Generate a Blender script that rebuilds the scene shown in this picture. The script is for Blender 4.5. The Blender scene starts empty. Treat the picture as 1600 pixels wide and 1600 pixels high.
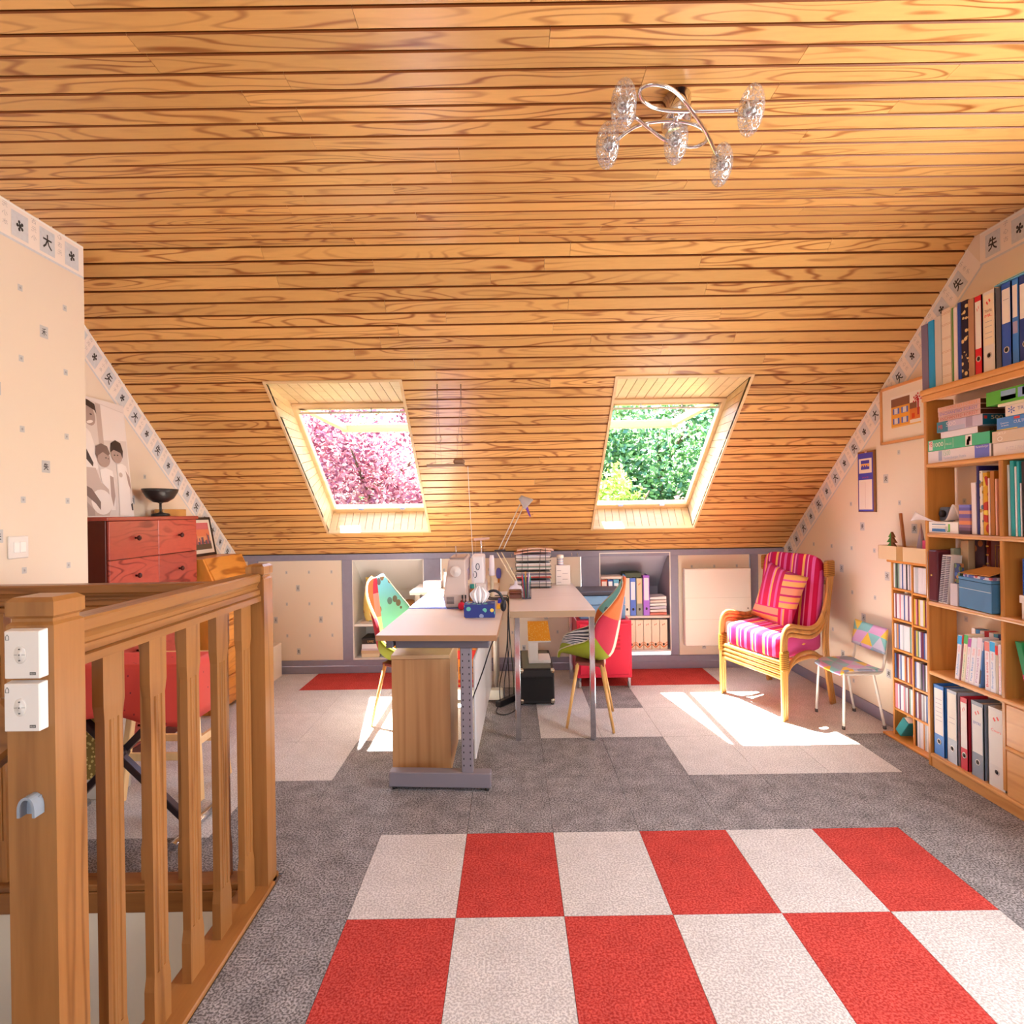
import bpy, bmesh, math, random
from mathutils import Vector, Matrix

random.seed(7)
SC = bpy.context.scene
COL = SC.collection
# ------------------------------------------------------------------ camera
F, H, TH = 933.0, 1.30, math.radians(0.85)      # focal length in px of a 1600 px frame, eye height, roll
cam = bpy.data.cameras.new('camera')
cam.sensor_width = 36.0; cam.lens = F / 1600 * 36; cam.shift_x = 2 / 1600; cam.clip_start = 0.02
camo = bpy.data.objects.new('camera', cam); COL.objects.link(camo)
camo.matrix_world = Matrix.Translation((0, 0, H)) @ Matrix.Rotation(math.pi / 2, 4, 'X') @ Matrix.Rotation(-TH, 4, 'Z')
SC.camera = camo
# ------------------------------------------------------------------ sky, sun, gable window light, added rear fill
SUNDIR = Vector((0.27, -0.36, -1.0)).normalized()
world = bpy.data.worlds.new('world'); SC.world = world; world.use_nodes = True
wn = world.node_tree.nodes; wl = world.node_tree.links; wn.clear()
wo = wn.new('ShaderNodeOutputWorld'); wb = wn.new('ShaderNodeBackground'); sky = wn.new('ShaderNodeTexSky')
sky.sky_type = 'NISHITA'; sky.sun_disc = False; sky.sun_elevation = math.radians(65); sky.sun_rotation = math.radians(-37)
sky.air_density = 1.0; sky.dust_density = 2.0
wb.inputs['Strength'].default_value = 0.75
wl.new(sky.outputs[0], wb.inputs[0]); wl.new(wb.outputs[0], wo.inputs[0])
sun = bpy.data.lights.new('sun', 'SUN'); sun.energy = 42.0; sun.angle = math.radians(0.6); sun.color = (1.0, 0.95, 0.87)
suno = bpy.data.objects.new('sun', sun); COL.objects.link(suno)
suno.rotation_euler = SUNDIR.to_track_quat('-Z', 'Y').to_euler(); suno.location = (-3, 9, 12)
def area_light(name, loc, direction, sx, sy, power, color=(1, 0.96, 0.9)):
    l = bpy.data.lights.new(name, 'AREA'); l.shape = 'RECTANGLE'; l.size = sx; l.size_y = sy; l.energy = power; l.color = color
    o = bpy.data.objects.new(name, l); COL.objects.link(o); o.location = loc
    o.rotation_euler = Vector(direction).to_track_quat('-Z', 'Z').to_euler()
    return o
area_light('gable_window_daylight', (2.42, 1.2, 1.45), (-1, 0, 0), 1.3, 1.3, 56, (1.0, .985, .955))
area_light('rear_fill_light', (-0.3, -2.3, 1.5), (0, 1, 0), 2.2, 1.3, 11, (1.0, .98, .95))  # soft fill added behind the camera, no known source there
SC.view_settings.view_transform = 'Standard'; SC.view_settings.look = 'None'
SC.view_settings.exposure = 1.16; SC.view_settings.gamma = 1.0; SC.view_settings.use_curve_mapping = False
SC.cycles.use_denoising = True
SC.cycles.use_adaptive_sampling = True; SC.cycles.adaptive_threshold = 0.03
SC.cycles.max_bounces = 8; SC.cycles.diffuse_bounces = 5; SC.cycles.transparent_max_bounces = 12
SC.cycles.sample_clamp_indirect = 6.0

# ------------------------------------------------------------------ picture point -> place
def _ray(x, y):
    dx, du = x - 800, 800 - y
    return ((dx * math.cos(TH) + du * math.sin(TH) + 2) / F, (-dx * math.sin(TH) + du * math.cos(TH)) / F)
def P(x, y, Y):
    a, b = _ray(x, y); return Vector((a * Y, Y, H + b * Y))
def PZ(x, y, z=0.0):
    a, b = _ray(x, y); Y = (z - H) / b; return Vector((a * Y, Y, z))
def PXX(x, y, X):
    a, b = _ray(x, y); Y = X / a; return Vector((X, Y, H + b * Y))
# room
YB, ZK, YC, ZC = 4.9, 0.974, 2.85, 2.58            # knee wall face and top, crease of the ceiling
XR, XL, XP, YP = 2.235, -2.25, -2.0, 2.82           # right wall, left gable, left partition and its end
SL = math.hypot(YB - YC, ZC - ZK)
SD = Vector((0, (YB - YC) / SL, (ZK - ZC) / SL)); SN = Vector((0, -SD.z, SD.y))   # down the slope, outward normal
def slope(x, s, t=0.0):
    return Vector((x, YC, ZC)) + SD * s + SN * t
def PS(x, y, t=0.0):
    a, b = _ray(x, y); o = slope(0, 0, t)
    d = Vector((a, 1, b)); k = (o - Vector((0, 0, H))).dot(SN) / d.dot(SN)
    p = Vector((0, 0, H)) + d * k
    return p.x, (p - o).dot(SD)

# ------------------------------------------------------------------ colours and materials
def lin(c):
    if isinstance(c, str):
        c = tuple(int(c[i:i + 2], 16) / 255 for i in (0, 2, 4))
    return tuple((v / 12.92 if v <= 0.04045 else ((v + 0.055) / 1.055) ** 2.4) for v in c) + (1.0,)
MATS = {}
def _new(name):
    m = bpy.data.materials.new(name); m.use_nodes = True; MATS[name] = m
    nt = m.node_tree; b = nt.nodes['Principled BSDF']
    return m, nt.nodes, nt.links, b
def plain(hexc, rough=0.55, metal=0.0, bump=0.0, bscale=200.0, name=None, spec=0.4, var=0.0):
    key = name or 'plain_%s_%s_%s_%s' % (hexc, rough, metal, bump)
    if key in MATS: return MATS[key]
    m, n, l, b = _new(key)
    b.inputs['Base Color'].default_value = lin(hexc); b.inputs['Roughness'].default_value = rough
    b.inputs['Metallic'].default_value = metal; b.inputs['Specular IOR Level'].default_value = spec
    if var or bump:
        tc = n.new('ShaderNodeNewGeometry'); no = n.new('ShaderNodeTexNoise'); no.inputs['Scale'].default_value = bscale
        l.new(tc.outputs['Position'], no.inputs['Vector'])
        if bump:
            bp = n.new('ShaderNodeBump'); bp.inputs['Strength'].default_value = bump; bp.inputs['Distance'].default_value = 0.004
            l.new(no.outputs['Fac'], bp.inputs['Height']); l.new(bp.outputs[0], b.inputs['Normal'])
        if var:
            hv = n.new('ShaderNodeHueSaturation'); hv.inputs['Color'].default_value = lin(hexc)
            mr = n.new('ShaderNodeMapRange'); mr.inputs[3].default_value = 1 - var; mr.inputs[4].default_value = 1 + var
            l.new(no.outputs['Fac'], mr.inputs[0]); l.new(mr.outputs[0], hv.inputs['Value']); l.new(hv.outputs[0], b.inputs['Base Color'])
    return m
def wood(name, light, dark, axis='X', bands=7.0, rough=0.35, fine=0.25, along=1.1, across=9.0, mix=0.85, attr=False, rand=True, varia=0.16, bump=0.05):
    """contour-like growth rings stretched along the given axis"""
    if name in MATS: return MATS[name]
    m, n, l, b = _new(name)
    if attr:
        src = n.new('ShaderNodeAttribute'); src.attribute_name = 'loc'; vec = src.outputs['Vector']
    else:
        src = n.new('ShaderNodeNewGeometry'); vec = src.outputs['Position']
    mp = n.new('ShaderNodeVectorMath'); mp.operation = 'MULTIPLY'
    sc = {'X': (along, across, across), 'Y': (across, along, across), 'Z': (across, across, along)}[axis]
    mp.inputs[1].default_value = sc
    l.new(vec, mp.inputs[0])
    oi = n.new('ShaderNodeObjectInfo'); ad = n.new('ShaderNodeVectorMath'); ad.operation = 'ADD'
    rm = n.new('ShaderNodeMath'); rm.operation = 'MULTIPLY'; rm.inputs[1].default_value = 61.0 if rand else 0.0
    l.new(oi.outputs['Random'], rm.inputs[0]); l.new(mp.outputs[0], ad.inputs[0])
    cx = n.new('ShaderNodeCombineXYZ')
    for i in range(3): l.new(rm.outputs[0], cx.inputs[i])
    l.new(cx.outputs[0], ad.inputs[1])
    no = n.new('ShaderNodeTexNoise'); no.inputs['Scale'].default_value = 1.0; no.inputs['Detail'].default_value = 1.5; no.inputs['Roughness'].default_value = 0.4
    l.new(ad.outputs[0], no.inputs['Vector'])
    mu = n.new('ShaderNodeMath'); mu.operation = 'MULTIPLY'; mu.inputs[1].default_value = bands * 6.283
    l.new(no.outputs['Fac'], mu.inputs[0])
    sn = n.new('ShaderNodeMath'); sn.operation = 'SINE'; l.new(mu.outputs[0], sn.inputs[0])
    mr = n.new('ShaderNodeMapRange'); mr.inputs[1].default_value = 0.1; mr.inputs[2].default_value = 1.0; mr.clamp = True
    l.new(sn.outputs[0], mr.inputs[0])
    pw = n.new('ShaderNodeMath'); pw.operation = 'POWER'; pw.inputs[1].default_value = 2.2; l.new(mr.outputs[0], pw.inputs[0])
    # fine fibres
    f2 = n.new('ShaderNodeTexNoise'); f2.inputs['Scale'].default_value = 9.0; f2.inputs['Detail'].default_value = 3
    l.new(ad.outputs[0], f2.inputs['Vector'])
    # where the figure is strong
    f3 = n.new('ShaderNodeTexNoise'); f3.inputs['Scale'].default_value = 0.55; l.new(ad.outputs[0], f3.inputs['Vector'])
    fr = n.new('ShaderNodeMapRange'); fr.inputs[1].default_value = 0.38; fr.inputs[2].default_value = 0.62; l.new(f3.outputs['Fac'], fr.inputs[0])
    m1 = n.new('ShaderNodeMath'); m1.operation = 'MULTIPLY'; l.new(pw.outputs[0], m1.inputs[0]); l.new(fr.outputs[0], m1.inputs[1])
    m2 = n.new('ShaderNodeMath'); m2.operation = 'MULTIPLY'; m2.inputs[1].default_value = mix; l.new(m1.outputs[0], m2.inputs[0])
    m3 = n.new('ShaderNodeMath'); m3.operation = 'MULTIPLY_ADD'; m3.inputs[1].default_value = fine; l.new(f2.outputs['Fac'], m3.inputs[0]); l.new(m2.outputs[0], m3.inputs[2])
    mx = n.new('ShaderNodeMix'); mx.data_type = 'RGBA'; mx.inputs[6].default_value = lin(light); mx.inputs[7].default_value = lin(dark)
    l.new(m3.outputs[0], mx.inputs[0])
    hv = n.new('ShaderNodeHueSaturation'); l.new(mx.outputs[2], hv.inputs['Color'])
    vr = n.new('ShaderNodeMapRange'); vr.inputs[3].default_value = 1 - varia; vr.inputs[4].default_value = 1 + varia; l.new(oi.outputs['Random'], vr.inputs[0]); l.new(vr.outputs[0], hv.inputs['Value'])
    l.new(hv.outputs[0], b.inputs['Base Color'])
    b.inputs['Roughness'].default_value = rough; b.inputs['Specular IOR Level'].default_value = 0.45
    if bump:
        bp = n.new('ShaderNodeBump'); bp.inputs['Strength'].default_value = bump; bp.inputs['Distance'].default_value = 0.003
        l.new(m3.outputs[0], bp.inputs['Height']); l.new(bp.outputs[0], b.inputs['Normal'])
    return m
def carpet(name, c1, c2, c3=None, patch=0.35):
    if name in MATS: return MATS[name]
    m, n, l, b = _new(name)
    g = n.new('ShaderNodeNewGeometry')
    n1 = n.new('ShaderNodeTexNoise'); n1.inputs['Scale'].default_value = 150; n1.inputs['Detail'].default_value = 2
    n2 = n.new('ShaderNodeTexNoise'); n2.inputs['Scale'].default_value = 11; n2.inputs['Detail'].default_value = 5
    for q in (n1, n2): l.new(g.outputs['Position'], q.inputs['Vector'])
    mr = n.new('ShaderNodeMapRange'); mr.inputs[1].default_value = 0.40; mr.inputs[2].default_value = 0.60; l.new(n1.outputs['Fac'], mr.inputs[0])
    mx = n.new('ShaderNodeMix'); mx.data_type = 'RGBA'; mx.inputs[6].default_value = lin(c1); mx.inputs[7].default_value = lin(c2); l.new(mr.outputs[0], mx.inputs[0])
    hv = n.new('ShaderNodeHueSaturation'); l.new(mx.outputs[2], hv.inputs['Color'])
    vr = n.new('ShaderNodeMapRange'); vr.inputs[1].default_value = 0.3; vr.inputs[2].default_value = 0.7; vr.inputs[3].default_value = 1 - patch; vr.inputs[4].default_value = 1 + patch
    l.new(n2.outputs['Fac'], vr.inputs[0]); l.new(vr.outputs[0], hv.inputs['Value']); l.new(hv.outputs[0], b.inputs['Base Color'])
    b.inputs['Roughness'].default_value = 0.95; b.inputs['Specular IOR Level'].default_value = 0.1
    bp = n.new('ShaderNodeBump'); bp.inputs['Strength'].default_value = 0.5; bp.inputs['Distance'].default_value = 0.004
    l.new(n1.outputs['Fac'], bp.inputs['Height']); l.new(bp.outputs[0], b.inputs['Normal'])
    return m
def stripes(name, axis, period, cols, rough=0.8, off=0.0):
    """cloth stripes across a local axis; cols = [(start 0..1, colour), ...]"""
    if name in MATS: return MATS[name]
    m, n, l, b = _new(name)
    a = n.new('ShaderNodeAttribute'); a.attribute_name = 'loc'
    s = n.new('ShaderNodeSeparateXYZ'); l.new(a.outputs['Vector'], s.inputs[0])
    d = n.new('ShaderNodeMath'); d.operation = 'MULTIPLY_ADD'; d.inputs[1].default_value = 1 / period; d.inputs[2].default_value = 10 + off; l.new(s.outputs['XYZ'.index(axis)], d.inputs[0])
    fr = n.new('ShaderNodeMath'); fr.operation = 'FRACT'; l.new(d.outputs[0], fr.inputs[0])
    r = n.new('ShaderNodeValToRGB'); r.color_ramp.interpolation = 'CONSTANT'
    e = r.color_ramp.elements; e[0].position = 0; e[0].color = lin(cols[0][1]); e[1].position = cols[1][0]; e[1].color = lin(cols[1][1])
    for p_, c_ in cols[2:]:
        q = e.new(p_); q.color = lin(c_)
    l.new(fr.outputs[0], r.inputs[0]); l.new(r.outputs[0], b.inputs['Base Color'])
    b.inputs['Roughness'].default_value = rough; b.inputs['Specular IOR Level'].default_value = 0.2
    return m
def speckle(name, base, spots, scale=60, thr=0.55, rough=0.7, attr=True, kind='NOISE'):
    """printed cloth or paper: spots of several colours over a base colour"""
    if name in MATS: return MATS[name]
    m, n, l, b = _new(name)
    a = n.new('ShaderNodeAttribute'); a.attribute_name = 'loc'
    v = n.new('ShaderNodeTexVoronoi'); v.inputs['Scale'].default_value = scale; l.new(a.outputs['Vector'], v.inputs['Vector'])
    r = n.new('ShaderNodeValToRGB'); r.color_ramp.interpolation = 'CONSTANT'; e = r.color_ramp.elements
    e[0].position = 0; e[0].color = lin(spots[0]); e[1].position = 1 / len(spots); e[1].color = lin(spots[1 % len(spots)])
    for i, c in enumerate(spots[2:]):
        q = e.new((i + 2) / len(spots)); q.color = lin(c)
    sp = n.new('ShaderNodeSeparateColor'); l.new(v.outputs['Color'], sp.inputs[0]); l.new(sp.outputs[0], r.inputs[0])
    lt = n.new('ShaderNodeMath'); lt.operation = 'LESS_THAN'; lt.inputs[1].default_value = thr; l.new(v.outputs['Distance'], lt.inputs[0])
    mx = n.new('ShaderNodeMix'); mx.data_type = 'RGBA'; mx.inputs[6].default_value = lin(base); l.new(r.outputs[0], mx.inputs[7]); l.new(lt.outputs[0], mx.inputs[0])
    l.new(mx.outputs[2], b.inputs['Base Color']); b.inputs['Roughness'].default_value = rough
    return m
def clear(name, tint=(1, 1, 1), gloss=0.08, rough=0.02):
    if name in MATS: return MATS[name]
    m, n, l, b = _new(name); o = n['Material Output']; n.remove(b)
    t = n.new('ShaderNodeBsdfTransparent'); t.inputs[0].default_value = (*tint, 1); g = n.new('ShaderNodeBsdfGlossy'); g.inputs['Roughness'].default_value = rough
    x = n.new('ShaderNodeMixShader'); x.inputs[0].default_value = gloss
    l.new(t.outputs[0], x.inputs[1]); l.new(g.outputs[0], x.inputs[2]); l.new(x.outputs[0], o.inputs[0])
    return m

# ------------------------------------------------------------------ mesh builder
WO = {}                                             # object name -> world origin
class MB:
    def __init__(self, xf=None):
        self.v, self.f, self.m, self.l, self.s, self.xf = [], [], [], [], [], xf
    def add(self, vs, fs, mi=0, smooth=False):
        o = len(self.v)
        for p in vs:
            p = Vector(p); self.l.append(p.copy()); self.v.append(Vector(self.xf(p)) if self.xf else p)
        for f in fs:
            self.f.append([i + o for i in f]); self.m.append(mi); self.s.append(smooth)
        return self
    def box(self, x0, x1, y0, y1, z0, z1, mi=0):
        x0, x1 = min(x0, x1), max(x0, x1); y0, y1 = min(y0, y1), max(y0, y1); z0, z1 = min(z0, z1), max(z0, z1)
        vs = [(x, y, z) for z in (z0, z1) for y in (y0, y1) for x in (x0, x1)]
        return self.add(vs, [(0, 2, 3, 1), (4, 5, 7, 6), (0, 1, 5, 4), (2, 6, 7, 3), (0, 4, 6, 2), (1, 3, 7, 5)], mi)
    def hexa(self, b4, t4, mi=0):
        return self.add(list(b4) + list(t4), [(3, 2, 1, 0), (4, 5, 6, 7), (0, 1, 5, 4), (1, 2, 6, 5), (2, 3, 7, 6), (3, 0, 4, 7)], mi)
    def bar(self, p, q, w, h, up=(0, 0, 1), mi=0):
        p, q = Vector(p), Vector(q); d = (q - p).normalized(); u = Vector(up)
        s = d.cross(u)
        if s.length < 1e-5: s = d.cross(Vector((0, 1, 0)))
        s = s.normalized() * w / 2; u = s.cross(d).normalized() * h / 2
        return self.hexa([p - s - u, p + s - u, p + s + u, p - s + u], [q - s - u, q + s - u, q + s + u, q - s + u], mi)
    def tube(self, pts, r, n=8, mi=0, caps=True, closed=False, smooth=True):
        pts = [Vector(p) for p in pts]; k = len(pts); rs = r if isinstance(r, (list, tuple)) else [r] * k
        vs, up = [], None
        for i in range(k):
            a = pts[(i - 1) % k] if (i > 0 or closed) else pts[i]; b = pts[(i + 1) % k] if (i < k - 1 or closed) else pts[i]
            d = (b - a).normalized()
            if up is None:
                up = Vector((0, 0, 1)) if abs(d.z) < 0.9 else Vector((1, 0, 0))
            s = d.cross(up).normalized(); up = s.cross(d).normalized()
            for j in range(n):
                t = 2 * math.pi * (j + 0.5) / n; vs.append(pts[i] + (s * math.cos(t) + up * math.sin(t)) * rs[i])
        fs = []
        for i in range(k if closed else k - 1):
            for j in range(n):
                a, b = i * n + j, i * n + (j + 1) % n; c, d2 = ((i + 1) % k) * n + (j + 1) % n, ((i + 1) % k) * n + j
                fs.append((a, d2, c, b))
        self.add(vs, fs, mi, smooth)
        if caps and not closed:
            o = len(self.v) - len(vs)
            self.f.append([o + j for j in range(n)]); self.f.append([o + (k - 1) * n + j for j in reversed(range(n))]); self.m += [mi, mi]; self.s += [False, False]
        return self
    def lathe(self, prof, c=(0, 0, 0), n=20, mi=0, sx=1.0, sy=1.0, smooth=True, axis=None):
        c = Vector(c); vs = []
        ax = Vector(axis).normalized() if axis else Vector((0, 0, 1)); e1 = ax.orthogonal().normalized() if axis else Vector((1, 0, 0)); e2 = ax.cross(e1)
        for r, z in prof:
            for j in range(n):
                t = 2 * math.pi * j / n; vs.append(c + e1 * (r * sx * math.cos(t)) + e2 * (r * sy * math.sin(t)) + ax * z)
        fs = []
        for i in range(len(prof) - 1):
            for j in range(n):
                fs.append((i * n + j, i * n + (j + 1) % n, (i + 1) * n + (j + 1) % n, (i + 1) * n + j))
        self.add(vs, fs, mi, smooth); o = len(self.v) - len(vs)
        if prof[0][0] > 1e-4: self.f.append([o + j for j in reversed(range(n))]); self.m.append(mi); self.s.append(False)
        if prof[-1][0] > 1e-4: self.f.append([o + (len(prof) - 1) * n + j for j in range(n)]); self.m.append(mi); self.s.append(False)
        return self
    def ell(self, c, rx, ry, rz, nu=14, nv=9, mi=0, e=1.0, rot=None):
        """(super)ellipsoid; e<1 is boxier"""
        c = Vector(c); pw = lambda q: math.copysign(abs(q) ** e, q); vs = []
        for i in range(nv + 1):
            a = -math.pi / 2 + math.pi * i / nv
            for j in range(nu):
                t = 2 * math.pi * j / nu
                p = Vector((rx * pw(math.cos(a)) * pw(math.cos(t)), ry * pw(math.cos(a)) * pw(math.sin(t)), rz * pw(math.sin(a))))
                vs.append(c + (rot @ p if rot else p))
        fs = [(i * nu + j, i * nu + (j + 1) % nu, (i + 1) * nu + (j + 1) % nu, (i + 1) * nu + j) for i in range(nv) for j in range(nu)]
        return self.add(vs, fs, mi, True)
    def prism(self, poly, o, e1, e2, d, mi=0):
        """2-D outline swept by vector d"""
        o, e1, e2, d = Vector(o), Vector(e1), Vector(e2), Vector(d); k = len(poly)
        a = [o + e1 * p[0] + e2 * p[1] for p in poly]; b = [q + d for q in a]
        fs = [tuple(reversed(range(k))), tuple(range(k, 2 * k))] + [(i, (i + 1) % k, k + (i + 1) % k, k + i) for i in range(k)]
        return self.add(a + b, fs, mi)
    def poly(self, pts, mi=0):
        return self.add(pts, [tuple(range(len(pts)))], mi)
    def grid(self, fn, nu, nv, mi=0, thick=0.0, mfn=None, smooth=True):
        """surface fn(u,v); thick>0 gives it a back side"""
        vs = [Vector(fn(i / nu, j / nv)) for j in range(nv + 1) for i in range(nu + 1)]
        W = nu + 1; fs, ms = [], []
        for j in range(nv):
            for i in range(nu):
                fs.append((j * W + i, j * W + i + 1, (j + 1) * W + i + 1, (j + 1) * W + i)); ms.append(mfn((i + .5) / nu, (j + .5) / nv) if mfn else mi)
        if thick:
            nrm = [Vector() for _ in vs]
            for f in fs:
                q = (vs[f[1]] - vs[f[0]]).cross(vs[f[2]] - vs[f[0]])
                for i in f: nrm[i] += q
            N = len(vs); vs += [v - (q.normalized() if q.length else Vector((0, 0, 1))) * thick for v, q in zip(vs, nrm)]
            k = len(fs)
            for i in range(k): fs.append(tuple(N + a for a in reversed(fs[i]))); ms.append(ms[i])
            rim = [j for j in range(W)] + [j * W + nu for j in range(1, nv + 1)] + [nv * W + i for i in range(nu - 1, -1, -1)] + [j * W for j in range(nv - 1, 0, -1)]
            for a, b in zip(rim, rim[1:] + rim[:1]): fs.append((b, a, N + a, N + b)); ms.append(ms[min(a // W, nv - 1) * nu + min(a % W, nu - 1)])
        o = len(self.f); self.add(vs, fs, mi, smooth); self.m[o:] = ms
        return self
    def build(self, name, mats, parent=None, bevel=0.0, seg=1, smooth=None, fix=False):
        me = bpy.data.meshes.new(name); n = len(self.v)
        lo = Vector((min(p.x for p in self.v), min(p.y for p in self.v), min(p.z for p in self.v)))
        hi = Vector((max(p.x for p in self.v), max(p.y for p in self.v), max(p.z for p in self.v)))
        org = Vector(((lo.x + hi.x) / 2, (lo.y + hi.y) / 2, lo.z))
        me.from_pydata([p - org for p in self.v], [], self.f)
        for q in (mats if isinstance(mats, (list, tuple)) else [mats]): me.materials.append(q)
        me.polygons.foreach_set('material_index', self.m)
        me.polygons.foreach_set('use_smooth', [bool(s) if smooth is None else smooth for s in self.s])
        at = me.attributes.new('loc', 'FLOAT_VECTOR', 'POINT'); at.data.foreach_set('vector', [c for p in self.l for c in p])
        if bevel or fix:
            bm = bmesh.new(); bm.from_mesh(me)
            if fix:
                bmesh.ops.remove_doubles(bm, verts=bm.verts, dist=1e-5); bmesh.ops.recalc_face_normals(bm, faces=bm.faces)
            if bevel:
                ed = [e for e in bm.edges if len(e.link_faces) == 2 and e.calc_face_angle(0) > 0.6]
                bmesh.ops.bevel(bm, geom=ed, offset=bevel, segments=seg, profile=0.5, affect='EDGES', clamp_overlap=True)
            bm.to_mesh(me); bm.free()
        me.update()
        ob = bpy.data.objects.new(name, me); COL.objects.link(ob)
        place(ob, org, parent)
        return ob
def place(ob, org, parent=None):
    WO[ob.name] = Vector(org)
    if parent is not None:
        ob.parent = parent; ob.location = Vector(org) - WO[parent.name]
    else:
        ob.location = org
def tag(o, label, cat, group=None):
    o['label'] = label; o['category'] = cat
    if group: o['group'] = group
    return o
def thing(name, label, cat, loc, group=None):
    o = bpy.data.objects.new(name, None); o.empty_display_size = 0.05; COL.objects.link(o); place(o, loc)
    return tag(o, label, cat, group)
def struct(o):
    o['kind'] = 'structure'; return o
def sroot(name, loc):
    o = bpy.data.objects.new(name, None); o.empty_display_size = 0.05; COL.objects.link(o); place(o, loc); return struct(o)
def copy_obj(src, org, parent=None, mat=None):
    o = src.copy(); COL.objects.link(o); o.parent = None; place(o, org, parent)
    if mat:
        o.material_slots[0].link = 'OBJECT'; o.material_slots[0].material = mat
    return o
TXT = {}
def text_geo(s):
    if s not in TXT:
        cu = bpy.data.curves.new('t', 'FONT'); cu.body = s; cu.size = 1.0; cu.resolution_u = 2; cu.offset = 0.022 if s in '失大天矢' else 0.0
        ob = bpy.data.objects.new('t', cu); COL.objects.link(ob)
        dg = bpy.context.evaluated_depsgraph_get(); ev = ob.evaluated_get(dg); me = ev.to_mesh()
        vs = [v.co.copy() for v in me.vertices]; fs = [tuple(p.vertices) for p in me.polygons]
        ev.to_mesh_clear(); bpy.data.objects.remove(ob); bpy.data.curves.remove(cu)
        if vs:
            x0, x1 = min(v.x for v in vs), max(v.x for v in vs); y0, y1 = min(v.y for v in vs), max(v.y for v in vs)
        else: x0 = x1 = y0 = y1 = 0
        TXT[s] = (vs, fs, x0, x1, y0, y1)
    return TXT[s]
def text(mb, s, o, ex, ey, w, h, mi=0):
    """flat lettering filling a w x h field whose lower-left corner is o"""
    vs, fs, x0, x1, y0, y1 = text_geo(s)
    if not vs: return
    o, ex, ey = Vector(o), Vector(ex).normalized(), Vector(ey).normalized(); kx = w / max(x1 - x0, 1e-6); ky = h / max(y1 - y0, 1e-6)
    mb.add([o + ex * ((v.x - x0) * kx) + ey * ((v.y - y0) * ky) for v in vs], fs, mi)
# ================================================================== the room
KX = 2 / 3                                           # widths across the room, as measured, against depths
pine = wood('pine_ceiling', 'e0ac66', '8a4414', 'X', bands=11.0, rough=0.3, along=1.5, across=10.0, mix=0.75, fine=0.22, varia=0.12)
pine_edge_shade = plain('8a4a1a', 0.45)                   # groove shade painted onto the board edges
pine_dark = plain('3f1f0a', 0.7)
cream = plain('ead9c4', 0.85, bump=0.04, bscale=900, name='wallpaper_cream')
niche_white = plain('e4dfd8', 0.6)
greyp = plain('8f8b9e', 0.5, var=0.08, bscale=30, name='grey_lilac_paint')
beech = wood('rail_beech', 'a8733e', '6a3c16', 'Z', bands=4.0, rough=0.32, along=1.0, across=14, mix=0.5, fine=0.35, varia=0.14)
beech_y = wood('rail_beech_along', 'a8733e', '6a3c16', 'Y', bands=4.0, rough=0.32, along=1.0, across=14, mix=0.5, fine=0.35, varia=0.08)
beech_x = wood('rail_beech_across', '95602e', '5c3212', 'X', bands=4.0, rough=0.32, along=1.0, across=14, mix=0.5, fine=0.35, varia=0.05)
palewood = wood('window_pine', 'e2c293', 'c4955a', 'X', bands=3.0, rough=0.35, along=1.0, across=10, mix=0.35, fine=0.25, varia=0.06)
ink = plain('3b3634', 0.7); inkgrey = plain('c8c4c0', 0.85); inkpale = plain('cfc8c0', 0.85); inkmid = plain('9c9896', 0.85)

# ---- floor: carpet tiles on a sub floor with the stair opening
TX, TY, X0, Y0 = 0.349, 0.5025, -0.196, 2.419
HX0, HX1, HY1 = XP, -0.90, 2.10                      # stair opening
fb = MB()
fb.box(HX1, XR + 0.1, -2.4, YB + 0.02, -0.2, -0.006); fb.box(XL - 0.1, HX1, HY1, YB + 0.02, -0.2, -0.006); fb.box(XL - 0.1, HX1, -2.4, -0.4, -0.2, -0.006)
floor = struct(fb.build('floor', plain('7d7168', 0.9)))
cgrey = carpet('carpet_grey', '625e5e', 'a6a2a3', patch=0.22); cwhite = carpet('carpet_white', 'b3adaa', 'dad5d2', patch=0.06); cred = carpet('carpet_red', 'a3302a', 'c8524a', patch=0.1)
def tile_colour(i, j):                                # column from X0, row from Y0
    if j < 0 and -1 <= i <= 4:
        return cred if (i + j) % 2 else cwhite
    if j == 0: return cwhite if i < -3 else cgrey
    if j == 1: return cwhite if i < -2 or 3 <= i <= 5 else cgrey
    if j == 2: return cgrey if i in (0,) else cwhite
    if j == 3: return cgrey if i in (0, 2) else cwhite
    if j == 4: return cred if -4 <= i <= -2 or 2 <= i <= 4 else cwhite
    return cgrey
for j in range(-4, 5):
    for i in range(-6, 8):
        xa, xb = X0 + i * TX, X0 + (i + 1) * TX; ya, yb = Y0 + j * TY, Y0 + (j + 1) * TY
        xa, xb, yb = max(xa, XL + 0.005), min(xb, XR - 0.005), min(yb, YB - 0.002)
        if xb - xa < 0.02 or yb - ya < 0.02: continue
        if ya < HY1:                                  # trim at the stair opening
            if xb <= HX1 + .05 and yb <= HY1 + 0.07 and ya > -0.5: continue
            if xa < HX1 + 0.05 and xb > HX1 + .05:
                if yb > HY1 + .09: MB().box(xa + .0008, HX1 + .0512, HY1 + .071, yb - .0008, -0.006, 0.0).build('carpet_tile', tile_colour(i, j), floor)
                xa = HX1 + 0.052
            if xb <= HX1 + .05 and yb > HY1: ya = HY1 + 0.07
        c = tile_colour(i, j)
        MB().box(xa + .0008, xb - .0008, ya + .0008, yb - .0008, -0.006, 0.0).build('carpet_tile', c, floor)
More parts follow.
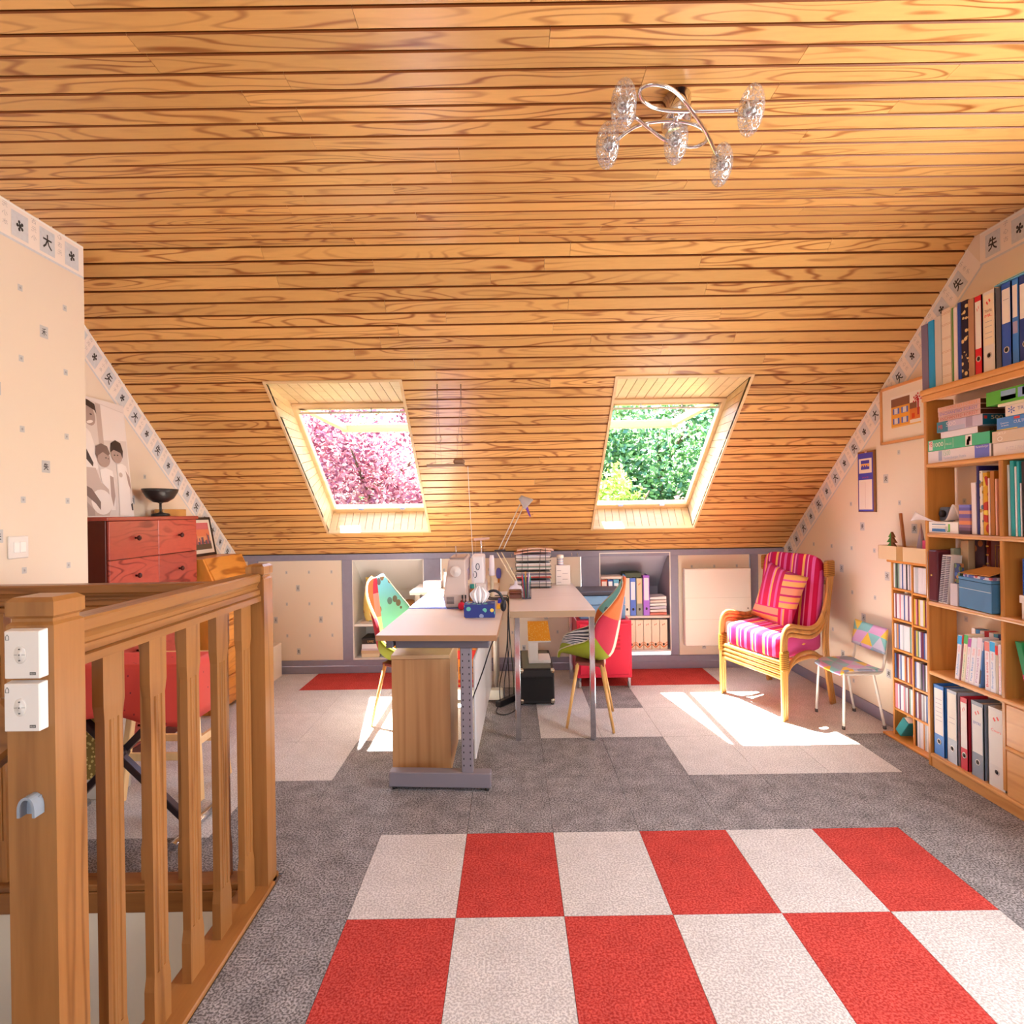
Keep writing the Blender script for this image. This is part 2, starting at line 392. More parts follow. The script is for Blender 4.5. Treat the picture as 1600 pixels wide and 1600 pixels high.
# ---- ceiling backing with two skylight openings, and its boards
WIN = []
for a, b, c, d, tl, bl in (((415, 597), (627, 594), (513, 832), (668, 829), (456, 631), (522, 799)), ((968, 592), (1178, 590), (925, 827), (1078, 823), None, None)):
    xa = (PS(*a)[0] + PS(*c)[0]) / 2; xb = (PS(*b)[0] + PS(*d)[0]) / 2
    WIN.append([xa, xb])
S0 = sum(PS(x, y)[1] for x, y in ((415, 597), (627, 594), (968, 592), (1178, 590))) / 4
S1 = sum(PS(x, y)[1] for x, y in ((513, 832), (668, 829), (925, 827), (1078, 823))) / 4
TW = 0.21                                             # depth of the skylight reveals
SA, SB = PS(456, 631, TW)[1], PS(522, 799, TW)[1]     # outer opening along the slope
wx = (WIN[0][1] - WIN[0][0] + WIN[1][1] - WIN[1][0]) / 4
for w in WIN:
    cxw = (w[0] + w[1]) / 2; w[0], w[1] = cxw - wx, cxw + wx
cm = MB()
def slopequads(t, s0, s1, flip):
    xs = [XL - 0.1, WIN[0][0], WIN[0][1], WIN[1][0], WIN[1][1], XR + 0.1]; ss = [-0.03, s0, s1, SL + 0.05]
    for a in range(5):
        for b in range(3):
            if b == 1 and a in (1, 3): continue
            q = [slope(xs[a], ss[b], t), slope(xs[a + 1], ss[b], t), slope(xs[a + 1], ss[b + 1], t), slope(xs[a], ss[b + 1], t)]
            cm.poly(q if not flip else q[::-1])
slopequads(0.014, S0, S1, False); slopequads(TW + 0.02, SA, SB, True)
cm.box(XL - 0.1, XR + 0.1, -2.4, YC + 0.02, ZC + 0.014, ZC + 0.2)
ceiling = struct(cm.build('ceiling', pine_dark))
PITCH = SL / 35
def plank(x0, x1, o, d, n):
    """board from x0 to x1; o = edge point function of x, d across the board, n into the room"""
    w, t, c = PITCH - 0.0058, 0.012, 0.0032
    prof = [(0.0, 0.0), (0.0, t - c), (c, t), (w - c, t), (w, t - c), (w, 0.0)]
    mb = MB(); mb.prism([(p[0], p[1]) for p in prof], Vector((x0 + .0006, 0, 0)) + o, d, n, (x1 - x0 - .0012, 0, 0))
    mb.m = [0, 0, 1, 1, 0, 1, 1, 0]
    mb.build('plank', [pine, pine_edge_shade], ceiling, fix=True)
def plank_row(o, d, n, spans, rng):
    for a, b in spans:
        x = a
        while x < b - 0.001:
            L = rng.uniform(0.75, 2.1)
            e = x + L
            if b - e < 0.35: e = b
            plank(x, e, o, d, n); x = e
rng = random.Random(3)
for r in range(35):
    s = r * PITCH
    mid = s + PITCH / 2
    xa, xb = XL, XR
    spans = [(xa, xb)]
    if s + PITCH > S0 + 0.004 and s < S1 - 0.004:
        spans = [(xa, WIN[0][0] - 0.004), (WIN[0][1] + 0.004, WIN[1][0] - 0.004), (WIN[1][1] + 0.004, xb)]
    o = slope(0, s, 0.014); plank_row(o, SD, -SN, spans, rng)
for r in range(24):
    y = YC - (r + 1) * PITCH
    plank_row(Vector((0, y, ZC + 0.014)), Vector((0, 1, 0)), Vector((0, 0, -1)), [(XP if r > 0 else XL, XR)], rng)
MB().box(XP, XR, -2.3, YC - 24 * PITCH - 0.002, ZC + 0.002, ZC + 0.013).build('plank_field', pine, ceiling)

# ---- walls
wr = MB()                                             # right gable with a window beside the camera
prof = [(-2.3, ZC + .03), (-2.3, -0.01), (YB + .05, -0.01), (YB + .05, ZK - 0.0), (YC, ZC + .03)]
GY0, GY1, GZ0, GZ1 = 0.55, 1.85, 0.8, 2.1
for pl in ([(-2.3, -.2), (GY0, -.2), (GY0, ZC + .03), (-2.3, ZC + .03)], [(GY0, -.2), (GY1, -.2), (GY1, GZ0), (GY0, GZ0)], [(GY0, GZ1), (GY1, GZ1), (GY1, ZC + .03), (GY0, ZC + .03)],
           [(GY1, -.2), (YB + .05, -.2), (YB + .05, ZK), (YC, ZC + .03), (GY1, ZC + .03)]):
    wr.prism(pl, (XR, 0, 0), (0, 1, 0), (0, 0, 1), (0.12, 0, 0))
wall_right = struct(wr.build('wall_right', cream))
gw = sroot('window_3', (XR, (GY0 + GY1) / 2, GZ0))
for y in (GY0 + .03, (GY0 + GY1) / 2, GY1 - .03): MB().box(XR + .02, XR + .08, y - .03, y + .03, GZ0, GZ1).build('window_frame', niche_white, gw)
for z in (GZ0 + .03, GZ1 - .03): MB().box(XR + .02, XR + .08, GY0, GY1, z - .03, z + .03).build('window_frame', niche_white, gw)
wl_ = MB(); wl_.prism([(YP, -.2), (YB + .05, -.2), (YB + .05, ZK), (YC, ZC + .03), (YP, ZC + .03)], (XL, 0, 0), (0, 1, 0), (0, 0, 1), (-0.12, 0, 0))
wall_left = struct(wl_.build('wall_left', cream))
wp = MB(); wp.box(XL - .1, XP, -2.3, YP, -2.7, ZC + .013)
wall_part = struct(wp.build('wall_partition', cream))
wrr = MB(); RX0, RX1, RZ0, RZ1 = -1.4, 0.8, 0.85, 2.15
wrr.box(XP, RX0, -2.3, -2.2, -2.7, ZC + .02); wrr.box(RX1, XR + .1, -2.3, -2.2, -2.7, ZC + .02); wrr.box(RX0, RX1, -2.3, -2.2, -2.7, RZ0); wrr.box(RX0, RX1, -2.3, -2.2, RZ1, ZC + .02)
struct(wrr.build('wall_rear', cream))
rw = sroot('window_4', ((RX0 + RX1) / 2, -2.25, RZ0))  # unseen rear window, added as an opening for the fill light
for x in (RX0 + .03, (RX0 + RX1) / 2, RX1 - .03): MB().box(x - .03, x + .03, -2.28, -2.23, RZ0, RZ1).build('window_frame', niche_white, rw)  # uprights of the added rear window
for z in (RZ0 + .03, RZ1 - .03): MB().box(RX0, RX1, -2.28, -2.23, z - .03, z + .03).build('window_frame', niche_white, rw)  # rails of the added rear window
# stairwell below the floor
sw = MB(); sw.box(XP, HX1, HY1 - .006, HY1 + .1, -2.7, -0.02); sw.box(HX1, HX1 + .1, -2.3, HY1 + .1, -2.7, -0.02); sw.box(XP, HX1 + .1, -2.3, HY1, -2.8, -2.7)
struct(sw.build('wall_stairwell', plain('ddd2bb', 0.85)))

# ---- knee wall: frame, papered panels, open niches
wf = sroot('wall_front', (0, YB, 0))
kx = lambda x: (x - 798) * YB / F
NI = [(kx(549), kx(661), 0.115, 0.925, 0.395), (kx(935), kx(1046), 0.15, 0.955, 0.43)]     # niches: x, z, shelf z
def panel(x0, x1, z0=0.105, z1=0.925):
    return MB().box(x0, x1, YB + .006, YB + .03, z0, z1).build('panel', cream, wf, bevel=.002)
PAN = [(XL, kx(386)), (kx(402), kx(532)), (kx(688), kx(906)), (kx(1059), kx(1170)), (kx(1184), XR)]
for a, b in PAN: panel(a, b)
for a, b in ((386, 402), (533, 549), (661, 687), (907, 935), (1046, 1058), (1171, 1183)):
    MB().box(kx(a), kx(b), YB - .004, YB + .03, 0.105, 0.925).build('post', greyp, wf, bevel=.002)
MB().box(XL, XR, YB - .006, YB + .03, 0.925, ZK + .0).build('top_rail', greyp, wf, bevel=.002)
MB().box(XL, XR, YB - .006, YB + .03, 0.058, 0.105).build('bottom_rail', greyp, wf, bevel=.002)
struct(MB().box(XL, XR, YB - .016, YB - .006, 0.0, 0.06).build('baseboard_front', greyp, bevel=.003))
struct(MB().box(XR - .012, XR, 2.0, YB - .016, 0.0, 0.075).build('baseboard_right', greyp, bevel=.003))
struct(MB().box(XL, XL + .01, YP, YB - .016, 0.0, 0.06).build('baseboard_left', greyp, bevel=.003))
NB = MB().box(XL, XR, YB + .62, YB + .66, -.2, 1.0); NB.box(XL, XR, YB, YB + .66, -.2, -.01); NB.build('back_boarding', niche_white, wf)
for k, (a, b, z0, z1, zs) in enumerate(NI):
    zb = 0.62; yd = YB + .44
    mb = MB(); mi = 0
    mb.prism([(YB + .01, z0), (yd, z0), (yd, zb), (YB + .05, z1), (YB + .01, z1)], (a, 0, 0), (0, 1, 0), (0, 0, 1), (-0.012, 0, 0))
    mb.prism([(YB + .01, z0), (yd, z0), (yd, zb), (YB + .05, z1), (YB + .01, z1)], (b, 0, 0), (0, 1, 0), (0, 0, 1), (0.012, 0, 0))
    mb.hexa([(a, yd, z0), (b, yd, z0), (b, yd + .012, z0), (a, yd + .012, z0)], [(a, yd, zb), (b, yd, zb), (b, yd + .012, zb), (a, yd + .012, zb)])
    mb.hexa([(a, YB + .04, z1), (b, YB + .04, z1), (b, yd, zb), (a, yd, zb)], [(a, YB + .05, z1 + .012), (b, YB + .05, z1 + .012), (b, yd, zb + .012), (a, yd, zb + .012)])
    mb.box(a, b, YB, yd, z0 - .012, z0)
    mb.box(a, b, YB, YB + .06, z1, z1 + .012)
    mb.build('niche_lining', niche_white if k == 0 else plain('b9b2bd', 0.5), wf)
    MB().box(a, b, YB + .012, yd, zs - .02, zs).build('shelf', niche_white if k == 0 else plain('d9ccc0', .5), wf, bevel=.002)
    t = MB()
    for q in ((a, a + .008, z0, z1), (b - .008, b, z0, z1)): t.box(q[0], q[1], YB - .007, YB + .01, q[2], q[3])
    t.box(a, b, YB - .007, YB + .01, z0 - .006, z0 + .004); t.box(a, b, YB - .007, YB + .01, z1 - .008, z1)
    t.build('niche_edging', niche_white, wf)

# ---- wallpaper print: little squares with brush signs, and the sloping borders
SIGNS = ['失', '禾', '大', '天', '矢']
def sq_print(mb, c, ex, ey, n, w, h, sign=None, big=False):
    """one printed square: mat 0 grey field, mat 1 ink, mat 2 mid grey"""
    c, ex, ey, n = Vector(c), Vector(ex), Vector(ey), Vector(n)
    o = c + n * 0.0009
    mb.poly([o - ex * w / 2 - ey * h / 2, o + ex * w / 2 - ey * h / 2, o + ex * w / 2 + ey * h / 2, o - ex * w / 2 + ey * h / 2], 0)
    o = c + n * 0.0016
    if sign:
        k = 0.6
        text(mb, sign, o - ex * w * k / 2 - ey * h * k / 2, ex, ey, w * k, h * k, 1)
    else:
        R = 0.22
        for q in range(5):
            a = q * 1.2566
            p = o + ex * (math.cos(a) * w * R * .7) + ey * (math.sin(a) * h * R * .7)
            mb.poly([p + ex * (math.cos(b) * w * .075) + ey * (math.sin(b) * h * .075) for b in [i * 1.0472 for i in range(6)]], 1 if big else 2)
        mb.poly([o + ex * (math.cos(b) * w * .1) + ey * (math.sin(b) * h * .1) for b in [i * 1.0472 for i in range(6)]], 1 if big else 2)
PM = [inkgrey, ink, inkmid]
def paper_print(wall, inside, ex, n, u0, u1, pu, pz, org, zshift=0.0):
    mb = MB(); ex = Vector(ex); k = 0
    iu = math.ceil(u0 / pu)
    while iu * pu < u1:
        for iz in range(0, 14):
            u, z = iu * pu, zshift + iz * pz
            c = Vector(org) + ex * u + Vector((0, 0, z))
            if inside(u, z, 0.05):
                sq_print(mb, c, ex, (0, 0, 1), n, 0.021 * (KX if abs(ex.x) > .5 else 1) * 1.15, 0.026)
            u2, z2 = u + pu / 2, z + pz / 2
            if (iz + iu) % 2 == 0 and inside(u2, z2, 0.07):
                sq_print(mb, Vector(org) + ex * u2 + Vector((0, 0, z2)), ex, (0, 0, 1), n, 0.046 * (KX if abs(ex.x) > .5 else 1), 0.052, SIGNS[(iz // 2 + iu) % 2])
        iu += 1
    if mb.v: mb.build('wallpaper_print', PM, wall)
roofz = lambda y: ZC if y < YC else ZC - (y - YC) * (ZC - ZK) / (YB - YC)
paper_print(wall_right, lambda u, z, m: 1.95 < u < YB - .03 and 0.1 < z < roofz(u) - 0.28, (0, 1, 0), (-1, 0, 0), 0.8, YB, 0.245, 0.29, (XR, 0, 0), 0.16)
paper_print(wall_left, lambda u, z, m: YP + .05 < u < YB - .03 and 0.1 < z < roofz(u) - 0.28, (0, 1, 0), (1, 0, 0), YP, YB, 0.245, 0.29, (XL, 0, 0), 0.1)
paper_print(wall_part, lambda u, z, m: 0.3 < u < YP - .03 and 0.1 < z < ZC - .2, (0, 1, 0), (1, 0, 0), 0.3, YP, 0.245, 0.29, (XP, 0, 0), 0.22)
for a, b in PAN:
    paper_print(wf, lambda u, z, m, a=a, b=b: a + .02 < u < b - .02 and 0.13 < z < 0.9, (1, 0, 0), (0, -1, 0), a, b, 0.185, 0.26, (0, YB + .006, 0), 0.05)
def border(wall, p0, p1, inward, n, wid=0.145, first=0):
    """printed border strip from p0 to p1, hanging to the inward side"""
    p0, p1, n = Vector(p0), Vector(p1), Vector(n); d = (p1 - p0).normalized(); e = Vector(inward).normalized(); L = (p1 - p0).length
    mb = MB(); o = p0 + n * 0.0006
    mb.poly([o, o + d * L, o + d * L + e * wid, o + e * wid], 3)
    mb.poly([o + e * wid * .97 + n * .0004, o + d * L + e * wid * .97 + n * .0004, o + d * L + e * wid * 1.04 + n * .0004, o + e * wid * 1.04 + n * .0004], 0)
    mb.poly([o + n * .0004, o + d * L + n * .0004, o + d * L + e * wid * .05 + n * .0004, o + e * wid * .05 + n * .0004], 4)
    q, k = 0.075, first
    while q < L - 0.03:
        c = p0 + d * q + e * wid * .52 + n * .0006
        if k % 2 == 0: sq_print(mb, c, d, -e, n, 0.085, wid * .72, SIGNS[[0, 2, 4, 2][(k // 2) % 4]], True)
        else: sq_print(mb, c, d, -e, n, 0.085, wid * .72, None, True)
        c2 = c + d * 0.072 + n * .001
        for r_ in range(3):
            text(mb, ['子', '心', '古', '元', '小', '水'][(k + r_) % 6], c2 - d * .012 + e * (r_ - 1.3) * wid * .24, d, -e, .026, wid * .15, 5)
        q += 0.145; k += 1
    mb.build('wallpaper_border', [plain('d3d4d6', .85, var=.12, bscale=60, name='border_grey'), ink, ink, plain('f3e6da', .85), plain('f6f1ea', .8), plain('c2b9b3', .85)], wall)
dn = Vector((0, -SD.z * -1, SD.y * -1))               # down the wall, square to the roof slope
dn = Vector((0, SD.z, -SD.y))
border(wall_right, slope(XR, SL - 0.01), slope(XR, 0.06), dn, (-1, 0, 0))
border(wall_right, (XR, YC - 0.03, ZC - .002), (XR, 0.9, ZC - .002), (0, 0, -1), (-1, 0, 0))
border(wall_left, slope(XL, 0.05), slope(XL, SL - 0.01), dn, (1, 0, 0))
border(wall_part, (XP, YP - .002, ZC - .001), (XP, 1.6, ZC - .001), (0, 0, -1), (1, 0, 0), first=1)

# ---- skylights
glass = clear('window_glass', (0.97, 0.985, 0.98), 0.05)
ventm = plain('c9c2bb', 0.4)
for k, (xa, xb) in enumerate(WIN):
    wroot = sroot('window_%d' % (k + 1), slope((xa + xb) / 2, S1, 0))
    # casing round the opening on the ceiling
    cw, ct = 0.016, 0.012
    for q in ((xa - cw, xa, S0 - cw, S1 + cw), (xb, xb + cw, S0 - cw, S1 + cw), (xa, xb, S0 - cw, S0), (xa, xb, S1, S1 + cw)):
        b4 = [slope(q[0], q[2], -.006), slope(q[1], q[2], -.006), slope(q[1], q[3], -.006), slope(q[0], q[3], -.006)]
        MB().hexa(b4, [v + SN * (ct + .012) for v in b4]).build('casing', palewood, wroot, fix=True)
    # boarded reveals: each a row of tongue boards running outward
    def boards(p0, p1, q0, q1, n, out):
        p0, p1, q0, q1, out = Vector(p0), Vector(p1), Vector(q0), Vector(q1), Vector(out)
        for i in range(n):
            u, v = i / n, (i + 1) / n - 0.028 / n * 2
            a, b, c, d = p0.lerp(p1, u), p0.lerp(p1, v), q0.lerp(q1, v), q0.lerp(q1, u)
            MB().hexa([a, b, c, d], [w_ + out * 0.01 for w_ in (a, b, c, d)]).build('reveal_board', palewood, wroot, fix=True)
    iA, iB = slope(xa, S0), slope(xb, S0); iC, iD = slope(xa, S1), slope(xb, S1)
    oA, oB = slope(xa, SA, TW), slope(xb, SA, TW); oC, oD = slope(xa, SB, TW), slope(xb, SB, TW)
    boards(iA, iB, oA, oB, 13, (0, 0, 1)); boards(iC, iD, oC, oD, 14, (0, 0.3, -1))
    boards(iA, iC, oA, oC, 17, (-1, 0, 0)); boards(iB, iD, oB, oD, 17, (1, 0, 0))
    lin_ = MB()
    for q in ((iA, iB, oB, oA), (iC, iD, oD, oC), (iA, iC, oC, oA), (iB, iD, oD, oB)):
        cen = (iA + iB + oC + oD + oA + oB + iC + iD) / 8; mid = sum(q, Vector()) / 4; o_ = (mid - cen).normalized() * .014
        lin_.poly([v + o_ for v in q])
    lin_.build('reveal_backing', pine_dark, wroot)
    # fixed frame at the outer end
    fw, ft = 0.045, 0.05
    for q in ((xa - .005, xa + fw * .6, SA, SB), (xb - fw * .6, xb + .005, SA, SB), (xa, xb, SA - .005, SA + fw * .7), (xa, xb, SB - fw, SB + .005)):
        b4 = [slope(q[0], q[2], TW - .015), slope(q[1], q[2], TW - .015), slope(q[1], q[3], TW - .015), slope(q[0], q[3], TW - .015)]
        MB().hexa(b4, [v + SN * ft for v in b4]).build('window_frame', palewood, wroot, bevel=.004, fix=True)
    for s_ in (.3, .72):
        p = slope(xa + (xb - xa) * s_, SB - fw * .9, TW - .02)
        MB().box(p.x - .02, p.x + .02, p.y - .012, p.y + .012, p.z - .004, p.z + .012).build('catch', plain('b8c4e0', .25, .8), wroot, bevel=.002)
    # sash hung at the top and swung out level
    hy = slope(0, SA + .05, TW + .03); zz = hy.z; y0, y1 = hy.y, hy.y + (SB - SA) * .96; xa2, xb2 = xa + .022, xb - .022; fs = 0.045
    sash = MB(); sash.box(xa2, xa2 + fs, y0, y1, zz - .02, zz + .03); sash.box(xb2 - fs, xb2, y0, y1, zz - .02, zz + .03); sash.box(xa2, xb2, y0, y0 + fs, zz - .02, zz + .03); sash.box(xa2, xb2, y1 - fs * 1.6, y1, zz - .03, zz + .03)
    so = sash.build('sash', palewood, wroot, bevel=.003)
    MB().box(xa2 + fs, xb2 - fs, y0 + fs, y1 - fs, zz + .004, zz + .008).build('pane', glass, so)
    vb = MB(); zb = zz - .045; vb.box(xa + .03, xb - .03, y0 - .0, y0 + .014, zb - .006, zb + .006)
    for s_ in (.3, .65): vb.box(xa + (xb - xa) * s_ - .004, xa + (xb - xa) * s_ + .004, y0, y0 + .012, zb, zz)
    vb.build('handle_bar', plain('d8d2ca', .3, .3), so)
    MB().box(xa + .03, xb - .03, y0 - .02, y0 - .005, zz - .006, zz + .02).build('vent_strip', plain('8a7462', .5), wroot)
# ================================================================== stair railing
def XF(cx, cy, deg, z=0.0, k=KX):
    a = math.radians(deg); ca, sa = math.cos(a), math.sin(a)
    return lambda p: Vector((cx + k * (p.x * ca - p.y * sa), cy + p.x * sa + p.y * ca, z + p.z))
RXF = -0.862                                          # right face of the newels
rail = thing('stair_railing', 'varnished wooden railing with newel posts and fluted balusters round the stair opening', 'railing', (-0.9, 1.6, 0.0))
def newel(x0, x1, y0, y1, z0, z1, strip=False):
    mb = MB(); g = 0.006; c = 0.008
    def ring(z, d): return [(x0 + d, y0 + d, z), (x1 - d, y0 + d, z), (x1 - d, y1 - d, z), (x0 + d, y1 - d, z)]
    lv = [(z0, 0), (z1 - .052, 0), (z1 - .046, g), (z1 - .040, g), (z1 - .034, -.001), (z1 - c, -.001), (z1, c)]
    vs = [v for z, d in lv for v in ring(z, d)]; fs = [(3, 2, 1, 0), tuple(range(len(vs) - 4, len(vs)))]
    for i in range(len(lv) - 1):
        for j in range(4): fs.append((i * 4 + j, i * 4 + (j + 1) % 4, (i + 1) * 4 + (j + 1) % 4, (i + 1) * 4 + j))
    mb.add(vs, fs)
    return mb.build('newel_post', beech, rail)
NX0 = RXF - 0.09
newel(NX0, RXF, 1.122, 1.203, -0.45, 1.152)
newel(RXF - 0.062, RXF, 2.075, 2.15, -0.3, 1.13)
HP = [(-.028, .095), (.028, .095), (.032, .090), (.032, .068), (.026, .062), (.020, .05), (.024, .042), (.030, .040), (.030, .024), (.026, .021), (.034, .018), (.034, 0), (-.034, 0), (-.034, .018), (-.026, .021), (-.030, .024), (-.030, .040), (-.024, .042), (-.020, .05), (-.026, .062), (-.032, .068), (-.032, .090)]
HC = RXF - 0.042
MB().prism([(p[0] * .95, p[1]) for p in HP], (HC, 1.2, 1.003), (1, 0, 0), (0, 0, 1), (0, .876, 0)).build('handrail', beech_y, rail, fix=True)
MB().prism([(p[0], p[1]) for p in HP], (XP, 2.115, 0.972), (0, 1, 0), (0, 0, 1), (RXF - .062 - XP, 0, 0)).build('back_handrail', beech_x, rail, fix=True)
# stair rail going down beside the front newel
q0, q1 = Vector((NX0 + .01, 1.16, 0.93)), Vector((-1.75, 1.16, 0.25))
MB().bar(q0, q1, .06, .09).build('sloping_handrail', beech_x, rail, bevel=.008)
def baluster(org, along, across, z0, z1):
    """along = long side of the section, across = thin side"""
    o, A, B = Vector(org), Vector(along), Vector(across); mb = MB()
    def sec(z, ka, kb): return [o + A * (-ka) + B * (-kb) + Vector((0, 0, z)), o + A * ka + B * (-kb) + Vector((0, 0, z)), o + A * ka + B * kb + Vector((0, 0, z)), o + A * (-ka) + B * kb + Vector((0, 0, z))]
    zl, zh = z0 + .11, z1 - .12
    mb.hexa(sec(z0, 1, 1), sec(zl, 1, 1)); mb.hexa(sec(zl, 1, 1), sec(zl + .035, .86, .86)); mb.hexa(sec(zh - .035, .86, .86), sec(zh, 1, 1)); mb.hexa(sec(zh, 1, 1), sec(z1, 1, 1))
    p = [(-.86, -.86), (.86, -.86), (.86, .86), (.5, .86), (.44, .62), (.32, .62), (.26, .86), (.06, .86), (0, .95), (-.06, .86), (-.26, .86), (-.32, .62), (-.44, .62), (-.5, .86), (-.86, .86)]
    mb.prism(p, o + Vector((0, 0, zl + .035)), A, B, (0, 0, zh - zl - .07))
    return mb.build('baluster', beech, rail, fix=True)
for i in range(5):
    y = 1.31 + .168 * i
    baluster((-0.912, y + .036, 0), (0, .036, 0), (.0125, 0, 0), 0.012, 1.005)
for i in range(8):
    x = -1.02 - .131 * i
    if x < XP + .03: break
    baluster((x - .024, 2.135, 0), (.024, 0, 0), (0, -.016, 0), 0.012, 0.974)
MB().box(RXF - .1, RXF + .012, -0.4, 2.11, -.004, .012).build('base_plate', beech_y, rail, bevel=.004)
MB().box(RXF - .1, RXF - .07, -0.4, 2.09, -.16, -.004).build('fascia', niche_white, rail)
MB().box(XP, RXF - .0, 2.095, 2.172, -.012, .012).build('base_plate', beech_x, rail, bevel=.004)
MB().box(XP, RXF - .04, 2.09, 2.105, -.085, -.012).build('fascia', beech_x, rail, bevel=.003)

# wall switches for the roof windows on the front newel
whitep = plain('e9e2db', 0.4); darkp = plain('5b5854', 0.5)
for nm, y0, y1, lab in (('wall_remote', 985, 1060, 'upper white square remote control with round button on front newel'), ('wall_remote', 1067, 1142, 'lower white square remote control with round button on front newel')):
    a = P(11, y1, 1.11); b = P(65, y0, 1.11); yf = 1.104
    r = thing(nm, lab, 'remote control', ((a.x + b.x) / 2, 1.11, a.z), 'remote controls on the newel')
    mb = MB(); x0, x1, z0, z1 = a.x, b.x, a.z, b.z
    mb.hexa([(x0, yf, z0), (x1, yf, z0), (x1 + .004, 1.1218, z0 + .002), (x0 - .0, 1.1218, z0 + .002)], [(x0, yf, z1), (x1, yf, z1), (x1 + .004, 1.1218, z1 + .003), (x0 - .0, 1.1218, z1 + .003)])
    body = mb.build('body', whitep, r, bevel=.0015)
    cx, cz = (x0 + x1) / 2 - .002, (z0 + z1) / 2 + .001
    MB(lambda p: Vector((cx + p.x * .68, yf + p.y, cz + p.z))).lathe([(.0165, 0), (.0165, .0018), (.0145, .0026), (.006, .0022), (.0055, .0034), (0, .0034)], n=28, axis=(0, -1, 0)).build('button', plain('ddd5cd', .4), r)
    mk = MB()
    for dz in (-.0105, 0, .0105): mk.box(cx - .0012, cx + .0012, yf - .0042, yf - .0005, cz + dz - .001, cz + dz + .001)
    mk.box(cx - .010, cx + .010, yf - .0031, yf - .0005, cz - .0003, cz + .0003)
    mk.build('mark', darkp, r)
    lg = MB(); lg.box(x1 - .018, x1 - .007, yf - .0006, yf, z0 + .007, z0 + .0125); text(lg, 'VELUX', (x1 - .0172, yf - .0009, z0 + .0085), (1, 0, 0), (0, 0, 1), .0094, .0026, 1)
    lg.build('badge', [darkp, whitep], r)
    ho = MB(); hx, hz = x0 + .0035, z1 - .016
    pts = [(hx, hz), (hx, hz + .006), (hx + .003, hz + .010), (hx + .006, hz + .006), (hx + .006, hz)]
    for p, q in zip(pts, pts[1:] + pts[:1]): ho.bar((p[0], yf - .0004, p[1]), (q[0], yf - .0004, q[1]), .0006, .0006, (0, 1, 0))
    ho.build('house_mark', darkp, r)
hk = MB(); c = P(48, 1262, 1.11); n = 12
ar = lambda r, h: [(r * math.cos(math.pi * i / n), h * math.sin(math.pi * i / n)) for i in range(n + 1)]
for p, q, p2, q2 in zip(ar(.0165, .024), ar(.0165, .024)[1:], ar(.0115, .019), ar(.0115, .019)[1:]):
    hk.prism([p, q, q2, p2], (c.x, 1.098, c.z), (1, 0, 0), (0, 0, 1), (0, .0235, 0))
for s_ in (-1, 1): hk.box(c.x + s_ * .0115, c.x + s_ * .0165, 1.098, 1.1215, c.z - .014, c.z)
hk.box(c.x - .0125, c.x + .0125, 1.115, 1.1215, c.z - .014, c.z + .019)
tag(hk.build('key_hook', plain('8f98a2', .35), None, fix=True), 'small grey arched plastic hook low on front newel', 'hook')
# light switch on the partition
sp = PXX(26, 855, XP)
sw_ = thing('light_switch', 'white double rocker light switch on papered left wall', 'switch', (XP, sp.y, sp.z - .045))
MB().box(XP - .001, XP + .012, sp.y - .048, sp.y + .048, sp.z - .046, sp.z + .046).build('plate', whitep, sw_, bevel=.004)
for d in (-.0155, .0155): MB().box(XP + .011, XP + .016, sp.y + d - .0145, sp.y + d + .0145, sp.z - .022, sp.z + .022).build('rocker', plain('f7f3ee', .3), sw_, bevel=.002)

# ================================================================== red chest of drawers
redw = wood('mahogany_stain', 'b85040', '701a14', 'Y', bands=9, rough=0.28, along=2.2, across=9, mix=.75, fine=.35, varia=.16)
redd = wood('mahogany_dark', '5a1c10', '38100a', 'Z', bands=4, rough=0.3, along=1.2, across=10, mix=.6, fine=.4, varia=.02)
CX1 = -2.03; CY0, CY1 = PXX(168, 860, CX1).y, PXX(308, 860, CX1).y; CZ = 1.305
chest = thing('chest_of_drawers', 'tall red stained chest of drawers against left wall', 'chest', ((XL + CX1) / 2, (CY0 + CY1) / 2, 0))
MB().box(XL + .012, CX1 - .012, CY0 + .004, CY1 - .004, .0, CZ - .02).build('carcass', redd, chest, bevel=.002)
MB().box(XL + .012, CX1 + .008, CY0 - .008, CY1 + .008, CZ - .02, CZ).build('top', redw, chest, bevel=.003)
CYM = PXX(248, 860, CX1).y; rows = 6; rh = (CZ - .02 - .07) / rows
for r in range(rows):
    for a, b in ((CY0 + .012, CYM), (CYM, CY1 - .004)):
        z0 = .07 + r * rh
        d = MB().box(CX1 - .012, CX1, a + .002, b - .002, z0 + .002, z0 + rh - .002).build('drawer', redw, chest, bevel=.002)
        MB().lathe([(.006, 0), (.005, .010), (.013, .017), (.015, .023), (.010, .029), (0, .030)], (CX1, (a + b) / 2, z0 + rh * .53), 14, axis=(1, 0, 0)).build('knob', plain('4a160d', .25), d)
MB().box(XL + .02, CX1 - .01, CY0 + .01, CY1 - .01, 0.0, .06).build('plinth', redd, chest)
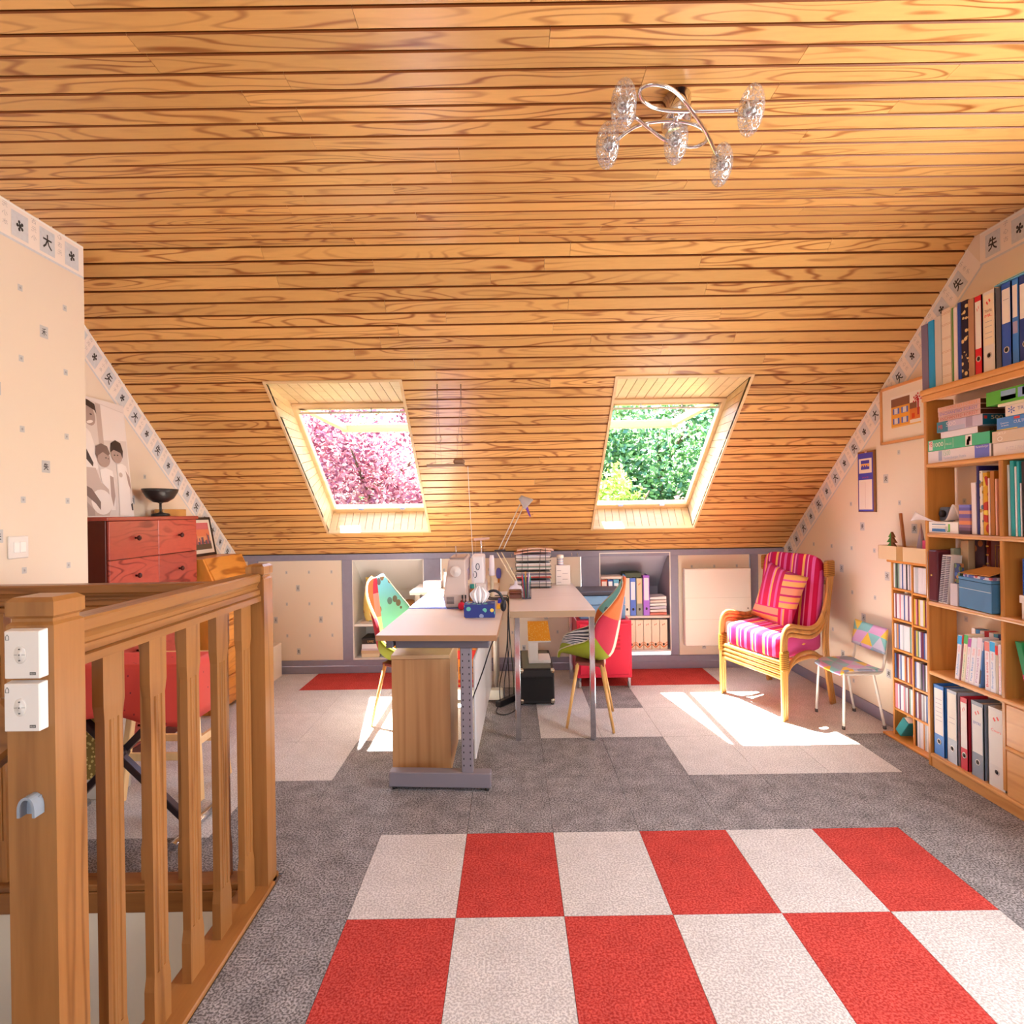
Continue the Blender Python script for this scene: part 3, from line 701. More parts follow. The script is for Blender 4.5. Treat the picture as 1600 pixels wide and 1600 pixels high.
# black footed bowl
bc = PXX(251, 797, -2.12); bz = CZ
bowl = thing('footed_bowl', 'black footed bowl standing on red chest', 'bowl', (-2.12, bc.y, bz))
MB(lambda p: Vector((-2.12 + p.x * KX, bc.y + p.y, bz + p.z))).lathe([(0, 0), (.066, 0), (.066, .012), (.058, .018), (.02, .022), (.009, .03), (.009, .078), (.02, .082)], n=24).build('foot', plain('2b2523', .3), bowl)
MB(lambda p: Vector((-2.12 + p.x * KX, bc.y + p.y, bz + p.z))).lathe([(0, .08), (.05, .086), (.095, .11), (.125, .15), (.13, .165), (.124, .165), (.09, .118), (.045, .094), (0, .09)], n=28).build('basin', plain('2b2523', .3), bowl)
MB(lambda p: Vector((-2.12 + p.x * KX, bc.y + p.y, bz + p.z))).ell((-.02, 0, .115), .04, .04, .025).build('pebble', plain('a06a50', .6), bowl)
tag(MB().box(XL + .03, XL + .09, bc.y + .1, bc.y + .36, bz, bz + .045).build('wooden_box', wood('box_oak', 'd9a25c', 'a8692c', 'Y'), bevel=.003), 'small light wooden box lying behind footed bowl on red chest', 'box')
# large black-and-white photograph leaning on the wall
pt = thing('photo_print', 'tall black and white photo print leaning on wall above red chest', 'photo', (-2.2, 3.12, CZ))
ph0 = PXX(128, 612, -2.21); ph1 = PXX(206, 640, -2.21); py0, py1, pz0, pz1 = 3.065, 3.45, CZ + .0005, CZ + .64
def lean(y, z, off=0.0):                               # leaning sheet, foot off the wall
    t = (z - pz0) / (pz1 - pz0); return Vector((XL + .075 - .055 * t + off, y, z))
b4 = [lean(py0, pz0), lean(py1, pz0), lean(py1, pz1), lean(py0, pz1)]
MB().hexa(b4, [v - Vector((.006, 0, 0)) for v in b4]).build('board', plain('e8ded8', .5), pt, fix=True)
tone = [plain(c, .5) for c in ('d9cdc6', 'ab958c', '7c665e', '3f302c', 'ece2dc', 'c4b0a6')]
fig = MB()
def pp(pts, mi, k):                                    # outline in picture units 0..282 x 0..725, y down
    fig.poly([lean(py0 + (py1 - py0) * (.02 + .96 * min(max(x, 0), 282) / 282), pz1 - (pz1 - pz0) * (.01 + .98 * min(max(y, 0), 725) / 725), .0006 + k * .0004) for x, y in reversed(pts)], mi)
def oval(cx, cy, rx, ry, mi, k, a0=0, a1=360, rot=0, n=20):
    ca, sa = math.cos(math.radians(rot)), math.sin(math.radians(rot)); pts = []
    for i in range(n + (a1 - a0 < 360)):
        t = math.radians(a0 + (a1 - a0) * i / n); u, v = rx * math.cos(t), ry * math.sin(t); pts.append((cx + u * ca - v * sa, cy + u * sa + v * ca))
    pp(pts, mi, k)
pp([(0, 0), (282, 40), (282, 725), (0, 725)], 0, 0); pp([(105, 20), (135, 24), (135, 330), (105, 330)], 5, 1); pp([(135, 24), (282, 45), (282, 230), (135, 250)], 4, 1)
pp([(0, 190), (30, 180), (60, 215), (80, 300), (85, 430), (60, 470), (0, 480)], 4, 2)           # parent: shirt
oval(52, 95, 42, 78, 1, 3, rot=-14); pp([(0, 5), (60, 12), (100, 30), (106, 90), (96, 70), (40, 45), (0, 60)], 3, 4); oval(62, 148, 20, 9, 4, 4, rot=-25)
oval(38, 92, 7, 4, 3, 4); oval(72, 100, 7, 4, 3, 4); pp([(0, 300), (20, 300), (60, 400), (55, 425), (20, 380), (0, 360)], 3, 3)
pp([(0, 430), (70, 430), (95, 520), (140, 560), (150, 650), (125, 725), (0, 725)], 5, 3); oval(88, 640, 62, 78, 4, 4); pp([(0, 540), (35, 560), (80, 640), (75, 690), (50, 650), (0, 600)], 2, 5); pp([(0, 640), (40, 690), (40, 725), (0, 725)], 1, 5)
pp([(92, 440), (130, 425), (170, 440), (178, 520), (165, 690), (140, 690), (135, 560), (100, 520)], 4, 6)   # first child
oval(122, 365, 40, 56, 1, 7); pp([(74, 345), (80, 295), (115, 272), (150, 285), (164, 330), (150, 345), (120, 325), (90, 350), (84, 375)], 2, 8); oval(136, 360, 5, 4, 3, 8); oval(150, 364, 4, 3, 3, 8); pp([(150, 470), (172, 480), (172, 600), (155, 670), (145, 600)], 1, 7)
pp([(200, 395), (235, 385), (262, 400), (275, 480), (270, 660), (285, 725), (190, 725), (200, 520)], 4, 6)   # second child
oval(207, 332, 36, 54, 1, 7); pp([(168, 320), (175, 260), (205, 236), (238, 250), (250, 300), (244, 350), (232, 315), (190, 300)], 3, 8); oval(192, 335, 5, 4, 3, 8); oval(212, 333, 5, 4, 3, 8); oval(220, 460, 12, 16, 5, 8); pp([(255, 430), (278, 470), (282, 560), (266, 520)], 1, 7); pp([(270, 650), (282, 640), (282, 690), (272, 690)], 3, 8)
fig.build('print', tone, pt)

# writing bureau with sloping lid, further along the left wall
honey = wood('honey_pine', 'e0953f', '9c5212', 'Y', bands=6, rough=.3, along=1.6, across=9, mix=.7, fine=.3, varia=.05)
honeyz = wood('honey_pine_upright', 'e0953f', '9c5212', 'Z', bands=6, rough=.3, along=1.6, across=9, mix=.7, fine=.3, varia=.05)
BX = -1.90; BY0, BY1 = CY1 + .035, CY1 + .60
bur = thing('writing_bureau', 'honey coloured pine bureau with sloping lid beside red chest', 'bureau', ((XL + BX) / 2, (BY0 + BY1) / 2, 0))
side = [(XL + .015, 0), (BX, 0), (BX, .76), (BX - .02, .80), (BX - .115, 1.02), (XL + .015, 1.02)]
for y in (BY0, BY1 - .02): MB().prism(side, (0, y, 0), (1, 0, 0), (0, 0, 1), (0, .02, 0)).build('side_panel', honeyz, bur, fix=True)
MB().box(XL + .015, BX - .12, BY0 + .02, BY1 - .02, 1.0, 1.02).build('top', honey, bur, bevel=.002)
l4 = [(BX - .004, BY0 + .02, .80), (BX - .004, BY1 - .02, .80), (BX - .112, BY1 - .02, 1.02), (BX - .112, BY0 + .02, 1.02)]
MB().hexa(l4, [Vector(v) + Vector((-.018, 0, -.008)) for v in l4]).build('lid', honey, bur, fix=True)
MB().box(XL + .02, BX - .02, BY0 + .02, BY1 - .02, .03, .79).build('carcass', honeyz, bur)
for z in (.05, .235, .42, .605):
    d = MB().box(BX - .02, BX + .0, BY0 + .025, BY1 - .025, z, z + .175).build('drawer', honey, bur, bevel=.004)
    MB().box(BX, BX + .004, BY0 + .06, BY1 - .06, z + .03, z + .145).build('raised_field', honey, d, bevel=.002)
    MB().lathe([(.008, 0), (.008, .008), (.014, .014), (.014, .02), (0, .022)], (BX + .003, (BY0 + BY1) / 2, z + .09), 12, axis=(1, 0, 0)).build('knob', plain('7a3d10', .3), d)
# framed skyline picture on the bureau
fy0, fy1, fz0, fz1 = BY0 + .09, BY0 + .53, 1.0205, 1.295
pf = thing('framed_skyline', 'dark framed picture of a city skyline at sunset standing on pine bureau', 'picture', (XL + .05, (fy0 + fy1) / 2, fz0))
def wq(y, z, off=0.0): return Vector((XL + .065 - .05 * (z - fz0) / (fz1 - fz0) + off, y, z))
for a, b, c_, d_ in ((fy0, fy1, fz0, fz0 + .018), (fy0, fy1, fz1 - .018, fz1), (fy0, fy0 + .016, fz0, fz1), (fy1 - .016, fy1, fz0, fz1)):
    q = [wq(a, c_, .004), wq(b, c_, .004), wq(b, d_, .004), wq(a, d_, .004)]
    MB().hexa(q, [v - Vector((.012, 0, 0)) for v in q]).build('frame', plain('3a2c24', .4), pf, fix=True)
q = [wq(fy0, fz0), wq(fy1, fz0), wq(fy1, fz1), wq(fy0, fz1)]; MB().hexa(q, [v - Vector((.004, 0, 0)) for v in q]).build('mount', plain('f0e4d6', .6), pf, fix=True)
art = MB(); ya, yb, za, zb = fy0 + .045, fy1 - .045, fz0 + .045, fz1 - .04
for i, (f0, f1) in enumerate(((0, .28), (.28, .5), (.5, .75), (.75, 1))):
    z0_, z1_ = za + (zb - za) * f0, za + (zb - za) * f1; art.poly([wq(ya, z0_, .001), wq(yb, z0_, .001), wq(yb, z1_, .001), wq(ya, z1_, .001)], i)
rg = random.Random(5)
for i in range(22):
    y = ya + (yb - ya) * i / 22; h = rg.uniform(.25, .62); art.poly([wq(y, za + (zb - za) * .2, .0016), wq(y + (yb - ya) / 24, za + (zb - za) * .2, .0016), wq(y + (yb - ya) / 24, za + (zb - za) * h, .0016), wq(y, za + (zb - za) * h, .0016)], 4 + i % 3)
art.build('picture', [plain('6a5a48', .6), plain('e8a078', .6), plain('e98a64', .6), plain('d9757a', .6), plain('8f5f6a', .6), plain('c7706a', .6), plain('5f6a86', .6)], pf)
# low cream cupboard end beyond the bureau
tag(MB().box(XL + .02, kx(431) * .972, 4.52, 4.84, 0.0, .27).build('cream_storage_box', plain('f0e0cc', .6), bevel=.003), 'low plain cream box on floor against left wall by papered knee wall', 'box')

# ================================================================== keyboard stand under a red cloth, stool, gold amplifier
steel = plain('43383c', 0.3, 0.7); chrome = plain('d9dbe2', 0.12, 1.0)
st = thing('keyboard_stand', 'dark metal folding cross legged stand with chrome foot bars behind railing', 'stand', (-1.62, 2.5, 0))
YS = 2.48
fa = Vector((-1.335, YS, .03)); ta = Vector((-1.93, YS, .62)); fb_ = Vector((-1.93, YS, .03)); tb = Vector((-1.335, YS, .62))
MB().bar(fa + Vector((0, -.016, 0)), ta + Vector((0, -.016, 0)), .028, .034, (0, 1, 0)).build('leg', steel, st, bevel=.003)
MB().bar(fb_ + Vector((0, .016, 0)), tb + Vector((0, .016, 0)), .028, .034, (0, 1, 0)).build('leg', steel, st, bevel=.003)
for p in (fa, fb_): MB().tube([(p.x, 2.32, .018), (p.x, 2.70, .018)], .016, 10).build('foot_bar', chrome, st)
for p in (ta, tb): MB().tube([(p.x, 2.42, .625), (p.x, 2.60, .625)], .012, 8).build('arm', steel, st)
MB().lathe([(.026, 0), (.026, .05), (0, .052)], (-1.632, YS - .03, .325), 14, axis=(0, 1, 0)).build('pivot', steel, st)
tag(MB().box(-1.93, -1.36, 2.40, 2.62, .638, .70).build('keyboard', plain('4a3a2c', .5), bevel=.006), 'long electronic keyboard lying under red cloth', 'keyboard')
redc = speckle('red_cloth', 'd2453a', ['8f2430', '7d2a33', 'a8342f'], scale=26, thr=.11)
def drape(u, v):                                        # over the keyboard, hanging on all four sides
    U, s = (u - .5) * 2, (v - .5) * 2
    hx = max(0, abs(U) - .80) / .20; hy_ = max(0, abs(s) - .42) / .58; h = max(hx, hy_)
    x = -1.633 + math.copysign(min(abs(U), .80) / .80 * .318, U) + math.copysign(hx * .012, U)
    y = 2.51 + math.copysign(min(abs(s), .42) / .42 * .119, s) + math.copysign(hy_ * .05 * (1 + .25 * math.sin(u * 19)), s)
    return (x, y, .7075 - h * (.215 + .025 * math.sin(u * 7 + 1)))
tag(MB().grid(drape, 60, 30, thick=.004).build('red_cloth', redc), 'red embroidered cloth draped over keyboard on cross legged stand', 'cloth')
oakp = wood('pale_beech', 'e8c088', 'c48f52', 'Z', bands=3, rough=.4, along=1.2, across=12, mix=.4, fine=.25, varia=.06)
sx0, sx1, sy0, sy1 = -1.80, -1.44, 2.73, 3.0
stl = thing('wooden_stool', 'pale wooden four legged stool with stretchers behind red cloth', 'stool', ((sx0 + sx1) / 2, (sy0 + sy1) / 2, 0))
cn = [(sx0, sy0), (sx1, sy0), (sx1, sy1), (sx0, sy1)]; tp = [(sx0 + .05, sy0 + .05), (sx1 - .05, sy0 + .05), (sx1 - .05, sy1 - .05), (sx0 + .05, sy1 - .05)]
for (a, b), (c_, d_) in zip(cn, tp): MB().bar((a, b, 0.002), (c_, d_, .60), .028, .036, (0, 1, 0)).build('leg', oakp, stl, bevel=.003)
lv = lambda i, z: Vector((cn[i][0] + (tp[i][0] - cn[i][0]) * z / .6, cn[i][1] + (tp[i][1] - cn[i][1]) * z / .6, z))
for i, z in ((0, .20), (1, .26), (2, .20), (3, .26)): MB().bar(lv(i, z), lv((i + 1) % 4, z), .018, .035).build('stretcher', oakp, stl, bevel=.002)
MB().box(sx0 + .02, sx1 - .02, sy0 + .02, sy1 - .02, .60, .635).build('seat', oakp, stl, bevel=.01)
am = thing('gold_amplifier', 'narrow amplifier with gold mesh grille beside red chest', 'amplifier', (-1.92, 2.8, 0))
mesh_gold = speckle('gold_mesh', '7d6326', ['cbb36a', 'bfa65c'], scale=60, thr=.35)
MB().box(-1.985, -1.86, 2.75, 2.90, .0, .56).build('cabinet', plain('c9bfb2', .6), am, bevel=.005)
MB().box(-1.975, -1.865, 2.742, 2.75, .10, .54).build('grille', mesh_gold, am)
# ================================================================== desks
laminate = wood('pale_laminate', 'e6d8ce', 'd4c2b5', 'X', bands=3, rough=.35, along=1.0, across=6, mix=.3, fine=.2, rand=False, varia=0, attr=True)
lamedge = wood('laminate_edge', 'a67a55', '8a6040', 'X', bands=3, rough=.4, along=1.0, across=8, mix=.3, fine=.3, rand=False, varia=0, attr=True)
oakz = wood('striped_oak', 'cf9c68', 'a87242', 'Z', bands=3, rough=.4, along=.35, across=13, mix=.55, fine=.35, varia=.02)
greym = plain('8b848c', .4, .3); creamm = plain('dcd8c8', .45, .1)
D1 = XF(-0.352, 2.735, -2.5)                            # front middle of the left desk; local x across, y away
TZ = 0.74
d1 = thing('office_desk', 'pale laminate desk on grey T legs with sewing machine on it', 'desk', D1(Vector((0, .7, 0))))
t = MB(D1); t.box(-.42, .42, 0, 1.50, TZ - .026, TZ); t.m = [1 if i in (2, 3, 4, 5) else 0 for i in range(6)]
t.build('desk_top', [laminate, lamedge], d1)
for y0, m_ in ((.06, greym), (1.36, creamm)):
    c = MB(D1); c.box(.155, .235, y0, y0 + .04, .085, TZ - .07)
    col_ = c.build('column', m_, d1, bevel=.003)
    holes = MB(D1)
    for i in range(18):
        z = .12 + i * .0305
        for x in (.172, .218): holes.box(x - .0035, x + .0035, y0 - .0006, y0 + .001, z - .004, z + .004)
    holes.build('slot_holes', plain('1d1b1c', .8), col_)['kind'] = 'stuff'
    fo = MB(D1).box(-.36, .36, y0 - .01, y0 + .05, .018, .088).build('foot', m_, d1, bevel=.004)
    for x in (-.33, .33): MB(D1).lathe([(.016, 0), (.018, .008), (.010, .012), (.010, .018)], (x, y0 + .02, 0.001), 12).build('leveller', plain('232122', .5), fo)
    MB(D1).box(-.30, .36, y0 - .01, y0 + .05, TZ - .07, TZ - .026).build('cantilever', plain('5f5860', .5) if y0 < 1 else m_, d1, bevel=.003)
MB(D1).box(-.36, -.31, .03, 1.45, TZ - .066, TZ - .026).build('side_rail', plain('5f5860', .5), d1, bevel=.003)
MB(D1).box(.235, .25, .135, 1.36, .12, .60).build('modesty_panel', plain('d5d2cf', .35), d1, bevel=.002)
# cabinet under it
ca = PZ(614, 1209, 0); cb = PZ(705, 1209, 0)
ped = thing('desk_pedestal', 'striped oak laminate drawer pedestal under left desk', 'cabinet', ((ca.x + cb.x) / 2, ca.y + .2, 0))
pz = 0.592; y0, y1 = ca.y, ca.y + .40
MB().box(ca.x, cb.x, y0, y1, .004, pz - .022).build('body', oakz, ped, bevel=.0015)
MB().box(ca.x - .002, cb.x + .002, y0 - .004, y1 + .002, pz - .02, pz).build('top', wood('oak_top', 'd9b083', 'c39664', 'X', bands=3, rough=.4, along=1, across=8, mix=.3, fine=.25, varia=0, rand=False), ped, bevel=.0015)
for z in (.03, .22, .41): MB().box(ca.x + .006, cb.x - .006, y1, y1 + .014, z, z + .165).build('drawer', oakz, ped, bevel=.002)
# right desk on chrome legs
dxa, dxb, dya, dyb = -.014, P(930, 955, 3.37).x, 3.36, 4.66
d2 = thing('work_table', 'pale laminate table on square chrome legs with letter trays on it', 'table', ((dxa + dxb) / 2, 4.0, 0))
t = MB(); t.box(dxa, dxb, dya, dyb, TZ - .036, TZ); t.m = [1 if i in (2, 3, 4, 5) else 0 for i in range(6)]; t.build('table_top', [laminate, plain('a98a6c', .5)], d2)
for x in (dxa + .025, dxb - .033):
    for y in (dya + .02, dyb - .05):
        MB().box(x, x + .030, y, y + .035, .002, TZ - .036).build('leg', chrome, d2, bevel=.003)
# rear sewing table
ra = P(639, 925, 4.3); rt = thing('rear_table', 'low white topped table with round white legs against knee wall behind left desk', 'table', (-.42, 4.55, 0))
MB().box(ra.x, -.10, 4.32, 4.80, TZ - .03, TZ - .006).build('table_top', plain('efe6da', .4), rt, bevel=.003)
for x in (ra.x + .05, -.125):
    for y in (4.36, 4.74): MB().tube([(x, y, .002), (x, y, TZ - .03)], .018, 12).build('leg', plain('e6e0d4', .4), rt)

# ================================================================== patchwork shell chairs
pc = {'orange': plain('d9713c', .9, bump=.3, bscale=400, name='cloth_orange'), 'red': plain('c22f45', .9, bump=.3, bscale=400, name='cloth_red'), 'green': plain('98a022', .9, bump=.2, bscale=400, name='cloth_green'),
      'cream': plain('ead6c0', .9, bump=.2, bscale=400, name='cloth_cream'), 'teal': speckle('cloth_teal', '7fd0d6', ['6b6660', '5f7f8a', '86643f'], scale=13, thr=.32), 'blue': speckle('cloth_blue', '2d6fae', ['16335f', 'cfd8e6'], scale=40, thr=.3), 'pink': plain('e58a86', .9, name='cloth_pink'), 'stripe': stripes('cloth_bw', 'X', .02, [(0, 'e8e4e0'), (.5, '4a4a55')])}
pk = list(pc)
def shell_chair(label, xf, near):
    """near = +1 or -1: which side (local x) faces the stairs"""
    ch = thing('patchwork_chair', label, 'chair', xf(Vector((0, 0, 0))), 'patchwork chairs at the desks')
    prof = [(-.285, .415, .17), (-.265, .445, .21), (-.16, .43, .235), (.0, .405, .245), (.12, .405, .248), (.20, .445, .245), (.245, .56, .235), (.275, .68, .218), (.30, .79, .185), (.315, .865, .13), (.318, .89, .07)]
    def fn(u, v):
        k = v * (len(prof) - 1); i = min(int(k), len(prof) - 2); f = k - i
        pa, pb_, pc2, pd = prof[max(i - 1, 0)], prof[i], prof[i + 1], prof[min(i + 2, len(prof) - 1)]
        y, z, w = [.5 * (2 * pb_[q] + (pc2[q] - pa[q]) * f + (2 * pa[q] - 5 * pb_[q] + 4 * pc2[q] - pd[q]) * f * f + (3 * pb_[q] - pa[q] - 3 * pc2[q] + pd[q]) * f ** 3) for q in range(3)]
        s = (u - .5) * 2; a = abs(s) ** 2.2
        win = lambda c, h: math.cos(math.pi / 2 * min(1, abs(v - c) / h)) ** 2
        up = .16 * a * win(.42, .42); fw = a * (.17 * win(.56, .36) + .05 * max(0, v - .5) ** 1.5)
        return (s * w * (1 - .05 * a), y - fw, z + up)
    def cell(u, v):
        n = u if near < 0 else 1 - u                    # 0 at the near edge
        if v < .06: n2 = 'stripe'
        if v < .48: return pk.index('green') if n < .72 else pk.index('stripe')
        if n < .30: return pk.index('red') if v < .68 else pk.index('orange')
        if n < .5: return pk.index('cream') if v < .66 else (pk.index('pink') if v < .8 else pk.index('red'))
        return pk.index('orange') if v < .6 else (pk.index('teal') if v < .96 else pk.index('blue'))
    sh = MB(xf).grid(fn, 20, 30, thick=.02, mfn=cell, mi=3).build('seat_shell', [pc[k] for k in pk], ch)
    rim = [fn(0, i / 24) for i in range(25)] + [fn(1, 1 - i / 24) for i in range(25)]
    MB(xf).tube(rim, .0035, 6, closed=True).build('piping', plain('d8c4a4', .8), sh)
    MB(xf).box(-.13, .13, -.13, .13, .365, .385).build('under_frame', plain('8a3f38', .5), ch, bevel=.004)
    lw = wood('chair_leg_beech', 'e3b06a', 'c08a45', 'Z', bands=3, rough=.35, along=1, across=14, mix=.35, fine=.2, varia=.04)
    for sx in (-1, 1):
        for sy in (-1, 1):
            MB(xf).tube([(sx * .20, sy * .205, 0.002), (sx * .115, sy * .105, .375)], [.0125, .017], 10).build('leg', lw, ch)
    return ch
f1, f2 = PZ(583, 1147), PZ(605, 1111)
shell_chair('patchwork upholstered shell chair on beech legs at left desk facing the sewing machine', XF(f1.x + .215 * KX, (f1.y + f2.y) / 2, 62), -1)
fr = [PZ(881.5, 1139.5), PZ(956.5, 1147.7), PZ(894, 1103), PZ(961, 1111)]; fc = sum(fr, Vector()) / 4
shell_chair('patchwork upholstered shell chair on beech legs at chrome legged table', XF(fc.x, fc.y, -103), 1)

# ================================================================== rattan armchair
LF, RF, RB = PZ(1127, 1083), PZ(1221, 1126), PZ(1306, 1098); ac = (LF + RB) / 2
exx = (RF - LF); ang = math.degrees(math.atan2(exx.y, exx.x / KX))
AX = XF(ac.x, ac.y, ang)
arm = thing('rattan_armchair', 'honey rattan armchair with pink striped cushions by the radiator', 'armchair', (ac.x, ac.y, 0))
rat = wood('rattan_pole', 'cf9550', '8f5a22', 'Z', bands=3, rough=.3, along=1, across=10, mix=.5, fine=.35, varia=.1)
bind = stripes('rattan_binding', 'Z', .012, [(0, 'b5813a'), (.55, '6e4214'), (.75, '8f5d22')], rough=.4)
def smooth_path(pts, n=5):
    pts = [Vector(p) for p in pts]; out = []
    for i in range(len(pts) - 1):
        a, b, c, d = pts[max(i - 1, 0)], pts[i], pts[i + 1], pts[min(i + 2, len(pts) - 1)]
        for k in range(n):
            t = k / n; out.append(.5 * ((2 * b) + (c - a) * t + (2 * a - 5 * b + 4 * c - d) * t * t + (3 * b - a - 3 * c + d) * t ** 3))
    return out + [pts[-1]]
PR = .0145
for sx in (-1, 1):
    X = sx * .315
    base = smooth_path([(X, -.415, .002), (X, -.415, .25), (X, -.415, .46), (X, -.385, .545), (X, -.30, .57), (X, -.15, .55), (X, .02, .53), (X, .15, .555), (X, .25, .65), (X, .315, .80), (X, .35, .935)])
    for k in range(3):
        pts = []
        for i, p in enumerate(base):
            d = (base[min(i + 1, len(base) - 1)] - base[max(i - 1, 0)]).normalized(); nrm = Vector((0, -d.z, d.y))
            pts.append(p - nrm * (k * PR * 1.9))
        MB(AX).tube(pts, PR, 8).build('arm_pole', rat, arm)
    leg = smooth_path([(X, .39, .94), (X, .35, .75), (X, .30, .55), (X, .29, .38), (X, .33, .2), (X, .40, .002)])
    for k in range(3):
        MB(AX).tube([p + Vector((0, -k * PR * 1.9, 0)) for p in leg], PR, 8).build('back_leg', rat, arm)
    MB(AX).box(X - .02, X + .02, .275, .41, .84, .95).build('binding', bind, arm, bevel=.012, seg=2)
    MB(AX).box(X - .02, X + .02, -.435, -.335, .30, .43).build('binding', bind, arm, bevel=.014, seg=2)
    for k in range(2):
        MB(AX).tube(smooth_path([(X, -.37, .22 + .0 * k), (X, -.33, .30), (X, -.2, .345 + k * .028), (X, .05, .345 + k * .028), (X, .27, .28)]), PR * .9, 8).build('side_rail', rat, arm)
for k in range(4): MB(AX).tube([(-.315, -.405, .262 + k * .029), (.315, -.405, .262 + k * .029)], PR, 8).build('front_rail', rat, arm)
for z in (.30, .62, .80, .90): MB(AX).tube([(-.31, .30 + (z - .3) * .1, z), (.31, .30 + (z - .3) * .1, z)], PR, 8).build('back_rail', rat, arm)
for x in (-.2, -.07, .07, .2): MB(AX).tube([(x, -.4, .335), (x, .29, .30)], .011, 6).build('seat_slat', rat, arm)
SCOL = [(0, 'b80f45'), (.14, 'd8559a'), (.19, 'f0b45e'), (.24, 'c2206a'), (.30, 'e685b4'), (.35, 'a8205f'), (.42, 'c4104a'), (.58, 'f0b45e'), (.66, 'b9206a'), (.74, 'e89ac0'), (.78, 'c01450'), (.9, 'd860a0')]
cush = stripes('cushion_stripes', 'X', .27, SCOL, off=.1)
MB(AX).ell((0, -.055, .432), .295, .36, .078, 28, 14, e=.3).build('seat_cushion', cush, arm)
rot = Matrix.Rotation(math.radians(-14), 3, 'X')
MB(AX).ell((0, .245, .70), .285, .062, .285, 28, 16, e=.3, rot=rot).build('back_cushion', cush, arm)
m, n, l, b = _new('pillow_patchwork')
a = n.new('ShaderNodeAttribute'); a.attribute_name = 'loc'; s = n.new('ShaderNodeSeparateXYZ'); l.new(a.outputs['Vector'], s.inputs[0])
def _math(op, x, y=None, c=None):
    q = n.new('ShaderNodeMath'); q.operation = op
    for i, w in enumerate((x, y, c)):
        if w is None: continue
        if isinstance(w, (int, float)): q.inputs[i].default_value = w
        else: l.new(w, q.inputs[i])
    return q.outputs[0]
cx_ = _math('GREATER_THAN', s.outputs[0], .03); cz_ = _math('GREATER_THAN', s.outputs[2], .62); chk = _math('ABSOLUTE', _math('SUBTRACT', cx_, cz_))
fx = _math('FRACT', _math('MULTIPLY_ADD', s.outputs[0], 7.0, 10)); fz = _math('FRACT', _math('MULTIPLY_ADD', s.outputs[2], 7.0, 10))
def ramp(fac, cols):
    r = n.new('ShaderNodeValToRGB'); r.color_ramp.interpolation = 'CONSTANT'; e = r.color_ramp.elements
    e[0].position = 0; e[0].color = lin(cols[0][1]); e[1].position = cols[1][0]; e[1].color = lin(cols[1][1])
    for p_, c_ in cols[2:]: e.new(p_).color = lin(c_)
    l.new(fac, r.inputs[0]); return r.outputs[0]
mx = n.new('ShaderNodeMix'); mx.data_type = 'RGBA'; l.new(chk, mx.inputs[0])
l.new(ramp(fz, [(0, 'e9a07a'), (.3, 'c0307a'), (.38, 'f2b868'), (.6, 'd8569a'), (.68, 'f0b060'), (.9, 'b02868')]), mx.inputs[6])
l.new(ramp(fx, [(0, 'c0124c'), (.4, 'e07ab0'), (.5, 'f0b45e'), (.6, 'c01a58'), (.85, 'd85fa0')]), mx.inputs[7])
l.new(mx.outputs[2], b.inputs['Base Color']); b.inputs['Roughness'].default_value = .85
r2 = Matrix.Rotation(math.radians(-24), 3, 'X') @ Matrix.Rotation(math.radians(12), 3, 'Y')
def pillow_fn(c, hw, hh, th, rot):
    def f(u, v, side):
        s, q = (u - .5) * 2, (v - .5) * 2; bulge = (max(0, 1 - s ** 2) * max(0, 1 - q ** 2)) ** .4; pin = 1 - .07 * (1 - abs(s) ** 3) * abs(q) ** 2 - 0
        return Vector(c) + rot @ Vector((s * hw * (1 - .06 * (1 - q * q)), side * th * bulge, q * hh * (1 - .06 * (1 - s * s))))
    return f
pf_ = pillow_fn((-.03, .095, .685), .215, .215, .075, r2); pm = MB(AX)
pm.grid(lambda u, v: pf_(u, v, -1), 16, 16); pm.grid(lambda u, v: pf_(1 - u, v, 1), 16, 16)
tag(pm.build('scatter_cushion', m, fix=True), 'square patchwork cushion in pink and orange stripes propped in rattan armchair', 'cushion')

# ================================================================== child's chair with triangle print
CH = XF(2.04, 3.645, -90)
kid = thing('child_chair', 'small cream tubular chair with pastel triangle print seat beside rattan armchair', 'chair', (2.04, 3.645, 0))
m, n, l, b = _new('triangle_print')
a = n.new('ShaderNodeAttribute'); a.attribute_name = 'loc'; s = n.new('ShaderNodeSeparateXYZ'); l.new(a.outputs['Vector'], s.inputs[0])
yy = _math('ADD', s.outputs[1], s.outputs[2])
ux = _math('MULTIPLY', s.outputs[0], 8.5); vy = _math('MULTIPLY', yy, 11.0)
ia = _math('FLOOR', _math('ADD', ux, _math('MULTIPLY', vy, .5))); ib = _math('FLOOR', _math('SUBTRACT', ux, _math('MULTIPLY', vy, .5))); ic = _math('FLOOR', vy)
hsh = _math('FRACT', _math('MULTIPLY', _math('SINE', _math('ADD', _math('ADD', _math('MULTIPLY', ia, 12.99), _math('MULTIPLY', ib, 78.23)), _math('MULTIPLY', ic, 37.7))), 437.58))
l.new(ramp(hsh, [(0, 'f0c64e'), (.22, 'd7a5d2'), (.45, '9aa6bf'), (.62, '86c3c6'), (.8, 'c9c4d8')]), b.inputs['Base Color']); b.inputs['Roughness'].default_value = .35
tube_c = plain('ded6cc', .35)
def seatf(u, v):
    s = (u - .5) * 2; y = -.19 + .36 * v; return (s * .165 * (1 - .12 * abs(s) ** 3 * (1 - v)), y, .345 - .028 * max(0, (.25 - v) / .25) ** 1.5 - .006 * math.cos(s * 1.5) * math.sin(v * 3.1) + .006 * s * s)
MB(CH).grid(seatf, 14, 14, thick=.012, mi=0).build('seat', m, kid)
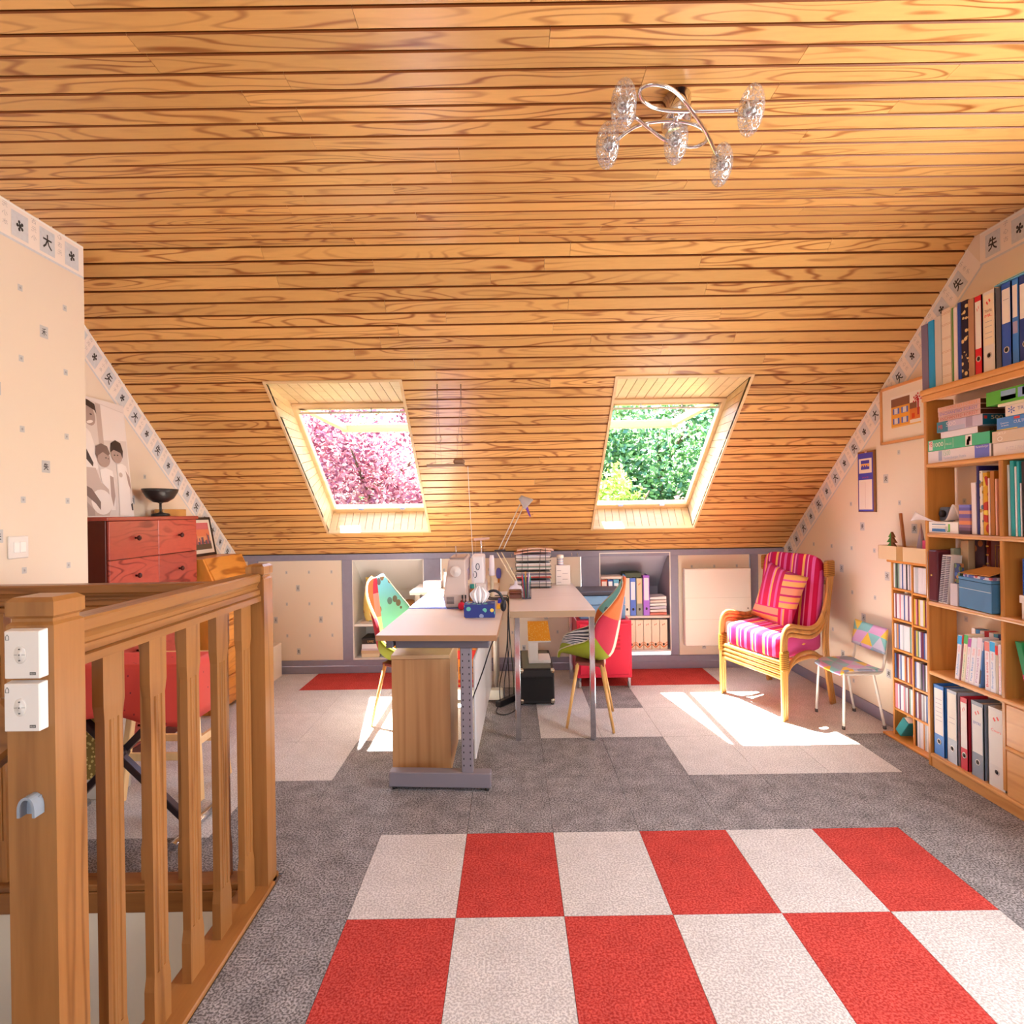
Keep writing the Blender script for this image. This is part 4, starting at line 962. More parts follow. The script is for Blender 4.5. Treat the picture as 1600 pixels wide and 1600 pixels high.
def backf(u, v):
    s = (u - .5) * 2; r_ = .0 if .1 < v < .9 else .0
    return (s * .165 * (1 - .0), .195 + .035 * v - .012 * (1 - s * s), .435 + .15 * v)
bk = MB(CH).grid(backf, 12, 8, thick=-.012).build('backrest', m, kid)
for sx in (-.13, .13):
    for v in (.3, .7): 
        p = backf(sx / .33 + .5, v); MB(CH).lathe([(.007, 0), (.007, .002), (0, .004)], (p[0], p[1] - .003, p[2]), 10, axis=(0, -1, 0)).build('rivet', plain('f2ead8', .3), bk)
for sx in (-1, 1):
    MB(CH).tube(smooth_path([(sx * .15, .228, .56), (sx * .15, .205, .42), (sx * .15, .185, .35), (sx * .148, .14, .325), (sx * .145, 0, .322), (sx * .14, -.15, .318)]), .0105, 8).build('seat_tube', tube_c, kid)
    for y0_, y1_, xx in ((-.17, -.15, .155), (.19, .10, .155)):
        lg = MB(CH).tube(smooth_path([(sx * .135, y1_, .322), (sx * .145, y1_ + (.012 if y0_ > 0 else 0), .30), (sx * xx, y0_, .012)], 4), .0105, 8).build('leg', tube_c, kid)
        MB(CH).lathe([(.013, 0), (.013, .018), (.011, .02)], (sx * xx, y0_, 0.001), 10).build('foot_cap', plain('5a524c', .6), lg)

# ================================================================== radiator on the knee wall
ha, hb = P(1070, 1009, 4.83), P(1172, 887, 4.83)
rad = thing('radiator', 'flat white electric panel radiator on papered knee wall', 'radiator', ((ha.x + hb.x) / 2, 4.85, ha.z))
MB().box(ha.x, hb.x, 4.81, 4.87, ha.z, hb.z).build('panel', plain('f4ebe0', .35), rad, bevel=.008, seg=2)
for z in (.34, .62): MB().box(ha.x + .001, hb.x - .001, 4.8092, 4.812, ha.z + (hb.z - ha.z) * z, ha.z + (hb.z - ha.z) * z + .002).build('seam', plain('d5cabd', .5), rad)
MB().box(ha.x + .02, hb.x - .02, 4.86, YB + .006, ha.z + .05, hb.z - .05).build('bracket', plain('d5cabd', .5), rad)
MB().lathe([(.006, 0), (.006, .003), (0, .004)], (hb.x - .03, 4.8095, ha.z + .3), 10, axis=(0, -1, 0)).build('indicator', plain('8a8078', .5), rad)
# ================================================================== pine bookcase on the right wall
FX = 2.08                                              # its front plane
Yx = lambda x: FX * F / (x - 798)
shelfw = wood('shelf_pine', 'e3a866', 'b87432', 'Y', bands=4, rough=.35, along=1.1, across=12, mix=.4, fine=.3, varia=.06)
sidew = wood('shelf_pine_upright', 'd09046', '9a5820', 'Z', bands=4, rough=.35, along=.8, across=11, mix=.55, fine=.35, varia=.05)
BYA, BYM, BYE = 3.002, Yx(1564), 2.05                   # far side, divider, near end (outside the picture)
ZS = [0.07, 0.481, 0.827, 1.167, 1.51, 1.88]
bc_ = thing('pine_bookcase', 'open pine bookcase full of binders, games and books on right wall', 'bookcase', ((FX + XR) / 2, (BYA + BYE) / 2, 0))
xb_ = XR - .014
MB().box(FX, xb_, BYA - .022, BYA, 0, 1.83).build('side_panel', sidew, bc_, bevel=.004)
MB().box(FX, xb_, BYE, BYE + .022, 0, 1.83).build('side_panel', sidew, bc_, bevel=.004)
MB().box(FX - .002, xb_, BYM - .011, BYM + .011, .085, 1.49).build('divider', sidew, bc_, bevel=.004)
for i, z in enumerate(ZS):
    if i == 5:
        MB().box(FX - .012, XR - .002, BYE - .01, BYA + .012, z - .03, z).build('shelf', shelfw, bc_, bevel=.01, seg=2)
        MB().box(FX - .006, FX + .012, BYE, BYA + .004, z - .062, z - .03).build('apron', shelfw, bc_, bevel=.004)
    else:
        MB().box(FX - .006, xb_, BYE + .022, BYA - .022, z - .022, z).build('shelf', shelfw, bc_, bevel=.008, seg=2)
MB().box(FX + .004, FX + .02, BYE, BYA - .022, 0.0, .048).build('plinth', shelfw, bc_, bevel=.002)
for z0, z1 in ((.072, .265), (.283, .458)):
    MB().box(FX - .004, FX + .014, BYE + .024, BYM - .014, z0, z1).build('drawer', shelfw, bc_, bevel=.003)
MB().box(FX - .012, FX + .01, BYE + .022, BYM - .012, .265, .283).build('moulding', shelfw, bc_, bevel=.008, seg=2)

paper = plain('f3ece6', .7); black = plain('1b1719', .5)
def binder(label, y1, y0, z, h, colour, field=(.30, .95), logo=None, lines=None, col2=None, dep=.13, lean=0.0, fieldc='f3ece6', hole=True, group='lever arch binders in the bookcase', nm='lever_arch_binder', front=FX + .012, words=None):
    """spine faces the room; y1 far edge, y0 near edge"""
    yf, yn = max(y1, y0) - .0015, min(y1, y0) + .0015
    def xf(p): return Vector((p.x, p.y + (p.z - z) * lean, p.z))
    r = thing(nm, label, 'binder', (front + dep / 2, (yf + yn) / 2, z), group)
    m = plain(colour, .45)
    sp = MB(xf); sp.box(front, front + .004, yn, yf, z, z + h); sp.box(front, front + dep, yn, yn + .003, z, z + h); sp.box(front, front + dep, yf - .003, yf, z, z + h)
    sp.build('cover', m, r)
    MB(xf).box(front + .006, front + dep - .004, yn + .006, yf - .006, z + .006, z + h - .014).build('pages', paper, r)
    w = yf - yn; yc = (yf + yn) / 2
    if field:
        lb = MB(xf); x = front - .0007; z0, z1 = z + h * field[0], z + h * field[1]
        lb.box(x, front, yn + w * .1, yf - w * .1, z0, z1, 0)
        if logo:
            for s_ in (-1, 1):
                q = [(-.10, .035), (-.02, .06), (.10, .0), (.02, -.03)]
                lb.poly([(x - .0005, yc - (a * .9 + s_ * .10) * w, z1 - .085 * h * 1.2 + b * h * .6 + s_ * .012 * h) for a, b in q][::-1], 1)
        if words:
            for i, (wd, f, ci) in enumerate(words): text(lb, wd, (x - .0006, yf - w * .2, z + h * f), (0, -1, 0), (0, 0, 1), w * .6, h * .035, ci)
        if lines:
            for f in lines: lb.box(x - .0005, x, yn + w * .22, yf - w * .22, z + h * f, z + h * f + .0016, 2)
        lb.build('spine_label', [plain(fieldc, .6), plain(logo or 'd9534a', .6), plain('a9a3b0', .7), plain('8a5a40', .7), plain('5a6fb0', .7)], r)
    if hole:
        rr = min(.0125, w * .3)
        rn = MB(xf).lathe([(rr * .78, .0002), (rr * .8, .002), (rr, .002), (rr * 1.12, .0)], (front, yc, z + h * .20), 18, axis=(-1, 0, 0)).build('finger_ring', plain('d8d4d0', .3, .8), r)
        MB(xf).lathe([(rr * .8, 0), (rr * .8, .0008), (0, .0009)], (front, yc, z + h * .20), 18, axis=(-1, 0, 0)).build('finger_hole', black, rn)
    return r
# bottom row
zb_ = ZS[0] + .0005
binder('blue lever arch binder with lined white label on bottom shelf', Yx(1450), Yx(1467), zb_, .345, '3a7fd0', lines=[.5, .56, .62, .68, .74, .8])
binder('pale grey lever arch binder with blank cream label on bottom shelf', Yx(1470.5), Yx(1487), zb_, .345, 'b9c2cc', fieldc='ebe4d6', lines=[.55, .62], field=(.33, .96))
binder('slim red lever arch binder with white label on bottom shelf', Yx(1491), Yx(1503), zb_, .335, 'cf3044', logo='f0968c', field=(.30, .93))
binder('slate grey lever arch binder with red logo label on bottom shelf', Yx(1508), Yx(1528), zb_, .34, '8792a0', logo='f07a72', fieldc='e9e6e0', field=(.32, .95), words=[('EPITRE', .70, 4)])
binder('broad cream lever arch binder with red logo on bottom shelf', Yx(1534), Yx(1561), zb_, .345, 'ddd8d0', logo='f0645c', fieldc='e4dfd6', field=(.28, .96), words=[('Cours', .70, 1)])
# top row
zt = ZS[5] + .0005
def folder(label, x0, x1, h, colour, lean=0.0, extra=None, nm='folder', z=zt, front=FX + .012, dep=.13, cat='folder', group='folders on top of the bookcase', Y=None):
    ya, yb = (Yx(x0), Yx(x1)) if Y is None else Y
    yf, yn = max(ya, yb) - .001, min(ya, yb) + .001
    xf = lambda p: Vector((p.x, p.y + (p.z - z) * lean, p.z))
    r = thing(nm, label, cat, (front + dep / 2, (yf + yn) / 2, z), group)
    mt = colour if not isinstance(colour, str) else plain(colour, .5)
    MB(xf).box(front, front + dep, yn, yf, z, z + h).build('cover', mt, r, bevel=.0015)
    if extra == 'pages':
        MB(xf).box(front + .004, front + dep - .002, yn + .003, yf - .003, z + h, z + h + .001).build('pages', paper, r)
    if extra == 'lines':
        e = MB(xf)
        for f in (.1, .25, .42, .6, .78, .93): e.box(front - .0006, front, yn, yf, z + h * f, z + h * f + .0015); e.box(front - .0006, front, yn, yf, z + h * f + .006, z + h * f + .0075)
        e.build('bands', plain('c9a07e', .6), r)
    if extra == 'label':
        e = MB(xf); w = yf - yn; e.box(front - .0007, front, yn + w * .12, yf - w * .12, z + h * .55, z + h * .93); e.box(front - .0007, front, yn + w * .12, yf - w * .12, z + h * .36, z + h * .5, 1); e.build('spine_label', [paper, plain('a8a2c8', .5)], r)
    return r
folder('grey lilac folder leaning out at the far end of the top shelf', 1440, 1450.5, .33, '7d7290', .012)
folder('sky blue folder next to grey lilac folder on top shelf', 1450.75, 1460, .335, '1fa6e8', .010)
folder('plain light grey folder on top shelf', 1460.5, 1471, .34, 'cfcac4', .006)
folder('cream folder with pairs of thin brown bands on top shelf', 1471.5, 1486, .36, 'ecdccb', .004, 'lines')
folder('thin green edged folder beside cream banded folder on top shelf', 1486.5, 1489, .35, '6f9a50')
folder('white cardboard folder with lilac edge on top shelf', 1489.5, 1495.5, .345, 'f0e2e2')
folder('narrow royal blue folder on top shelf', 1496, 1501, .36, '2c4fae', 0, None)
folder('black folder with gold splash pattern on top shelf', 1501.5, 1512, .358, speckle('gold_splash', '1f1230', ['e8c98c', 'd9b878', '1f1230', '1f1230'], scale=42, thr=.45))
folder('plain brown folder beside gold splash folder on top shelf', 1512.5, 1522, .352, 'b88a6a')
binder('slim red lever arch binder with tall white label on top shelf', Yx(1522.5), Yx(1534.5), zt, .35, 'e01a30', logo='f0a098', field=(.33, .93), group='lever arch binders in the bookcase')
binder('white lever arch binder with red logo and handwriting on top shelf', Yx(1535), Yx(1555), zt, .35, 'e8e2dc', logo='f0453c', fieldc='f6e4c8', field=(.33, .96), words=[('TRAVAIL', .74, 3), ('ML', .68, 1)], lines=[.62, .56, .48, .42])
folder('dark grey folder between white and blue binders on top shelf', 1555.5, 1563.5, .345, '5a5a66')
binder('broad royal blue lever arch binder with white label on top shelf', Yx(1564), Yx(1580.5), zt, .35, '2f5fc4', field=(.52, .93), lines=[.8])
folder('bright blue box file with white label on top shelf', 1581, 1591, .35, '3f86e0', 0, 'label')
binder('navy blue lever arch binder near end of top shelf', Yx(1591.5), Yx(1612), zt, .35, '1c3f8f', field=(.5, .9))
for i in range(3):
    tag(MB().hexa([(FX + .006 + i * .004, Yx(1556) - .01 * i, zt + .353 + i * .004), (FX + .006, Yx(1640), zt + .353 + i * .004), (FX + .12, Yx(1640), zt + .353 + i * .004), (FX + .12, Yx(1556), zt + .353 + i * .004)],
                  [(FX + .006 + i * .004, Yx(1556) - .01 * i, zt + .356 + i * .004), (FX + .006, Yx(1640), zt + .356 + i * .004), (FX + .12, Yx(1640), zt + .356 + i * .004), (FX + .12, Yx(1556), zt + .356 + i * .004)]).build('plastic_wallet', plain(['7fd0e8', '5a6f90', '8fdcf0'][i], .4)),
        ['lowest', 'middle', 'topmost'][i] + ' thin plastic wallet lying flat across blue binders on top shelf', 'wallet')
# ---- puzzle and game boxes
zg = ZS[4] + .0005
def gamebox(label, x0, x1, z0, h, face, side, prints=(), nm='game_box', front=FX + .006, dep=.135, cat='game box'):
    ya, yb = Yx(x0), Yx(x1); yf, yn = min(max(ya, yb), BYA - .0225), min(ya, yb)
    r = thing(nm, label, cat, (front + dep / 2, (yf + yn) / 2, z0), 'game boxes in the bookcase')
    mb = MB().box(front, front + dep, yn, yf, z0, z0 + h - .0008); mb.m = [0, 0, 1, 0, 0, 0]
    mb.build('box', [plain(face, .4), plain(side, .4)], r, bevel=.001)
    mats, pm_ = [], MB(); L = yf - yn
    for kind, u0, u1, v0, v1, colr in prints:
        c = plain(colr, .45)
        if c not in mats: mats.append(c)
        mi = mats.index(c); x = front - .0007
        if kind == '#': pm_.poly([(x, yf - L * u0, z0 + h * v0), (x, yf - L * u0, z0 + h * v1), (x, yf - L * u1, z0 + h * v1), (x, yf - L * u1, z0 + h * v0)], mi)
        elif kind == 'end':                             # on the narrow end facing the camera
            pm_.poly([(front + dep * u0, yn - .0007, z0 + h * v0), (front + dep * u1, yn - .0007, z0 + h * v0), (front + dep * u1, yn - .0007, z0 + h * v1), (front + dep * u0, yn - .0007, z0 + h * v1)], mi)
        elif kind[0] == '@': text(pm_, kind[1:], (front + dep * u0, yn - .0012, z0 + h * v0), (1, 0, 0), (0, 0, 1), dep * (u1 - u0), h * (v1 - v0), mi)
        else: text(pm_, kind, (x - .0006, yf - L * u0, z0 + h * v0), (0, -1, 0), (0, 0, 1), L * (u1 - u0), h * (v1 - v0), mi)
    if prints: pm_.build('print', mats, r)
    return r
gamebox('white 1500 piece puzzle box with blue end panel at bottom of stack', 1445.5, 1547.5, zg, .058, 'ece6ee', 'a89a92', [('#', .77, .98, .02, .98, '6a78dc'), ('Ravensburger', .79, .97, .70, .92, 'f4f0f8'), ('#', .19, .25, .12, .92, 'a9b4d4'), ('1500', .27, .39, .48, .92, '9cc8b4'), ('Ravensburger Puzzle', .28, .64, .12, .42, 'b9c6e0')])
gamebox('green 1000 piece puzzle box lying on white puzzle box', 1445, 1546, zg + .0585, .054, '3fc08e', '1f6a40', [('#', .02, .09, .08, .9, 'f0e8ea'), ('MB', .025, .085, .4, .85, 'd84048'), ('1000', .11, .28, .32, .72, 'f4faf4'), ('#', .30, .305, .1, .9, 'e8f4e8'), ('PIECES', .32, .42, .35, .52, 'e8f4e8'), ('#', .44, .445, .1, .9, 'e8f4e8'), ('#', .64, .74, .05, .95, 'f4ecea'), ('#', .66, .70, .1, .6, 'd84a40'), ('#', .68, .72, .4, .8, 'c8503c'), ('end', .15, .75, .2, .85, 'e8d0c8'), ('@MB', .2, .7, .45, .8, 'd83a3c')])
gamebox('thin white game box above green puzzle box', 1469.5, 1527, zg + .113, .03, 'f0ecf6', '8a5f48', [('@BOGGLE', .4, .95, .2, .7, '3a2018')])
gamebox('teal and lilac 500 piece puzzle box in middle of stack', 1464, 1535, zg + .1435, .05, 'cfc4dc', '0f5a78', [('#', 0, .26, 0, 1, '2f7f98'), ('MB', .04, .14, .3, .7, 'd84a50'), ('500', .22, .44, .45, .85, 'f0e4ec'), ('#', .26, .64, .0, .4, 'b9bcd8'), ('#', .66, .80, .05, .95, 'a99ab8'), ('end', .05, .15, .55, .8, 'b8302c'), ('@500', .28, .66, .5, .85, 'e0c896')])
for i in range(3):
    gamebox(['lowest', 'middle', 'topmost'][i] + ' of three thin pink patterned puzzle boxes above teal puzzle box', 1466.5 - i * .6, 1532, zg + .194 + i * .0235, .0232, 'dcb4b0', '5a2c18', [('ENCHANTED FOREST', .05, .95, .2, .8, ['c8705a', '8a7ac0', 'e09a60'][i])])
gamebox('plain white puzzle box at bottom of right hand stack', 1551, 1625, zg, .054, 'e8e0de', 'c9a488', [('PUZZLE PANORAMA', .3, .9, .3, .6, 'd4ccd4')])
gamebox('beige game box with white oval mark on white puzzle box', 1549.5, 1625, zg + .0545, .05, 'dcc8b4', 'c4a48a', [('O', .12, .24, .1, .5, 'f8f4f0'), ('JEU', .12, .3, .6, .85, 'f4ece4')])
gamebox('blue game box in right hand stack', 1557, 1625, zg + .105, .054, '4a90e0', '3a6fb0', [('#', 0, .5, 0, .07, 'e8d84a'), ('Questions', .10, .3, .45, .6, 'e8f0f8'), ('de famille', .12, .3, .28, .4, 'e8f0f8'), ('#', .42, .56, .72, .9, 'd84a50'), ('CULTURE', .42, .8, .4, .62, 'e4ecf8')])
gamebox('white game box with blue star mark in right hand stack', 1570.5, 1625, zg + .1595, .046, 'ece4dc', 'd0c4b8', [('*', .1, .3, .2, .85, '4a6ac0'), ('TRIVIAL', .38, .9, .4, .7, '6a7ab8')])
gamebox('thin cream game box lid under green game box', 1559, 1625, zg + .206, .012, 'eef0d8', 'd0d0b0')
gamebox('green game box with two landscape pictures on top of right hand stack', 1541, 1625, zg + .2185, .06, '58b83c', '3f8a2c', [('#', .30, .58, .18, .86, '8fb4d8'), ('#', .30, .58, .18, .48, 'a8843c'), ('#', .62, .92, .18, .86, '8fb0e8'), ('#', .70, .86, .3, .8, 'd8d0d4')])
# ---- third shelf
z3 = ZS[3] + .0005
r = thing('envelope_box', 'low white paper box with blue stripes and green corner on third shelf', 'box', (FX + .06, (Yx(1445.5) + Yx(1495)) / 2, z3))
MB().box(FX + .004, FX + .125, Yx(1495), BYA - .024, z3, z3 + .054).build('box', plain('f2ece8', .5), r, bevel=.0015)
lb = MB(); x = FX + .0034; yf = Yx(1447)
for u0, u1, v0, v1, mi in ((.17, .62, .72, .80, 0), (.17, .62, .12, .38, 1), (.17, .62, .5, .56, 2), (.70, .76, .12, .82, 3), (.66, .76, .12, .2, 3), (.60, .68, .2, .6, 2)):
    L = Yx(1447) - Yx(1495); lb.poly([(x, yf - L * u0, z3 + .054 * v0), (x, yf - L * u0, z3 + .054 * v1), (x, yf - L * u1, z3 + .054 * v1), (x, yf - L * u1, z3 + .054 * v0)], mi)
lb.build('print', [plain('6a8aa8', .6), plain('3f7ab8', .6), plain('cfc8c4', .6), plain('6fb84a', .6)], r)
def sheetf(u, v): return (FX + .010 + .068 * v, 2.902 - .115 * u, z3 + .0578 + .08 * math.exp(-((u - .68) / .26) ** 2) * (1 - .3 * v) + .004 * v)
tag(MB().grid(sheetf, 16, 6, thick=.0012).build('paper_wrapper', plain('efe4e0', .6)), 'curled white paper wrapper lying on low white box on third shelf', 'paper')
def sheet2(u, v):                                      # lies on the low box and juts out past the bookcase front
    ax, ay = FX + .042 - .012 * v, 2.928 - .05 * v; bx, by = FX - .062 - .014 * v, 3.018 - .06 * v
    w_ = max(0, u - .35) / .65
    return (ax + (bx - ax) * u, ay + (by - ay) * u, z3 + .0547 + .05 * w_ * w_ * v + .008 * math.sin(w_ * 3.0))
tag(MB().grid(sheet2, 12, 6, thick=-.001).build('loose_sheet', plain('d8c8c4', .6)), 'crumpled loose paper sheet sticking out of third shelf past bookcase side', 'paper')
cmr = thing('compact_camera', 'small blue grey camera behind paper wrapper on third shelf', 'camera', (FX + .067, 2.936, z3 + .0545))
MB().box(FX + .047, FX + .087, 2.905, 2.968, z3 + .0545, z3 + .126).build('body', plain('6a7a9a', .4), cmr, bevel=.01, seg=2)
MB().lathe([(.018, 0), (.018, .012), (.012, .016), (0, .014)], (FX + .047, 2.934, z3 + .092), 14, axis=(-1, 0, 0)).build('lens', black, cmr)
snb = thing('sunset_box', 'upright box printed with sunset clouds on third shelf', 'box', (FX + .03, (Yx(1496) + Yx(1512)) / 2, z3))
sm_ = MB(); ya_, yb_ = Yx(1513), Yx(1496)
zz_ = [0, .12, .22, .32, .45, .55, .68, .8, .9, 1]; cl = ['4a2c38', '6a4a68', '8f6a8a', 'e08a5a', 'a86a78', '6a5aa0', 'c88a80', '5f5aa8', '7a78c8']
for i in range(9): sm_.box(FX - .0 + .006, FX + .05, ya_, yb_, z3 + .135 * zz_[i], z3 + .135 * zz_[i + 1], i)
sm_.build('box', [plain(c, .4) for c in cl], snb)
def upright(label, x0, x1, z, h, colour, lean=0.0, dep=.13, front=FX + .012, cat='folder', nm='document_folder', gp='folders on third shelf', Y=None):
    return folder(label, x0, x1, h, colour, lean, None, nm, z, front, dep, cat, gp, Y)
ysp = speckle('floral_folder', 'e8dccc', ['c04030', '5f7a9a', 'b88a40', 'e8dccc'], scale=38, thr=.4)
upright('plain white folder leaning beside sunset box on third shelf', 1513.5, 1521.5, z3, .235, 'e9dfe0', .008, gp='folders on third shelf')
upright('tall navy folder with lilac edge on third shelf', 1522, 1526, z3, .308, '2a2468', .006)
upright('floral white folder on third shelf', 1526.5, 1531.5, z3, .285, ysp, .004)
upright('yellow and red patterned folder on third shelf', 1532, 1539, z3, .275, speckle('sunburst_folder', 'd9a01c', ['b82a14', 'd9a01c', 'e8c84a'], scale=22, thr=.5), .004)
upright('thin pink white folder between yellow and brown folders', 1539.5, 1542.5, z3, .25, 'f0d0c0', .004)
upright('ochre brown card folder on third shelf', 1543, 1550, z3, .28, 'a8681c', .004)
upright('thin rose folder beside divider on third shelf', 1550.5, 1553.5, z3, .245, 'f0b8a4', .002)
for x0, x1, c, h, lb_ in ((1570, 1574, 'c9d4dc', .30, 'pale grey plastic folder right of divider on third shelf'), (1574.5, 1581, '1fa0a4', .316, 'broad teal elastic folder on third shelf'), (1581.5, 1584.5, 'f0ecf0', .29, 'white paper folder between teal folders'), (1585, 1589, '2ab4c0', .31, 'narrow turquoise folder on third shelf'), (1589.5, 1592, 'e8e4ec', .22, 'short white folder behind turquoise folder'), (1592.5, 1604, '1c1418', .308, 'black folder at near end of third shelf')):
    upright(lb_, x0, x1, z3, h, c, .01, gp='folders right of the divider on third shelf')
# ---- fourth shelf
z4 = ZS[2] + .0005
bf = thing('maroon_portfolio', 'maroon leather portfolio with zip standing on fourth shelf', 'portfolio', (FX + .06, Yx(1453), z4))
MB().box(FX - .002, FX + .12, Yx(1463), BYA - .0235, z4, z4 + .255).build('case', plain('5c1a26', .35), bf, bevel=.008, seg=2)
MB().tube([(FX - .004, Yx(1449), z4 + .01), (FX - .004, Yx(1449), z4 + .245)], .0016, 6).build('zip', plain('c9b8b0', .3, .8), bf)
MB().lathe([(.005, 0), (.005, .003), (0, .004)], (FX - .002, Yx(1455), z4 + .13), 10, axis=(-1, 0, 0)).build('stud', plain('c9a25a', .3, .8), bf)
upright('grey green box file next to maroon portfolio', 1464.5, 1470, z4, .265, '9aa08c', 0, .06, FX + .06, cat='folder', gp='files on fourth shelf')
upright('plain beige card file standing tall behind notebooks on fourth shelf', 1472, 1484, z4, .305, 'c9aa84', 0, .06, FX + .085, gp='files on fourth shelf')
for i, (x0, x1) in enumerate(((1461, 1467.5), (1468.5, 1474.5))):
    nb = thing('spiral_notebook', ['white spiral notebook leaning against grey green file', 'second white spiral notebook beside the portfolio side of dark album'][i], 'notebook', (FX + .06, Yx((x0 + x1) / 2), z4), 'spiral notebooks on fourth shelf')
    xf = lambda p: Vector((p.x, p.y - (p.z - z4) * .14, p.z)); ya_, yb_ = Yx(x1 + 2), Yx(x0 + 2)
    MB(xf).box(FX + .004, FX + .055, ya_, yb_, z4, z4 + .235).build('pages', plain('eee6e4', .7), nb)
    sp_ = MB(xf)
    for k in range(26): sp_.box(FX - .001, FX + .004, ya_ + .003, yb_ - .003, z4 + .008 + k * .0087, z4 + .0115 + k * .0087)
    sp_.build('spiral', plain('4a3a52', .4), nb)
upright('dark photo album with orange glow on spine on fourth shelf', 1486, 1501, z4, .308, speckle('album_dark', '35121f', ['6a2a18', '35121f', '35121f', '8a4a1c'], scale=25, thr=.4), .0, .03, FX + .108, 'album', 'photo_album', 'files on fourth shelf')
upright('small paperback with blue landscape cover on fourth shelf', 1485.5, 1494.6, z4, .20, speckle('landscape_cover', '24366a', ['b07a4a', '3a5a9a', '6a7a4a'], scale=40, thr=.5), 0, .02, FX + .012, 'book', 'paperback', 'files on fourth shelf')
upright('low grey white magazine file on fourth shelf', 1482.5, 1494.5, z4, .105, 'c9bcc0', 0, .012, FX - .001, 'file', 'magazine_file', 'files on fourth shelf')
gb = thing('gilt_album', 'large maroon leather bound album with gilt ornament at back of fourth shelf', 'album', (FX + .1, Yx(1530), z4))
MB().box(FX + .112, FX + .139, Yx(1556), Yx(1504), z4, z4 + .312).build('cover', plain('5a1210', .35), gb, bevel=.002)
MB().lathe([(.013, 0), (.013, .312)], (FX + .118, Yx(1506), z4), 12).build('spine', plain('6a1812', .35), gb)
gl = MB(); x = FX + .1113; y0_, y1_ = Yx(1554), Yx(1516)
def gbar(ya_, za, yb_, zb__): gl.bar((x, ya_, za), (x, yb_, zb__), .0012, .0016, (1, 0, 0))
for d in (.0, .016, .026): 
    gbar(y1_ - d, z4 + .29 - d, y0_ + d, z4 + .29 - d); gbar(y1_ - d, z4 + .29 - d, y1_ - d, z4 + .06 + d); gbar(y0_ + d, z4 + .29 - d, y0_ + d, z4 + .06 + d)
for i in range(5):
    a_ = y1_ - .03 - (y1_ - y0_ - .06) * i / 5; b_ = y1_ - .03 - (y1_ - y0_ - .06) * (i + 1) / 5; gbar(a_, z4 + .24, b_, z4 + .16); gbar(b_, z4 + .24, a_, z4 + .16)
for k in range(7): gl.box(FX + .1035, FX + .105, Yx(1508), Yx(1504.5), z4 + .04 + k * .04, z4 + .046 + k * .04)
gl.build('gilt_lines', plain('c9a04a', .3, .7), gb)
bb = thing('blue_card_box', 'blue cardboard box with pale seam tilted on fourth shelf', 'box', (FX + .04, Yx(1527), z4))
xf = lambda p: Vector((p.x - max(0, (2.80 - p.y)) * .12, p.y, p.z))
MB(xf).box(FX + .004, FX + .095, Yx(1556), Yx(1495.5), z4 + .004, z4 + .130).build('box', plain('4a7fa8', .45), bb, bevel=.002)
MB(xf).box(FX + .002, FX + .005, Yx(1555.5), Yx(1496), z4 + .092, z4 + .0945).build('seam', plain('cfe0e4', .5), bb)
MB(xf).box(FX + .003, FX + .096, Yx(1556.3), Yx(1495.2), z4 + .132, z4 + .145).build('lid', plain('4f87b2', .45), bb, bevel=.002)
tag(MB(xf).hexa([(FX - .006, Yx(1558), z4 + .165), (FX - .006, Yx(1500), z4 + .160), (FX + .09, Yx(1512), z4 + .190), (FX + .09, Yx(1560), z4 + .195)], [(FX - .006, Yx(1558), z4 + .168), (FX - .006, Yx(1500), z4 + .163), (FX + .09, Yx(1512), z4 + .193), (FX + .09, Yx(1560), z4 + .198)]).build('manila_envelope', plain('b9823c', .7)), 'brown manila envelope lying on papers over blue cardboard box', 'envelope')
tag(MB(xf).box(FX + .004, FX + .085, Yx(1556), Yx(1504), z4 + .1455, z4 + .158).build('leaflet_pile', speckle('leaflets', 'c9c0c8', ['b84a50', '4a5a9a', 'e8e0e4', '8a6a90'], scale=50, thr=.6)), 'pile of coloured leaflets between blue box and manila envelope', 'papers')
tag(MB().hexa([(FX + .06, Yx(1559.5), z4 + .20), (FX + .06, Yx(1550), z4 + .20), (FX + .09, Yx(1550), z4 + .235), (FX + .09, Yx(1559.5), z4 + .235)], [(FX + .0615, Yx(1559.5), z4 + .20), (FX + .0615, Yx(1550), z4 + .20), (FX + .0915, Yx(1550), z4 + .235), (FX + .0915, Yx(1559.5), z4 + .235)]).build('white_card', paper), 'small white card poking up above manila envelope by divider', 'card')
tag(MB().box(FX + .02, FX + .13, Yx(1640), Yx(1588), z4 + .10, z4 + .25).build('blue_box_file', plain('0f4fa0', .4), bevel=.002), 'dark blue box file on top of white lidded box right of divider', 'box')
wb2 = thing('lidded_box', 'white cardboard box with lid right of divider on fourth shelf', 'box', (FX + .07, Yx(1610), z4))
MB().box(FX + .014, FX + .13, Yx(1638), Yx(1588.5), z4, z4 + .068).build('box', plain('e0cfc4', .6), wb2, bevel=.002)
MB().box(FX + .008, FX + .135, Yx(1640), Yx(1587), z4 + .068, z4 + .10).build('lid', plain('e4d6cc', .6), wb2, bevel=.002)
